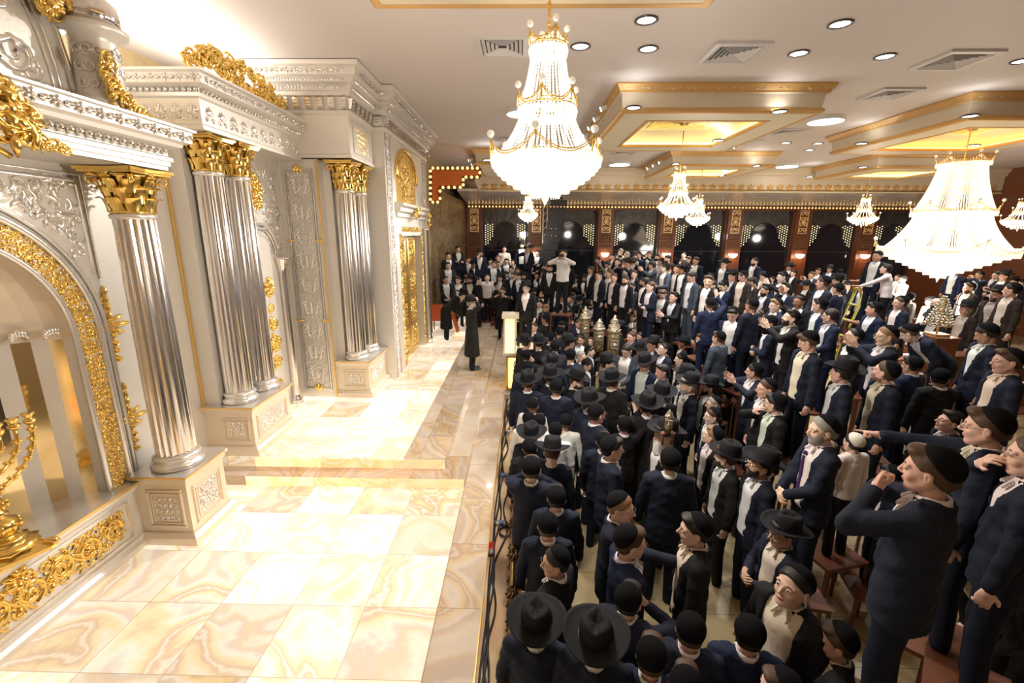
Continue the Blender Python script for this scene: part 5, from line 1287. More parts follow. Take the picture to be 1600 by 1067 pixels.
# pose: (left wrist, right wrist, left hand kind, right kind, finger dir L, R, palm normal L, R, bend)
POSES = {
 's': ((.06, .27, .86), (.04, -.27, .86), 'relax', 'relax', (.15, 0, -1), (.15, 0, -1), (0, -1, 0), (0, 1, 0), 0),
 'a': ((.24, .07, 1.00), (.25, -.07, .97), 'relax', 'relax', (.3, -1, -.2), (.3, 1, -.2), (-1, 0, 0), (-1, 0, 0), 0),
 'x': ((.21, -.02, 1.17), (.23, .04, 1.13), 'relax', 'fist', (.1, -1, .05), (.1, 1, .05), (-1, 0, 0), (-1, 0, 0), 0),
 'c': ((.33, .09, 1.20), (.33, -.09, 1.20), 'flat', 'flat', (.75, -.25, .75), (.75, .25, .75), (0, -1, 0), (0, 1, 0), 0),
 'C': ((.34, .10, 1.46), (.34, -.10, 1.46), 'flat', 'flat', (.5, -.2, .9), (.5, .2, .9), (0, -1, 0), (0, 1, 0), 0),
 'u': ((.06, .27, .86), (.42, -.14, 1.60), 'relax', 'flat', (.15, 0, -1), (.6, .1, .9), (0, -1, 0), (.2, 1, 0), 0),
 'm': ((.10, .24, .90), (.13, -.10, 1.66), 'relax', 'relax', (.3, 0, -1), (.1, .5, .8), (0, -1, 0), (-.6, .6, .3), 0),
 'w': ((.06, .27, .86), (.20, -.24, 1.75), 'relax', 'flat', (.15, 0, -1), (.2, .1, 1), (0, -1, 0), (1, .1, 0), 0),
 'p': ((.06, .27, .86), (.56, -.10, 1.38), 'relax', 'point', (.15, 0, -1), (1, .05, 0), (0, -1, 0), (0, .2, -1), .05),
 'q': ((.52, .20, 1.22), (.05, -.27, .86), 'flat', 'relax', (1, .1, .1), (.15, 0, -1), (0, -.4, 1), (0, 1, 0), .15),
 'r': ((.25, .10, 1.52), (.25, -.10, 1.52), 'relax', 'relax', (.25, -.5, .8), (.25, .5, .8), (-.3, -1, 0), (-.3, 1, 0), 0),
 'f': ((.06, .27, .86), (.20, -.09, 1.47), 'relax', 'relax', (.15, 0, -1), (-.2, .5, .6), (0, -1, 0), (-1, .3, 0), 0),
 'g': ((.19, .06, 1.45), (.20, -.04, 1.44), 'fist', 'fist', (-.1, -.4, .8), (-.1, .5, .8), (-1, 0, 0), (-1, .3, 0), 0),
 'e': ((-.16, .10, .98), (-.16, -.10, .98), 'relax', 'fist', (-.2, -1, 0), (-.2, 1, 0), (-1, 0, 0), (-1, 0, 0), 0),
 'l': ((.42, .16, 1.02), (.42, -.16, 1.02), 'relax', 'relax', (1, -.2, -.1), (1, .2, -.1), (0, 0, -1), (0, 0, -1), .35),
 'b': ((.30, .14, 1.02), (.32, -.10, 1.0), 'relax', 'relax', (.3, 0, -1), (.4, 0, -1), (0, -1, 0), (0, 1, 0), .85),
 'h': ((.24, .05, 1.12), (.26, -.08, 1.10), 'relax', 'relax', (.4, -.7, .4), (.4, .7, .4), (-1, 0, 0), (-1, 0, 0), 0),
}
SH = ((-.01, .185, 1.415), (-.01, -.185, 1.415)); HIPZ = .93
def torso_f(P, grow=0.0):
    Q = P.copy(); Q[..., 1] = Q[..., 1] / 1.42
    d = cone(Q, (.0, 0, .90), (.0, 0, 1.10), .122, .112); d = smin(d, cone(Q, (.0, 0, 1.10), (-.005, 0, 1.33), .112, .120), .04)
    d = smin(d, cone(P, (-.02, .05, 1.44), (-.012, .165, 1.41), .058, .060), .05); d = smin(d, cone(P, (-.02, -.05, 1.44), (-.012, -.165, 1.41), .058, .060), .05)
    return d - grow
def arm_f(P, pose, grow=0.0, cut=0.0):
    d = None
    for i in (0, 1):
        s = 1 if i == 0 else -1; pole = (-.35, s * .8, -.6) if pose[i][2] < 1.3 else (-.1, s * 1.0, -.55)
        E, W = ik(SH[i], pose[i], pole); W2 = E + (W - E) * (1 - cut)
        q = smin(cone(P, SH[i], E, .064, .052), cone(P, E, W2, .052, .040), .015); d = q if d is None else np.minimum(d, q)
    return d - grow
def bendm(V, b):
    if not b: return V
    c = v3((0, 0, HIPZ)); w = b * np.clip((V[:, 2] - .80) / .28, 0, 1); q = V - c; ca, sa = np.cos(w), np.sin(w)
    return np.stack([q[:, 0] * ca + q[:, 2] * sa, q[:, 1], -q[:, 0] * sa + q[:, 2] * ca], 1) + c
MESHC = {}
def jacket(pk, style, lod):
    k = ('j', pk, style, lod)
    if k in MESHC: return MESHC[k]
    pose = POSES[pk]; h = .017 if lod else .030
    long_ = style == 'K'; zb = .36 if long_ else .76
    def f(P):
        T = torso_f(P, .014); Q = P.copy(); Q[..., 1] = Q[..., 1] / 1.42
        T = smin(T, cone(Q, (0, 0, .95), (0, 0, zb - .1), .134 if not long_ else .15, .20 if long_ else .142), .03)
        z = P[..., 2]; ay = np.abs(P[..., 1])
        if style == 'o': w = .070 + .045 * np.clip((z - .76) / .6, 0, 1)
        elif style == 'W' or style == 'T': w = z * 0 - .5
        else: w = .105 * np.clip((z - 1.00) / .36, 0, 1) - .004
        T = T - .011 * ((ay > w) & (ay < w + .06) & (z > 1.02) & (P[..., 0] > 0))
        T = smax(T, -np.maximum(ay - w, -P[..., 0] + .02), .006)
        d = smin(T, arm_f(P, pose, .004, .05 if style not in 'T' else .5), .02)
        X_, Y_ = P[..., 0], P[..., 1]; d = d + .0035 * np.sin(31 * z + 17 * X_) * np.sin(23 * Y_ - 19 * z + 5 * X_) + .002 * np.sin(57 * z + 41 * Y_ + 30 * X_)
        d = smax(d, zb - z, .01); d = smax(d, -cone(P, (.035, 0, 1.39), (-.026, 0, 1.62), .046, .080), .008)
        cc_ = np.abs(cone(P, (-.030, 0, 1.36), (-.030, 0, 1.52), .096, .078)) - .008; cc_ = np.maximum(cc_, np.maximum(z - 1.492, P[..., 0] - .045)); cc_ = np.maximum(cc_, 1.38 - z)
        return smin(d, cc_, .01) if style not in 'WT' else d
    V, Q = snet(f, (-.30, -.56, zb - .04), (.68, .56, 2.0 if pk in 'uwCm' else 1.75), h); MESHC[k] = npmesh('jacket', bendm(V, pose[8]), Q, [CLOTH if style != 'W' else SHIRT]); return MESHC[k]
def shirt(pk, lod, full=False):
    k = ('s', pk, lod, full)
    if k in MESHC: return MESHC[k]
    pose = POSES[pk]; h = .0105 if lod else .022
    def f(P):
        d = torso_f(P, .003); z = P[..., 2]
        if full: d = smin(d, arm_f(P, pose, .0, .06), .02)
        d = smax(d, .88 - z, .01)
        if not full:
            for i in (0, 1):
                s = 1 if i == 0 else -1; pole = (-.35, s * .8, -.6) if pose[i][2] < 1.3 else (-.1, s * 1.0, -.55)
                E, W = ik(SH[i], pose[i], pole); d = np.minimum(d, cone(P, E + (W - E) * .86, E + (W - E) * 1.0, .036, .034))
        c = np.abs(cone(P, (-.028, 0, 1.42), (-.018, 0, 1.515), .078, .068)) - .007; c = np.maximum(c, np.maximum(z - 1.512 + .35 * np.clip(P[..., 0], 0, .1), 1.41 - z))
        d = smin(d, c, .008)
        for sy in (-1, 1): d = smin(d, cone(P, (.045, sy * .022, 1.492), (.098, sy * .052, 1.425), .009, .012), .006)
        return d
    V, Q = snet(f, (-.30, -.54, .86), (.66, .54, 2.0 if pk in 'uwCm' else 1.72), h); MESHC[k] = npmesh('shirt', bendm(V, pose[8]), Q, [SHIRT]); return MESHC[k]
def trousers(kind, lod):
    k = ('t', kind, lod)
    if k in MESHC: return MESHC[k]
    def f(P):
        Q = P.copy(); Q[..., 1] = Q[..., 1] / 1.35
        d = ell(Q, (0, 0, .90), (.118, .118, .12))
        for s in (-1, 1): d = smin(d, smin(cone(P, (0, s * .09, .86), (.02, s * .10, .48), .092, .066), cone(P, (.02, s * .10, .48), (-.01, s * .11, .04), .066, .060), .02), .04)
        return smax(d, .006 - P[..., 2], .006)
    V, Q = snet(f, (-.16, -.22, -.03), (.18, .22, 1.03), .02 if lod else .034); MESHC[k] = npmesh('trousers', V, Q, [TROU]); return MESHC[k]
def shoe_mesh():
    def f(P):
        d = smin(ell(P, (.02, 0, .05), (.07, .042, .05)), ell(P, (.13, 0, .03), (.10, .046, .034)), .03); return smax(d, .002 - P[..., 2], .004)
    V, Q = snet(f, (-.08, -.07, -.01), (.26, .07, .12), .012); return npmesh('shoe', V, Q, [SHOE])
SHOEM = shoe_mesh()
def head_T(pk, mods):
    yaw = radians(40 if 'L' in mods else (-40 if 'R' in mods else 0)); yaw *= 1.5 if 'Z' in mods else 1
    pit = radians(-14 if 'U' in mods else (24 if 'D' in mods else 2)); b = POSES[pk][8]
    c = bendm(v3((.012, 0, 1.625))[None], b)[0]; R = rotm(yaw, pit + b * .6, 0) @ np.diag([1.05, 1.14, 1.05]); return c, R
def body(pk, mods, fv, lod):
    k = ('b', pk, mods, fv, lod)
    if k in MESHC: return MESHC[k]
    pose = POSES[pk]; c, R = head_T(pk, mods); HV, HQ, mi = head_mesh(fv, lod); Vs = [HV @ R.T + c]; Qs = [HQ]; Ms = [mi]; n = len(HV)
    nb = bendm(v3((-.025, 0, 1.42))[None], pose[8])[0]; nt_ = c + R @ v3((-.018, 0, -.065)); cb = bendm(v3((-.01, 0, 1.25))[None], pose[8])[0]
    def f(P):
        d = cone(P, nb, nt_, .056, .050); return smin(d, cone(P, cb, nb, .07, .06), .03)
    lo = np.minimum(np.minimum(nb, nt_), cb) - .09; hi = np.maximum(np.maximum(nb, nt_), cb) + .09
    V, Q = snet(f, lo, hi, .012 if lod else .02); Vs.append(V); Qs.append(Q + n); Ms.append(np.zeros(len(Q), int)); n += len(V)
    for i in (0, 1):
        s = 1 if i == 0 else -1; pole = (-.35, s * .8, -.6) if pose[i][2] < 1.3 else (-.1, s * 1.0, -.55)
        E, W = ik(SH[i], pose[i], pole); HV, HQ = hand_mesh(pose[2 + i], lod); X = v3(pose[4 + i]); X /= np.linalg.norm(X); Z = -v3(pose[6 + i]); Z = Z - X * (Z @ X); Z /= np.linalg.norm(Z); Y = np.cross(Z, X)
        HV = HV.copy(); HQ = HQ.copy()
        if i == 1: HV[:, 1] *= -1; HQ = HQ[:, ::-1]
        V = HV @ np.array([X, Y, Z]) + W + X * .02
        # forearm inside the sleeve, one surface with the hand overlap
        d_ = (W - E) / np.linalg.norm(W - E); g = lambda P: cone(P, E + (W - E) * .5, W + X * .025, .034, .024)
        p0, p1 = E + (W - E) * .5, W + X * .025; V2, Q2 = snet(g, np.minimum(p0, p1) - .05, np.maximum(p0, p1) + .05, .012 if lod else .02)
        Vs.append(bendm(V, pose[8])); Qs.append(HQ + n); Ms.append(np.zeros(len(HQ), int)); n += len(V)
        Vs.append(bendm(V2, pose[8])); Qs.append(Q2 + n); Ms.append(np.zeros(len(Q2), int)); n += len(V2)
    MESHC[k] = npmesh('body', np.vstack(Vs), np.vstack(Qs), [SKIN, LIPS, EYEW, IRIS], np.concatenate(Ms)); return MESHC[k]
def cget(k, fn):
    if k not in MESHC: MESHC[k] = fn()
    return MESHC[k]
SKINS = [(.72, .46, .35), (.80, .54, .42), (.66, .40, .29), (.84, .60, .49), (.55, .32, .21), (.76, .48, .38)]
HAIRC = {'d': (.015, .011, .009), 'b': (.07, .038, .02), 'l': (.24, .14, .07), 'y': (.28, .26, .24), 'W': (.75, .72, .68), 'r': (.20, .08, .03)}
JC = {'n': (.011, .015, .032), 'N': (.012, .019, .052), 'k': (.010, .010, .012), 'g': (.035, .037, .042), 'G': (.05, .065, .09), 'b': (.035, .025, .022), 'K': (.012, .012, .012), 'w': (.74, .71, .70), 'W': (.70, .62, .54), 'T': (.012, .012, .014)}
def person(x, y, z, heading, pk, mods, hat, jk, hair, ex, scale, seed, lod):
    rnd = random.Random(seed); root = bpy.data.objects.new('person', None); COL.objects.link(root); root.empty_display_size = .1
    root.location = (x, y, z); root.rotation_euler = (0, 0, radians(heading)); root.scale = (scale,) * 3
    def child(nm, me, col=None, T=None):
        o = bpy.data.objects.new(nm, me); COL.objects.link(o); o.parent = root
        if col: o.color = (*col, 1)
        if T is not None:
            c, R = T; M_ = Matrix([[*map(float, R[i]), float(c[i])] for i in range(3)] + [[0, 0, 0, 1]]); o.matrix_local = M_
        return o
    fv = rnd.randrange(4); T = head_T(pk, mods)
    sk = SKINS[rnd.randrange(len(SKINS))]
    if 'D' in ex: sk = (.34, .18, .10)
    child('body', body(pk, mods, fv, lod), tuple(q * rnd.uniform(.94, 1.05) for q in sk))
    hc = HAIRC[hair]; st = rnd.randrange(2)
    if not ('z' in ex): child('hair', cget(('h', st, lod), lambda: hair_mesh(st, lod)), hc, T)
    if hat == 'k': child('kippah', cget(('k', 1, lod), lambda: kippah_mesh(VELV, True, lod)), None, T)
    elif hat == 'w': child('kippah', cget(('k', 'w', lod), lambda: kippah_mesh(WKIP, True, lod)), None, T)
    elif hat in 'hc':
        c, R = T; ti = radians(-10 if 'U' not in mods else -4); R2 = R @ rotm(0, ti, 0); h_ = child('hat', HATM, None, (c + R @ v3((-.012, 0, .012)), R2)); rb = bpy.data.objects.new('hat_ribbon', RIBM); COL.objects.link(rb); rb.parent = h_
    elif hat == 'F':
        def fur():
            mb = MB(); mb.tube([(.105 * cos(2 * pi * i / 24) * 1.05 - .012, .105 * sin(2 * pi * i / 24), .085) for i in range(24)], .048, 10, closed=True); mb.ball((-.012, 0, .10), .09, 12, 0, (1, 1, .5)); me = bpy.data.meshes.new('fur_hat'); me.from_pydata(mb.v, [], mb.f); me.materials.append(FELT); me.polygons.foreach_set('use_smooth', [True] * len(mb.f)); return me
        child('fur_hat', cget('fur', fur), None, T)
    if 'B' in ex: child('beard', cget(('be', 'B', lod), lambda: beard_mesh('B', lod)), tuple(q * 1.15 for q in hc), T)
    if 'V' in ex: child('beard', cget(('be', 'V', lod), lambda: beard_mesh('V', lod)), HAIRC['W'] if 'W' in ex else hc, T)
    if 'g' in ex: child('glasses', GLM, None, T)
    col = JC[jk]; vf = rnd.uniform(.85, 1.2); col = tuple(q * vf for q in col)
    if jk == 'w': child('shirt', shirt(pk, lod, True), tuple(q * rnd.uniform(.95, 1.05) for q in JC['w']))
    elif jk in 'WT': child('sweater' if jk == 'W' else 't_shirt', jacket(pk, jk, lod), col)
    else:
        sty = 'K' if jk == 'K' else ('o' if 'o' in ex else 'n')
        child('jacket', jacket(pk, sty, lod), col); child('shirt', shirt(pk, lod), tuple(q * rnd.uniform(.93, 1.04) for q in ((.82, .80, .79) if 'c' not in ex else (.72, .64, .52))))
    child('trousers', trousers('n', lod), (.011, .011, .014) if jk in 'wWTkK' else tuple(q * .8 for q in col))
    if 's' in ex:
        for s in (-1, 1): o = child('shoe', SHOEM); o.location = (-.02, s * .11, 0)
    if 't' in ex:
        def tie():
            mb = MB(); mb.hexa([(.125, -.022, 1.0), (.125, .022, 1.0), (.137, .022, 1.0), (.137, -.022, 1.0)], [(.118, -.014, 1.37), (.118, .014, 1.37), (.13, .014, 1.37), (.13, -.014, 1.37)]); mb.ball((.118, 0, 1.40), .022, 8); me = bpy.data.meshes.new('tie'); me.from_pydata(mb.v, [], mb.f); me.materials.append(mat('purple_tie', (.06, .02, .12), .5)); return me
        child('tie', cget('tie', tie))
    if 'v' in ex:      # camera or phone held at the face
        def phn():
            mb = MB(); mb.box(-.01, -.075, -.04, .01, .075, .04); me = bpy.data.meshes.new('phone'); me.from_pydata(mb.v, [], mb.f); me.materials.append(SCRM); return me
        o = child('held_phone', cget('phone', phn)); o.location = (.33, 0, 1.60)
    return root
# ================================================================== THE CROWD : u v headpx heading pose mods headwear jacket hair extras zone
CROWD = '''
689 400 9.5 290 s - k k d - A
711 389 9.5 290 x - n n d - A
709 406 9 285 r - n n d v A
700 415 10 280 s - n g d o A
721 406 9 270 s - n n d - A
735 406 9 265 f - n n b - A
749 396 9.5 265 f - h n d B A
716 416 9.5 280 s - n k d - A
723 416 9.5 280 s - n n d - A
744 414 9.5 330 s R h k d - A
757 412 9 270 s - n n b - A
766 409 9 265 s - n n d - A
770 413 9 275 s - n n b o A
780 404 8 270 s - n w b - A
788 390 10 270 s - n w d - A
808 384 10.5 265 s - h n d Bo A
829 388 10 240 f - h n d - A
834 396 9.5 260 x - n n d - A
781 412 9 270 s - n n d - A
792 409 9.5 265 s - n n d o A
802 411 9.5 260 s - n n d - A
812 422 9.5 260 s - n n d - A
824 422 9 255 s - n k d - A
836 411 9.5 215 c - n w d - A
844 419 10 250 s - n n d B A
858 420 10.5 265 s - z k d B A
743 425 10 265 s L n n d - A
728 430 10 270 s D k n b - A
757 423 9.5 270 s - n n b - A
767 423 9.5 265 s D k n d - A
784 421 9.5 260 s - n n b o A
800 421 9.5 255 s - n n d - A
789 428 9.5 265 s D k k d - A
802 431 9.5 250 s - n N d - A
810 432 9.5 250 s D k n d - A
818 432 9.5 255 s - h k d B A
752 430 10 250 s R h k d - A
768 431 9.5 260 s - n w b - A
761 434 10 280 s U n w d - A
781 435 10 250 s - h k d - A
687 429 10 300 c D h k d B A
673 437 11.5 300 a - n k d o S
710 432 11.5 290 s - h k d B S
716 438 12.5 290 a R k g b os S
735 438 12.5 285 s R h K d Bo S
697 439 11.5 20 b - h k d - S
746 438 11.5 30 s R n k d - S
756 449 10 270 s - n W l y S
777 440 12.5 10 s - k k y S S
795 433 12 200 s D h k d - S
798 442 13.5 255 r - n T d Bv S
764 447 9 270 s - n n d y S
691 461 12.5 20 b - h K d - S
822 439 11 255 s - h k d - F
828 436 11 255 s - k n d B F
819 430 10 255 s - h k d - F
836 430 10 250 s - k k d - F
844 427 10 250 s - h k b - F
820 448 11.5 250 s - h k d - F
858 433 11 240 s - h k b - F
866 440 11 245 s - k n d - F
874 441 11 255 s - h k d B F
888 436 11 225 s D h k b - F
876 421 10 260 r - n w d v A
880 397 12 262 r - n w d v H
888 414 9.5 255 s - n k d - A
855 447 12.5 245 s - h k d - F
836 455 12 245 s - h k d B F
819 464 13.5 250 s - h k d y F
831 462 13.5 245 s - k N d - F
846 461 13 250 s - n k d B F
867 458 14 250 s U k n b g F
879 466 14 250 s - h k d g F
892 468 15 240 s - n n d o F
855 471 15 245 s - k N b g F
844 475 15 250 s - k g d - F
853 482 15 240 s D n n l - F
895 456 14 200 s R h k d B F
885 446 13 230 s - h k d B F
905 471 17 235 s D h K b V F
926 475 18 255 h D F K d V F
916 457 15 95 s - k n d - F
944 466 14 210 s - k k d - F
955 461 13 200 s U n n d - F
967 466 14 205 s - k k d - F
976 468 15 215 s U n k d o F
922 432 11 230 s U k k d - F
934 460 13 240 s - k n d - F
897 437 11 250 s - h k d - F
909 435 11 240 s - h k d B F
918 438 11 235 s - k k d - F
935 406 12.5 190 b - n n d - R
949 413 11.5 180 s D n k d - R
966 410 12.5 215 s L n n d o R
980 413 12.5 205 r - h n b ov R
993 408 12.5 200 s D n n b o R
929 423 11.5 215 s - n k d - R
934 425 12 215 s - n k b - R
939 430 12.5 215 s - k n d o R
949 428 14.5 210 s U n k b o R
959 434 13 215 s L n k b o R
968 439 13.5 212 s - n n d o R
977 438 13.5 210 s - n k d Bo R
987 448 14.5 208 s - n G d - R
991 438 13 195 s U n k d o R
990 429 12.5 220 s L n k b - R
946 486 19 190 c U k N d B F
821 494 18 245 r - F k d gv F
833 502 17 245 s U k k d - F
834 511 17 210 s - k k b g F
852 500 19 120 s L h K b - F
877 509 15 235 s D n k d - F
893 496 16 85 s - k n d - F
904 505 17 320 s - k n b - F
966 514 21 165 s - h K d - F
990 496 16 230 s D k n b - F
1000 524 14 230 s - n k b - F
941 477 14 240 s - k k d - F
962 476 14 235 s - n k l - F
874 481 16 90 w - k n d v F
899 486 18 95 s - h k d - F
967 394 9.5 240 r - w w y v H
979 399 9.5 230 r - n n y v H
959 401 11 215 s - n k d - R
1001 399 10.5 225 r - n N d v R
1012 398 10.5 230 r - n n b v R
1027 402 10.5 230 s - n k d B H
1043 405 10.5 215 s - n k d B H
1031 409 11.5 205 s - k w b - R
1019 415 13 180 C - n G d - R
1047 417 14.5 190 a U n n d - R
1039 419 13.5 190 h - k G d - R
1026 420 13 200 a - n k d - R
1068 399 11 250 s - n n d - H
1075 406 12 200 s - n k b o R
1087 408 13 240 s - n n d o R
1066 412 13 200 s - n N b - R
1060 421 13.5 200 s - k k d - R
1067 421 13.5 195 s - h k d D R
1076 431 14.5 190 s D n G d o R
1085 434 15.5 185 C - k k d Bo R
1007 442 15 185 s - n k d B R
1022 449 15.5 190 x - n n b - R
1095 445 17 190 s - n g d gs R
1115 441 18 195 s L n k b o R
1044 460 15.5 210 h D n k b g R
1059 466 17 200 c U k k d - R
1070 477 16.5 195 s - k k d - R
1080 486 17 200 s D k n d - R
1013 476 14.5 240 s - z k d Bg F
1003 481 15 190 s - k w d - F
1021 487 15.5 340 s - n k d - F
990 478 18 165 s - n k d - F
995 506 14.5 245 s - k n d - F
1039 492 15.5 205 s U n k b - F
1054 501 16.5 195 s U k N d - F
1037 506 16 215 s U n k d - F
1022 508 15 200 s - n n b - F
1069 508 16.5 185 s - k n d g F
1007 510 14 245 s - k k d - F
1107 491 17 120 w - k N b y F
1179 409 14 195 s - k N d Bo R
1131 413 12.5 210 s - h n d g R
1144 432 15.5 195 s - h N d - R
1161 432 16 200 s D k b b c R
1129 447 19.5 185 a D k N d o R
1176 441 16.5 190 s D n b d g R
1195 443 17 190 s - k N b o R
1200 455 18 190 s - k n d Bo R
1222 433 16.5 185 C - k k d g R
1222 450 18.5 200 s U n n d - R
1157 467 14.5 200 s U k N d y R
1172 477 22.5 140 s - k n b - R
1211 477 22.5 185 c - k n l - R
1146 492 21 255 s D k N d o R
1187 494 21 175 s - k g b - R
1203 506 23 165 x D k n d - R
1235 497 28 180 C U k k d B R
1248 471 22.5 240 w - k k d D R
1108 436 13 190 s - c N d - R
1233 418 9 230 c - h k d - R
1190 432 10 230 s - h k d - R
1206 437 10 230 s - k k d - R
1240 427 10 215 s - k k d - R
1260 447 12 220 s D h k d o R
1286 442 18.5 185 a - k n b o R
1309 440 14.5 205 s - h n d B R
1309 452 16.5 145 s - k n d - R
1329 446 13.5 225 s D k k d o R
1340 449 13 215 s D k N d o R
1371 400 17 235 s - n n d o L
1384 420 16 175 q U n w d y L
1281 477 22 180 s - k N d - R
1297 494 26 182 a - n N d g R
1365 483 22.5 215 s R k N d - R
1334 474 13.5 5 s - n k d - R
1296 421 9.5 250 s - h n d - R
1278 424 8.5 240 s - n k d - R
1312 425 8.5 100 s - k n d - R
1268 430 11 230 C - n k b - R
1342 439 9.5 250 s - n k d B R
1391 496 18 180 s D k k d - R
1411 437 12.5 215 h - n w d y R
1402 434 9 240 s - n n b - R
1462 474 18.5 185 s - n k d Bz R
1453 471 16 190 s D k w d g R
1406 473 20.5 185 s - k n b g R
1420 465 16 150 s - k b d - R
1493 424 13.5 235 s - n N d o R
1530 430 11.5 200 r - k n d - R
1556 430 12.5 230 a - n n d o R
1568 432 12.5 225 c - h n d - R
1584 440 11 210 s - h k d - R
1597 443 11 200 s - k k d - R
1514 450 18 190 s - k b b Bc R
1557 461 19.5 235 s - h b b Bc R
1578 453 19.5 190 s - k b d c R
1509 484 19.5 200 s L h b l c R
1461 497 18.5 195 f D h n d - R
1519 505 16 210 h D h k d - R
1531 521 32 182 s D k n d - R
1574 502 21 350 s - h k b - R
1384 525 30 180 C - k n l g R
1420 521 27 188 b - k n b o R
1379 580 39 180 s U k n b c R
1424 571 30 150 s - k N d - R
1475 591 30 120 f R k k d - R
1563 562 42 180 s - k n b c R
1558 541 15 200 s - k k l y R
1262 535 37 188 s D k n b gco R
1333 526 27 180 s U k k d o R
1185 583 27 188 C R k n d - R
1197 607 30 180 s - k k b - R
1212 630 35 178 f - k k d g R
1316 583 33 175 s - h n d - R
1151 564 22 182 s - k n d g R
1140 552 20 185 s - k N b - F
1129 539 21 183 s - n g b - R
1121 525 22 150 s - k G b - R
1093 528 21 205 b U k N b g R
1080 512 17 190 s U k N d - F
1067 511 16 195 s - n k d - F
1044 517 16.5 192 s U k N d - F
1056 523 15 200 s D k k d - F
1063 535 17 170 s - h k d - F
1106 509 17 160 s - k N b - R
1096 507 15 185 s - k n b - R
979 548 22.5 240 a D n G d os F
1009 571 24.5 235 s D h N d o F
989 526 18 225 s - n k b o F
1004 549 16 240 s D h k d - F
1003 537 15 220 s - k k b - F
1019 540 18.5 190 s - h k d - F
1034 534 15 210 s - k n b - F
1042 547 20 182 s U k n d - F
1054 558 20 165 s - k n d - F
1039 583 22.5 183 s - n n d - F
1066 587 27 170 s - h k b - F
1078 604 28 180 s - h n y Bo F
1104 604 24.5 178 s - h k d B F
1111 630 25 180 s - k k y g F
1112 650 27 180 s - k N b - F
1113 681 33 180 s U k k l o F
1134 714 37 182 s - h k b Bgo F
1187 728 44 182 s U h n d Bgo F
1204 630 20 175 s - h k d - R
823 524 16.5 60 s D k k d - F
819 536 18 50 s - h k b - F
841 536 20 90 s - h k d - F
860 528 18 80 s - k k d - F
875 519 18 95 s - k n d - F
866 544 21.5 90 s - k n d - F
890 536 19.5 25 s - h n d - F
906 531 17.5 260 s - k k d - F
925 533 16 230 s - k k b - F
922 549 18 355 s - k k b g F
908 557 17 330 s - z k y - F
893 555 23 85 s - k n d - F
915 571 20 350 s D k k d gy F
824 555 19.5 70 f - k k d - F
838 565 21 75 s - k w d y F
820 576 22 80 s - k n d - F
864 569 22 80 s - h n d - F
901 595 27 350 s D h k b B F
860 588 26 85 s - h n d - F
868 606 29.5 85 s - k n d - F
828 603 27 80 s - h n b - F
951 569 25 350 s - h n d - F
958 595 29 60 s - h K b - F
1005 637 31 110 s - h K d - F
1031 617 30 120 s - h k d - F
831 628 24 75 s - k w b y F
813 659 24 85 s - k w d y F
838 661 24 88 s - k w b y F
867 665 26 85 s - k w b y F
885 661 23 85 s - k w b y F
918 632 29 60 s - h n d - F
936 652 32 40 s - k n d g F
939 682 32 88 s - k n b - F
957 701 37 15 s - k n d g F
862 706 35 80 s D h n b - F
822 697 34 85 s - k k d - F
831 682 24 80 s - h n b - F
816 732 39 80 g - k n b - F
980 662 28 110 w - k k d - F
1037 680 35 185 s - h K d VW F
1047 720 38 95 s - k n d - F
971 793 46 345 p - k n l g F
870 778 42 90 s - k n d - F
856 821 46 92 s - k n b - F
867 878 50 150 s L k k d g F
987 854 52 20 s - k N b g F
982 930 50 70 f - k n d g F
811 973 56 80 s - h n d - F
947 1008 64 85 s - h n d - F
1085 828 55 165 s - k k d co F
1081 998 55 92 s - k n b - F
1060 1056 58 92 s - k N b - F
1022 1040 50 90 s - k N b - F
1175 1003 56 100 s - k N d - F
1253 930 62 235 s U k k d co F
1222 834 47 190 h - h n d gco F
1304 1008 64 165 s - k k b c F
1208 1062 50 170 s - k n b - F
1285 672 47 180 a - k n y Bto R
1333 692 34 140 s - w w d y R
1391 742 34 182 s - k n d gy R
1433 726 80 172 g - k n b e E
1556 676 68 180 p - k n b gc E
1490 662 36 182 s U k n d - R
1597 705 66 185 f - k n b g E
1495 886 62 190 b - k k d c F
1404 625 20 185 s D h k d - R
1350 548 18 190 s - k n d - R
1440 640 26 170 s - k k d - R
'''
LEVELS = {'F': [ZF], 'A': [.45, .9, 1.3], 'S': [.42], 'H': [1.3, 1.6], 'R': [ZF, .08, .35, .6, .9, 1.2], 'L': None, 'E': [.9]}
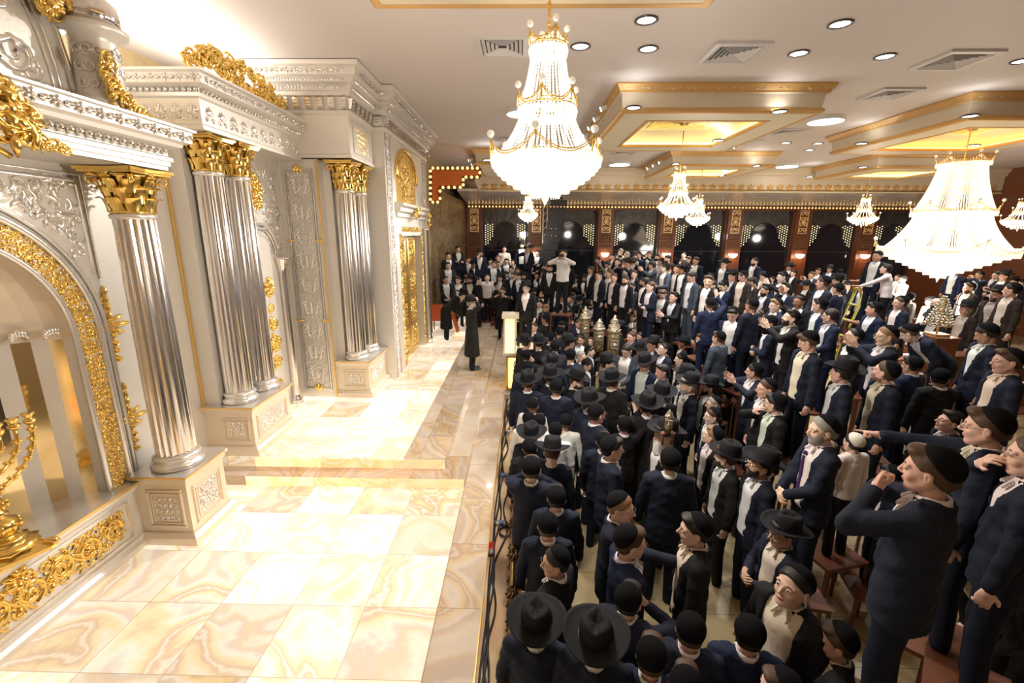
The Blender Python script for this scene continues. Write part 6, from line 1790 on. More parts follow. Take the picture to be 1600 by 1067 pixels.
CUSTOM = {
 '1433 726': 'tall man in dark navy suit pressing both fingers to his lips, towering at lower right', '1556 676': 'man in open cream shirt and glasses pointing left, arm outstretched, at the right edge',
 '1495 886': 'man in black suit bending his head down in the lower right corner', '1253 930': 'young man with open white shirt looking up towards the camera, lower centre right', '1085 828': 'young man in black suit with open shirt standing in profile beside the bare floor patch',
 '1285 672': 'grey bearded heavy man with purple tie and large black kippah', '1333 692': 'boy in a white shirt wearing the only white knitted kippah', '811 973': 'man seen from above under a wide black hat beside the brass railing', '947 1008': 'man under the largest wide black hat at the bottom of the picture',
 '971 793': 'man with glasses stretching his right arm out over the crowd', '867 878': 'dark haired man with glasses turning back over his shoulder near the railing', '926 475': 'bearded man in fur hat holding a scroll in the middle of the crowd', '1371 400': 'young man in navy jacket standing high beside the yellow ladder', '1384 420': 'boy in a white shirt climbing the yellow ladder',
 '880 397': 'photographer in a white shirt raised above the far rows holding a camera', '798 442': 'bearded photographer in a black t-shirt standing at the back of the stage', '777 440': 'grey haired man in long black suit in profile at the back of the stage', '756 449': 'boy in cream sweater on the stage between the dark suits', '716 438': 'tall young man in open grey jacket with clasped hands on the stage',
 '735 438': 'bearded man in long black coat and white shirt on the stage', '691 461': 'man in black overcoat bending over beside the orange chair', '1235 497': 'bearded man in black suit clapping with both arms raised high', '1262 535': 'man in glasses looking down with cream shirt front showing, standing tall', '1179 409': 'bearded man in navy jacket standing alone above the far rows before a window',
 '946 486': 'man in bright navy suit clapping between the two silver scrolls', '979 548': 'young man in blue grey blazer holding his hands, mid crowd', '1009 571': 'young man in wide black hat and bright navy jacket with open white shirt', '1037 680': 'old man with long white beard under a black hat', '1187 728': 'man with glasses and black hat pushed back, head raised, centre right', '1134 714': 'reddish bearded man in black hat just left of the man with hat pushed back',
 '1222 834': 'man in glasses and black hat clasping his hands, lower centre', '852 500': 'man in long black coat and hat seen in profile beside the gold lectern', '1379 580': 'brown haired youth in cream shirt gazing up to the left, right side', '1563 562': 'youth with brown hair and kippah in strict profile near the right edge', '1531 521': 'dark haired man looking down beside the red brown reading box', '1557 461': 'grinning bearded man in black hat and open cream shirt at the right',
 '1248 471': 'dark skinned smiling youth raising one open hand', '1384 525': 'man with glasses clapping before his face, right side', '1297 494': 'man with glasses in bright navy suit in profile left of the ladder', '1365 483': 'youth in bright navy suit turning round in front of the ladder', '816 732': 'youth clasping his hands over the brass railing', '1113 681': 'fair haired youth in black suit looking up, centre',
 '1433 999': ''}
def chead(pk, mods): return head_T(pk, mods)[0]
PPL = []
for ln in CROWD.strip().splitlines():
    q = ln.split()
    if len(q) < 11: q = q[:9] + (['-'] if len(q) == 10 else ['-']) + [q[-1]] if len(q) == 10 else q
    u, v, s, hd = map(float, q[:4]); pk, mods, hat, jk, hair, ex, zn = q[4:11]; mods = mods.replace('-', ''); ex = ex.replace('-', '')
    rnd = random.Random(int(u * 7 + v)); sc = rnd.uniform(.965, 1.035) * (.80 if 'y' in ex else 1)
    d = .262 * sc * F / s; c = chead(pk, mods) * sc; p = at_depth(u, v, d); base = p[2] - c[2]; lv = LEVELS[zn]
    if zn == 'F':
        c1 = chead(pk, mods)[2]; want = (p[2] - ZF) / c1; lo_, hi_ = (.74, .92) if 'y' in ex else (.94, 1.07); sc = min(hi_, max(lo_, want)); c = chead(pk, mods) * sc
    if lv is not None:
        lvl = min(lv, key=lambda q_: abs(q_ - base)); ph = onz(u, v, lvl + c[2])
        # keep the head on its ray; reject absurd distances
        r_ = (ph - CP)[1] / max(1e-3, (p - CP)[1])
        if not (.62 < r_ < 1.55):
            if zn in 'RAH' : ph = p; lvl = base
            elif zn in 'FE': ph = p; lvl = max(ZF, base)
    else: ph, lvl = p, base
    if ph[1] > 19.0: ph = CP + (ph - CP) * 19.0 / ph[1]; lvl = ph[2] - c[2]
    hd -= math.degrees(math.atan((u - CX) / F)) if zn != 'S' else 0
    if zn in 'RF' and 150 < float(q[3]) < 215: hd += 24; ex = ex + ('o' if (u * 3 + v) % 5 < 3 and 'o' not in ex else '')
    if zn in 'RF' and 150 < float(q[3]) < 215 and not any(c_ in mods for c_ in 'LRZ') and (u + v) % 3 == 0: mods += 'R'
    a = radians(hd); x = ph[0] - (c[0] * cos(a) - c[1] * sin(a)); y = ph[1] - (c[0] * sin(a) + c[1] * cos(a))
    PPL.append(dict(u=u, v=v, s=s, hd=hd, pk=pk, mods=mods, hat=hat, jk=jk, hair=hair, ex=ex, zn=zn, sc=sc, x=float(x), y=float(y), z=float(lvl), depth=float(ph[1]), x0=float(x), y0=float(y)))
for p in PPL:
    if p['zn'] == 'S': p['x'] = min(p['x'], -.62)
for it in range(30):
    for i in range(len(PPL)):
        a = PPL[i]
        for j in range(i + 1, len(PPL)):
            b = PPL[j]; dx = b['x'] - a['x']; dy = b['y'] - a['y']
            if abs(dx) > .42 or abs(dy) > .42 or abs(a['z'] - b['z']) > 1.3: continue
            D = sqrt(dx * dx + dy * dy) + 1e-6; m_ = .40 * (a['sc'] + b['sc']) / 2
            if D < m_:
                k = (m_ - D) / 2 * .5; ux, uy = dx / D, dy / D
                # push mostly in depth so the heads stay where the photograph has them
                a['x'] -= ux * k * .45; a['y'] -= uy * k + (.01 if uy >= 0 else -.01) * .2; b['x'] += ux * k * .45; b['y'] += uy * k
for p in PPL:
    dx, dy = p['x'] - p['x0'], p['y'] - p['y0']; L_ = sqrt(dx * dx + dy * dy)
    mx_ = min(.40, .030 * max(1.5, p['y0']))
    if L_ > mx_: p['x'] = p['x0'] + dx * mx_ / L_; p['y'] = p['y0'] + dy * mx_ / L_
    if p['zn'] in 'FRE' and p['y'] < 11 and p['x'] < .13: p['x'] = .13
for p in PPL:
    if p['x'] < 0 and p['y'] > 9:
        xm = -2.35 if p['y'] < 14.5 else (-2.75 if p['y'] < 17 else -2.75 + .1 * (p['y'] - 17)); p['x'] = max(p['x'], xm)
for p in PPL:
    if p['zn'] == 'S' and p['x'] > -1.3: p['z'] = ZL + .004 if p['x'] > -.85 else (ZL + .15 if p['x'] > -1.12 else ZU)
# the speaker on the stage
RAB = dict(u=742, v=476, s=17, hd=12, pk='m', mods='', hat='h', jk='K', hair='y', ex='Vs', zn='S', sc=1.02, x=float(onz(738, 577, ZU)[0]), y=float(onz(738, 577, ZU)[1]), z=ZU, depth=11)
PPL.append(RAB)
# ---- labels that single each person out
JN = {'n': 'navy', 'N': 'bright navy', 'k': 'black', 'g': 'charcoal', 'G': 'blue grey', 'b': 'brown black', 'K': 'long black coat', 'w': 'white shirt', 'W': 'cream sweater', 'T': 'black t-shirt'}
HN = {'k': 'kippah', 'h': 'hat', 'n': 'bareheaded', 'z': 'balding', 'w': 'white kippah', 'c': 'cap', 'F': 'fur hat'}
PN = {'s': '', 'a': 'hands clasped', 'x': 'arms crossed', 'c': 'clapping', 'C': 'clapping high', 'u': 'arm raised', 'w': 'one arm raised', 'p': 'pointing', 'q': 'arm out', 'r': 'hands at face', 'f': 'hand at mouth', 'g': 'hands at mouth', 'b': 'bending', 'h': 'holding hands', 'e': 'hands behind', 'l': 'leaning'}
def region(p):
    u, v = p['u'], p['v']
    if p['zn'] == 'S': return 'stage back'
    if p['zn'] in 'AH' and u < 800: return 'by gold mosaic wall' if u < 730 else 'below first window'
    if p['zn'] in 'AH' and u < 900: return 'left of truss pole' if u < 850 else 'below line array'
    if v < 440: return ('far rows, third window' if u < 950 else ('far rows, fourth window' if u < 1020 else ('far rows, fifth window' if u < 1110 else ('far rows, sixth window' if u < 1260 else ('behind ladder' if u < 1420 else 'by empty pews')))))
    if u < 880: return 'by gold lectern' if v < 560 else ('along brass railing' if v < 800 else 'at railing end')
    if v < 470: return 'before silver scrolls' if u < 960 else ('row beyond scrolls' if u < 1100 else ('raised rows left of ladder' if u < 1330 else 'by empty pews'))
    if v < 520: return 'around silver scrolls' if u < 1000 else ('right of scrolls' if u < 1100 else ('below bearded clapper' if u < 1250 else ('in front of ladder' if u < 1420 else 'around reading box')))
    if v < 620: return 'below silver scrolls' if u < 960 else ('near blue grey blazer' if u < 1060 else ('hall middle' if u < 1250 else ('right of ladder foot' if u < 1450 else 'before reading box')))
    if v < 760: return 'in packed middle' if u < 1000 else ('by white bearded man' if u < 1120 else ('left of purple tie' if u < 1260 else 'right of purple tie'))
    return 'left of bare floor' if u < 1030 else ('around bare floor patch' if u < 1260 else 'lower right corner')
REG = {}
for p in PPL:
    key = '%d %d' % (p['u'], p['v'])
    if p is RAB: p['label'] = 'man in long black coat and hat, hand to forehead, alone on the stage'; continue
    if key in CUSTOM: p['label'] = CUSTOM[key]; continue
    young = 'boy' if 'y' in p['ex'] else 'man'
    exs = [PN[p['pk']]] if PN[p['pk']] else []
    if 'B' in p['ex'] or 'V' in p['ex']: exs.append('bearded')
    if 'g' in p['ex']: exs.append('glasses')
    while True:
        desc = '%s in %s, %s' % (young, JN[p['jk']], HN[p['hat']]) + (', ' + ' '.join(exs) if exs else '') + ', ' + region(p)
        if len(desc.split()) <= 13 or not exs: break
        exs.pop()
    REG.setdefault(desc, []).append(p)
for desc, L_ in REG.items():
    if len(L_) == 1: L_[0]['label'] = desc; continue
    if len(L_) == 2:
        L_.sort(key=lambda q: q['u']); L_[0]['label'] = desc + ', left one'; L_[1]['label'] = desc + ', right one'; continue
    L_.sort(key=lambda q: q['u'])
    for i, p in enumerate(L_): p['label'] = desc + ', ' + ordw(i) + ' from left' if i < 12 else desc
for k, p in enumerate(PPL):
    lod = 1 if p['s'] > 24 or p is RAB else 0
    o = person(p['x'], p['y'], p['z'], p['hd'], p['pk'], p['mods'], p['hat'], p['jk'], p['hair'], p['ex'], p['sc'], int(p['u'] * 3 + p['v']), lod)
    tag(o, p['label'], 'person', 'people in the crowd' if p is not RAB else None)
# ---- benches and stands that carry everybody who is above the floor
def stand_proto(h):
    r = empty('wooden_bench' if h < .6 else 'wooden_platform', (0, 0, 0)); w, d = .27, .21
    b = MB(); b.box(-w, -d, h - .035, w, d, h); b.build('seat' if h < .6 else 'deck', WOODL, r)
    for sx in (-1, 1):
        for sy in (-1, 1):
            b = MB(); b.box(sx * w - .03 * (sx > 0) , sy * d - .03 * (sy > 0), 0, sx * w + .03 * (sx < 0), sy * d + .03 * (sy < 0), h - .035); b.build('leg', WOODL, r)
    return r
PR = {}
for p in PPL:
    h = p['z'] - ZF
    if h < .12 or p['zn'] in 'SL': continue
    key = round(h, 2)
    if key not in PR: PR[key] = stand_proto(h); o = PR[key]
    else: o = copy_tree(PR[key])
    o.location = (p['x'], p['y'], ZF); o.rotation_euler = (0, 0, radians(p['hd'] + 90))
    who = p['label'].replace('person: ', '').split(',')[0]
    kd = 'bench' if h < .6 else 'platform'; lb_ = 'wooden %s under %s' % (kd, p['label'])
    if len(lb_.split()) > 16: lb_ = 'wooden %s under %s' % (kd, ' '.join(p['label'].split()[:12]).rstrip(','))
    tag(o, lb_, 'bench' if h < .6 else 'platform', 'raised wooden %s under the crowd' % ('benches' if h < .6 else 'platforms'))
# ================================================================== FURNITURE AND LOOSE THINGS
GLOW = mat('backlit_alabaster', (.95, .80, .5), .3, emit=(1, .70, .28), es=1.1)
# gold lectern beyond the stage edge
lx = float(onz(793, 600, -.08)[0]); r = empty('gold_lectern', (-.12, 10.3, -.08), 'backlit gold and marble lectern with ornate panel beside the stage edge', 'lectern')
b = MB(); b.box(-.42, 10.0, -.08, .34, 10.9, .06); b.box(-.36, 10.05, .06, .28, 10.85, .14); part(b, 'plinth', SILVR, r)
b = MB(); b.box(-.33, 10.1, .14, .26, 10.8, .98); part(b, 'cabinet', GLOW, r)
g = MB(); mp = plane_map((-.33, 10.095, .14), (1, 0, 0), (0, 0, 1), (0, -1, 0)); frame_rect(g, .59, .84, mp, .06, .5); part(g, 'gold_frame', GOLD, r)
g = MB(); filigree(g, .30, .56, lambda s, t, h: mp(s + .145, t + .14, h), .1, .2, 1.2, 0, 4); part(g, 'brass_filigree', BRASS, r)
b = MB(); b.box(-.40, 10.05, .98, .32, 10.85, 1.04); part(b, 'shelf', SILVR, r)
b = MB(); b.box(-.40, 10.35, 1.04, -.10, 10.8, 1.80); part(b, 'pillar', GLOW, r)
b = MB(); b.box(-.44, 10.3, 1.80, -.04, 10.86, 1.88); b.box(-.40, 10.34, 1.04, -.36, 10.36, 1.8); b.box(-.14, 10.34, 1.04, -.10, 10.36, 1.8); part(b, 'marble_cap', WARMS, r)
b = MB(); b.hexa([(-.02, 10.15, 1.05), (.30, 10.15, 1.05), (.30, 10.45, 1.05), (-.02, 10.45, 1.05)], [(-.02, 10.15, 1.08), (.30, 10.15, 1.08), (.30, 10.45, 1.22), (-.02, 10.45, 1.22)]); o = b.build('open_book', mat('book_paper', (.75, .62, .42), .6)); localize(o, (.14, 10.3, 1.05)); tag(o, 'open book lying on the shelf of the gold lectern', 'book')
# brass railing beside the ledge
r = empty('brass_railing', (-.06, 5.4, -.08), 'long ornate antique brass railing between the ledge and the crowd', 'railing')
b = MB(); b.tube([(-.06, 1.4, .40), (-.06, 9.6, .40)], .022, 8); b.tube([(-.06, 1.4, -.05), (-.06, 9.6, -.05)], .018, 8); part(b, 'rail', BRASS, r)
yy = 1.5; k = 0
while yy < 9.6:
    b = MB(); b.lathe((-.06, yy, 0), [(.05, -.08), (.05, -.07), (.03, -.065), (.035, -.05), (.018, 0), (.02, .25), (.04, .3), (.02, .36), (.02, .42), (.035, .45), (.02, .48)], 10); part(b, 'post', BRASS, r)
    g = MB(); rnd = random.Random(k)
    for q in range(8):
        a = q * pi / 4
        for zc_, R in ((.44, .05), (.30, .045), (.12, .05), (0.02, .045)):
            g.tube([(-.06 + .02 * cos(a), yy + .02 * sin(a), zc_ - .04), (-.06 + R * 1.1 * cos(a), yy + R * 1.3 * sin(a), zc_), (-.06 + R * .7 * cos(a + .5), yy + R * .9 * sin(a + .5), zc_ + .045), (-.06 + R * .3 * cos(a), yy + R * .4 * sin(a), zc_ + .02)], [.006, .012, .009, .005], 4)
    g.ball((-.06, yy, .53), .028, 8); part(g, 'finial', BRASS, r)
    yy += .52; k += 1
# cables on the ledge
rnd = random.Random(8)
for k, (dx, wob, lab) in enumerate(((-.325, .004, 'black cable hugging the stage edge, innermost of the bundle'), (-.30, .008, 'thick black cable lying along the ledge, second from the stage'), (-.275, .014, 'black cable lying along the ledge, third from the stage'), (-.245, .03, 'loosely curling black cable, outermost on the ledge'))):
    b = MB(); pts = []; y = 1.2
    while y < 10.3:
        pts.append((dx + wob * sin(y * 2.1 + k) + wob * 1.5 * sin(y * 5.3 + 2 * k) + (.06 * max(0, sin(y * 1.3)) if k == 3 and y > 5 else 0), y, -.068 + .004 * k)); y += .12
    b.tube(pts, .011 if k != 1 else .014, 6); o = b.build('cable', RUBBER); localize(o, (dx, 1.2, -.07)); tag(o, lab, 'cable', 'cables along the stage edge')
b = MB(); b.tube([(-.16 + .09 * cos(a * .5), 5.15 + .11 * sin(a * .5), -.068 + .0016 * a) for a in range(0, 26)], .008, 6); o = b.build('cable', RUBBER); localize(o, (-.16, 5.15, -.07)); tag(o, 'black cable coiled in rings on the pink marble ledge', 'cable')
p = onz(768, 856, -.03); r = empty('power_plug', (float(p[0]), float(p[1]), -.08), 'red industrial power plug lying among the cables on the ledge', 'plug')
M_ = Matrix.Rotation(radians(90), 3, 'X')
b = MB(); b.lathe((p[0], p[1] + .10, -.035), [(.02, 0), (.03, .01), (.03, .10), (.034, .10), (.034, .13), (.028, .135)], 14, axis=M_); part(b, 'red_body', mat('red_plastic', (.6, .03, .02), .4), r)
b = MB(); b.lathe((p[0], p[1] - .03, -.035), [(.028, 0), (.028, .05), (.015, .08)], 14, axis=M_); part(b, 'grey_collar', mat('grey_plastic', (.35, .36, .38), .4), r)
CLR = mat('clear_plastic', (.85, .9, .95), .08, trans=.85); BLU = mat('blue_label', (.08, .22, .6), .4)
def bottle(x, y, z, lying, label, lab=BLU):
    r = empty('water_bottle', (x, y, z), label, 'bottle'); ax = Matrix.Rotation(radians(90), 3, 'Y') @ Matrix.Identity(3) if lying else Matrix.Identity(3); c = (x, y, z + (.032 if lying else 0))
    b = MB(); b.lathe(c, [(.028, 0), (.032, .01), (.031, .06), (.032, .12), (.030, .15), (.013, .19), (.012, .2)], 14, axis=ax); part(b, 'bottle_body', CLR, r)
    b = MB(); b.lathe(c, [(.0325, .07), (.0325, .12)], 14, axis=ax, cap=False); part(b, 'label_band', lab, r)
    b = MB(); b.lathe(c, [(.015, .195), (.015, .215)], 10, axis=ax); part(b, 'cap', WHITEM, r)
p = onz(784, 817, -.05); bottle(float(p[0]) - .1, float(p[1]), -.08, True, 'clear plastic water bottle lying on the ledge inside the cable coil')
p = onz(783, 742, -.05); bottle(float(p[0]) - .05, float(p[1]), -.08, True, 'crushed clear bottle lying on the ledge farther up the railing')
p = onz(799, 676, -.05); b = MB(); b.lathe((float(p[0]) - .05, float(p[1]), -.08), [(.022, 0), (.03, .075), (.028, .075), (.02, .004)], 14); o = b.build('paper_cup', WHITEM); localize(o, (float(p[0]) - .05, float(p[1]), -.08)); tag(o, 'small white cup standing on the ledge beside the railing', 'cup')
# truss pole with line array speakers
yt = 20.3; px = float(ony(851, 380, yt)[0])
b = MB()
for sx in (-.09, .09):
    for sy in (-.09, .09): b.tube([(px + sx, yt + sy, ZF), (px + sx, yt + sy, 5.4)], .028, 6)
z = ZF
while z < 5.3:
    for (a, c) in (((-.09, -.09), (.09, -.09)), ((.09, -.09), (.09, .09)), ((-.09, .09), (-.09, -.09))): b.tube([(px + a[0], yt + a[1], z), (px + c[0], yt + c[1], z + .25)], .012, 4)
    z += .3
o = b.build('truss_pole', mat('aluminium_truss', (.62, .60, .58), .4, .6)); localize(o, (px, yt, ZF)); tag(o, 'pale aluminium truss pole standing before the second window', 'truss pole')
ps = ony(872, 335, yt - .1); r = empty('line_array_speaker', (float(ps[0]), yt, 5.2), 'tall curved black line array speaker hanging right of the truss pole', 'speaker')
b = MB(); b.box(float(ps[0]) - .5, yt - .06, 5.16, float(ps[0]) + .2, yt + .06, 5.24); b.tube([(px, yt, 5.2), (float(ps[0]) - .3, yt, 5.2)], .04, 6); part(b, 'hanging_frame', BLACKM, r)
for k in range(9):
    z1 = 5.12 - k * .30; x = float(ps[0]) - .02 * k - .006 * k * k; b = MB(); h = .28
    b.hexa([(x - .36, yt - .25, z1 - h), (x + .36, yt - .25, z1 - h), (x + .3, yt + .25, z1 - h + .03), (x - .3, yt + .25, z1 - h + .03)], [(x - .36, yt - .25, z1), (x + .36, yt - .25, z1), (x + .3, yt + .25, z1 - .03), (x - .3, yt + .25, z1 - .03)])
    for q in range(6): b.box(x - .33, yt - .262, z1 - .25 + q * .04, x + .33, yt - .25, z1 - .235 + q * .04)
    part(b, 'speaker_cabinet', mat('speaker_black', (.02, .02, .022), .5), r)
# yellow ladder
YL = mat('yellow_green_fibreglass', (.50, .48, .05), .45)
yl = 11.6; T = ony(1357, 452, yl); tx, tz = float(T[0]), float(T[2])
r = empty('step_ladder', (tx, yl, ZF), 'yellow green step ladder standing open in the right half of the crowd', 'ladder')
Ls = [(tx - .18, yl - .16), (tx - .18, yl + .16)]; bx = tx - 1.05
for (x, y) in Ls: b = MB(); b.tube([(x, y, tz), (x - .75, y + (.08 if y > yl else -.08), ZF)], .032, 6); part(b, 'side_rail', YL, r)
for (x, y) in Ls: b = MB(); b.tube([(x + .1, y, tz), (x + .75, y + (.08 if y > yl else -.08), ZF)], .028, 6); part(b, 'back_rail', YL, r)
for k in range(1, 7):
    t = k / 7; x = tx - .18 - .75 * t; z = tz + (ZF - tz) * t; b = MB(); b.box(x - .06, yl - .16 - .08 * t, z - .015, x + .05, yl + .16 + .08 * t, z + .015); part(b, 'step', YL, r)
b = MB(); b.box(tx - .26, yl - .18, tz - .02, tx + .02, yl + .18, tz + .03); part(b, 'top_cap', YL, r)
# platform the two stand on
for p_ in PPL:
    if p_['zn'] == 'L':
        h = p_['z'] - ZF; x, y = p_['x'], p_['y']; rr = empty('wooden_platform', (x, y, ZF), 'wooden stand beside the ladder under the %s' % ('boy in white shirt' if 'y' in p_['ex'] else 'tall young man in navy'), 'platform')
        b = MB(); b.box(x - .3, y - .25, ZF + h - .04, x + .3, y + .25, ZF + h); part(b, 'deck', WOODL, rr)
        for sx in (-.27, .27):
            for sy in (-.22, .22): b = MB(); b.box(x + sx - .03, y + sy - .03, ZF, x + sx + .03, y + sy + .03, ZF + h - .04); part(b, 'leg', WOODL, rr)
# pews on the right
CUSH = mat('pew_cap_light', (.62, .55, .52), .35)
def pew(x0, x1, y, label, skew=0.0):
    r = empty('wooden_pew', ((x0 + x1) / 2, y, ZF), label, 'pew', 'rows of wooden pews')
    b = MB(); b.box(x0, y - .25, 0 - .02, x1, y + .15, .02); part(b, 'seat', WOODL, r)
    b = MB(); b.hexa([(x0, y + .15, -.02), (x1, y + .15, -.02), (x1, y + .18, -.02), (x0, y + .18, -.02)], [(x0, y + .22, .52), (x1, y + .22, .52), (x1, y + .26, .52), (x0, y + .26, .52)]); part(b, 'backrest', WOODL, r)
    b = MB(); b.box(x0, y + .20, .52, x1, y + .32, .55); part(b, 'book_rest', CUSH, r)
    for x in (x0, x1 - .05): b = MB(); b.box(x, y - .26, ZF, x + .05, y + .28, .5); part(b, 'end_panel', WOODL, r)
for k, (u0, u1, v, y) in enumerate(((1412, 1485, 449, 17.6), (1402, 1500, 456, 16.2), (1410, 1490, 466, 14.8), (1420, 1480, 478, 13.3), (1425, 1500, 491, 12.0))):
    pew(float(ony(u0, v, y)[0]), float(ony(u1, v, y)[0]), y, 'red brown pew under the biggest chandelier, %s row from the far wall' % ordw(k))
for k, (u0, v, y) in enumerate(((1588, 489, 10.9), (1585, 511, 9.6))): pew(float(ony(u0, v, y)[0]), float(ony(u0, v, y)[0]) + 2.6, y, 'red brown pew cut by the right edge, %s one' % ('farther' if k == 0 else 'nearer'))
# red brown reading box with tiered silver centrepiece
yb2 = 8.3; A = ony(1462, 528, yb2); x0 = float(A[0]); zt = float(A[2]); x1 = float(ony(1502, 528, yb2)[0])
r = empty('reading_box', ((x0 + x1) / 2, yb2, ZF), 'tall red brown reading box carrying the tiered silver centrepiece', 'reading stand')
b = MB(); b.box(x0 + .03, yb2, ZF, x1 - .03, yb2 + .5, zt - .04); part(b, 'cabinet', WOOD, r); b = MB(); b.box(x0, yb2 - .03, zt - .04, x1, yb2 + .53, zt); part(b, 'top_board', WOOD, r)
b = MB(); b.box(x1 - .02, yb2 + .05, ZF, x1 + .85, yb2 + .45, zt - .36); o = b.build('low_cabinet', WOOD); localize(o, (x1 + .4, yb2 + .25, ZF)); tag(o, 'low red brown cabinet joined to the right of the reading box', 'cabinet')
cx_, cy_ = (x0 + x1) / 2, yb2 + .25; zt2 = float(ony(1497, 464, cy_)[2]); H = zt2 - zt
SLC = mat('silver_bead', (.78, .74, .62), .25, .9)
r = empty('tiered_centrepiece', (cx_, cy_, zt), 'tall pyramid of silver cups in tiers standing on the reading box', 'centrepiece')
b = MB(); b.box(cx_ - .14, cy_ - .14, zt, cx_ + .14, cy_ + .14, zt + .04); b.tube([(cx_, cy_, zt), (cx_, cy_, zt + H)], .018, 8); part(b, 'base_and_stem', GOLDM, r)
for j in range(11):
    t = j / 10; z = zt + H * (.27 + .70 * t); R = .17 * (1 - t) ** .8 + .03; g = MB(); n = max(5, int(R * 90))
    g.tube([(cx_ + R * cos(2 * pi * i / 16), cy_ + R * sin(2 * pi * i / 16), z) for i in range(16)], .008, 5, closed=True)
    for i in range(n): a = 2 * pi * i / n + j; g.lathe((cx_ + R * cos(a), cy_ + R * sin(a), z), [(.008, 0), (.015, .02), (.016, .04), (.010, .04)], 6)
    part(g, 'cup_tier', SLC, r)
# Torah scrolls held in the crowd
MANT = mat('gold_mantle', (.30, .22, .10), .55, .35, bump=('voronoi', 14, 1, .03), var=(18, .8, (.08, .06, .04)))
for k, (u, v, y, hh, lb) in enumerate(((915, 478, 11.6, 1.05, 'silver crowned scroll in gold mantle, leftmost, before the bearded man in fur hat'), (937, 498, 10.6, .8, 'silver crowned scroll beside the clapping man in bright navy suit'), (961, 492, 9.6, 1.15, 'largest silver crowned scroll, held by the man in black hat'), (1047, 640, 4.7, .26, 'small silver crowned scroll low in the packed middle'))):
    p = ony(u, v, y); x, z = float(p[0]), float(p[2]); z0 = z - hh
    r = empty('torah_scroll', (x, y, z0), lb, 'scroll', 'decorated scrolls'); b = MB(); q_ = min(1, hh / .8); b.lathe((x, y, 0), [(.09 * q_, z0), (.125 * q_, z0 + .05), (.13 * q_, z0 + hh * .55), (.11 * q_, z0 + hh * .66), (.07 * q_, z0 + hh * .68)], 20); part(b, 'mantle', MANT, r)
    g = MB(); g.lathe((x, y, 0), [(.12 * q_, z0 + hh * .66), (.135 * q_, z0 + hh * .70), (.10 * q_, z0 + hh * .73), (.12 * q_, z0 + hh * .80), (.07 * q_, z0 + hh * .84), (.09 * q_, z0 + hh * .88), (.03 * q_, z0 + hh * .95), (.012 * q_, z0 + hh)], 20, 0, lambda a, z: 1 + .12 * cos(8 * a))
    for i in range(8): a = i * pi / 4; g.ball((x + .13 * q_ * cos(a), y + .13 * q_ * sin(a), z0 + hh * .71), .022 * q_, 6)
    part(g, 'silver_crown', mat('old_silver', (.60, .54, .42), .35, .8, bump=('voronoi', 22, .9, .02)), r)
    g = MB(); mp = plane_map((x - .07 * q_, y - .135 * q_, z0 + hh * .38), (1, 0, 0), (0, 0, 1), (0, -1, 0)); frame_rect(g, .14 * q_, .18 * q_, mp, .015, .8); rosette(g, .07 * q_, .09 * q_, .05 * q_, mp); part(g, 'breastplate', SILVR, r)
    g = MB()
    for sx in (-.05, .05): g.tube([(x + sx, y, z0 - .16), (x + sx, y, z0)], .015, 6); g.ball((x + sx, y, z0 - .02), .04, 8, 0, (1, 1, .4))
    part(g, 'roller', WOODL, r)
# orange chair and folding board on the stage
p = onz(686, 503, ZU); x, y = float(p[0]), float(p[1]); y = min(y, 15.2); x = float(onz(686, 503, ZU)[0]) * y / float(p[1])
ORC = mat('orange_leather', (.55, .09, .02), .4)
r = empty('orange_chair', (x, y, ZU), 'orange brown upholstered chair at the back of the stage by the ark', 'chair')
b = MB(); b.box(x - .24, y - .22, ZU + .40, x + .24, y + .24, ZU + .48); part(b, 'seat', ORC, r); b = MB(); b.hexa([(x - .24, y - .24, ZU + .44), (x + .24, y - .24, ZU + .44), (x + .24, y - .18, ZU + .44), (x - .24, y - .18, ZU + .44)], [(x - .22, y - .34, ZU + .98), (x + .22, y - .34, ZU + .98), (x + .22, y - .28, ZU + .98), (x - .22, y - .28, ZU + .98)]); part(b, 'backrest', ORC, r)
for sx in (-.21, .21):
    for sy in (-.19, .21): b = MB(); b.box(x + sx - .02, y + sy - .02, ZU, x + sx + .02, y + sy + .02, ZU + .4); part(b, 'leg', WOOD, r)
x += .62; r = empty('folding_board', (x, y, ZU), 'orange brown wooden board leaning beside the orange chair', 'board')
b = MB(); b.hexa([(x, y - .2, ZU), (x + .06, y - .2, ZU), (x + .06, y + .2, ZU), (x, y + .2, ZU)], [(x - .28, y - .2, ZU + 1.0), (x - .22, y - .2, ZU + 1.0), (x - .22, y + .2, ZU + 1.0), (x - .28, y + .2, ZU + 1.0)]); part(b, 'board_panel', ORC, r)
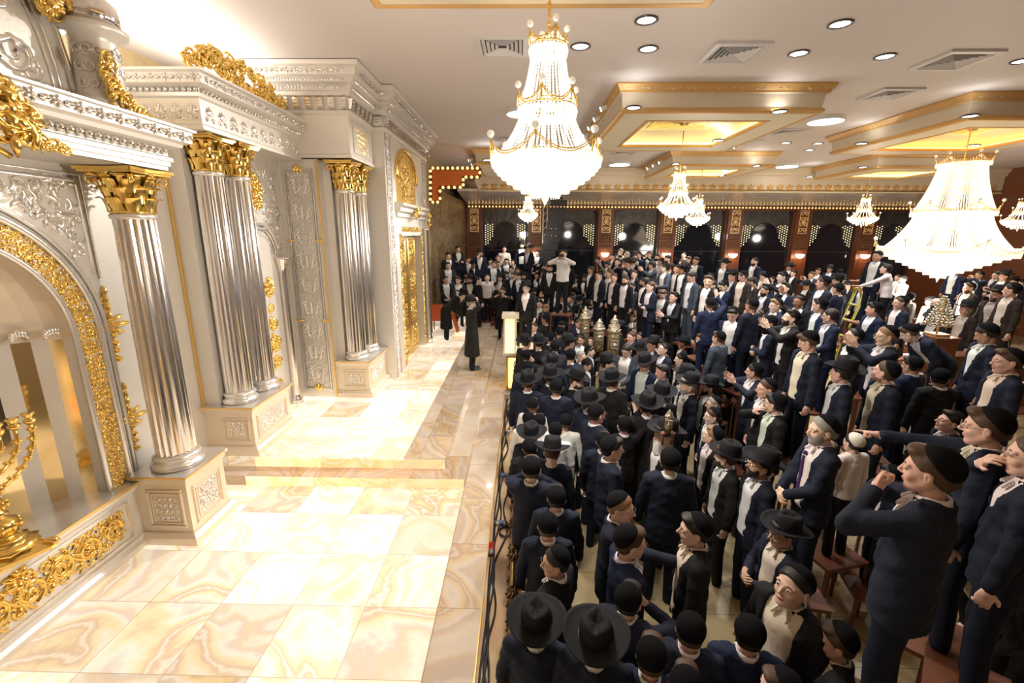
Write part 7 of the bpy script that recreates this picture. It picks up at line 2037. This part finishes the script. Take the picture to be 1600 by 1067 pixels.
b = MB(); b.tube([(x - .25, y, ZU + .95), (x - .55, y, ZU + .01)], .015, 6); part(b, 'prop_leg', ORC, r)
# desk in the far rows
p0, p1 = ony(1262, 438, 17.5), ony(1345, 440, 17.5); r = empty('wooden_desk', (float((p0[0] + p1[0]) / 2), 17.6, ZF), 'long wooden desk behind the far rows left of the ladder', 'desk')
zt = float(p0[2]); b = MB(); b.box(float(p0[0]), 17.4, zt - .05, float(p1[0]), 17.9, zt); part(b, 'desk_top', WOODL, r); b = MB(); b.box(float(p0[0]) + .05, 17.45, ZF, float(p1[0]) - .05, 17.85, zt - .05); part(b, 'desk_body', WOODL, r)
p = onz(1583, 600, 0.35); bottle(float(p[0]), float(p[1]), .35, False, 'bottle with green label standing by the right edge', mat('green_label', (.1, .45, .2), .4))
b = MB(); x, y = float(p[0]), float(p[1]); b.box(x - .3, y - .3, .31, x + .3, y + .3, .35); r = empty('side_table', (x, y, ZF), 'small wooden table carrying the green labelled bottle', 'table'); part(b, 'table_top', WOODL, r)
b = MB(); b.box(x - .05, y - .05, ZF, x + .05, y + .05, .31); part(b, 'leg', WOODL, r)
# ================================================================== LIGHTS
def area(name, loc, size, power, color, rot=(0, 0, 0), shape='DISK'):
    l = bpy.data.lights.new(name, 'AREA'); l.shape = shape; l.size = size; l.energy = power; l.color = color
    o = bpy.data.objects.new(name, l); COL.objects.link(o); o.location = loc; o.rotation_euler = rot; return o
WD = bpy.data.worlds.new('night'); SC.world = WD; WD.use_nodes = True
WD.node_tree.nodes['Background'].inputs[0].default_value = (.02, .025, .04, 1)
SC.view_settings.view_transform = 'Standard'; SC.view_settings.look = 'None'; SC.view_settings.gamma = 1; SC.view_settings.use_curve_mapping = False
SC.view_settings.exposure = 0.38
SC.cycles.max_bounces = 6; SC.cycles.diffuse_bounces = 3; SC.cycles.glossy_bounces = 3; SC.cycles.transmission_bounces = 4; SC.cycles.caustics_reflective = False; SC.cycles.caustics_refractive = False
SC.cycles.sample_clamp_indirect = 4.0
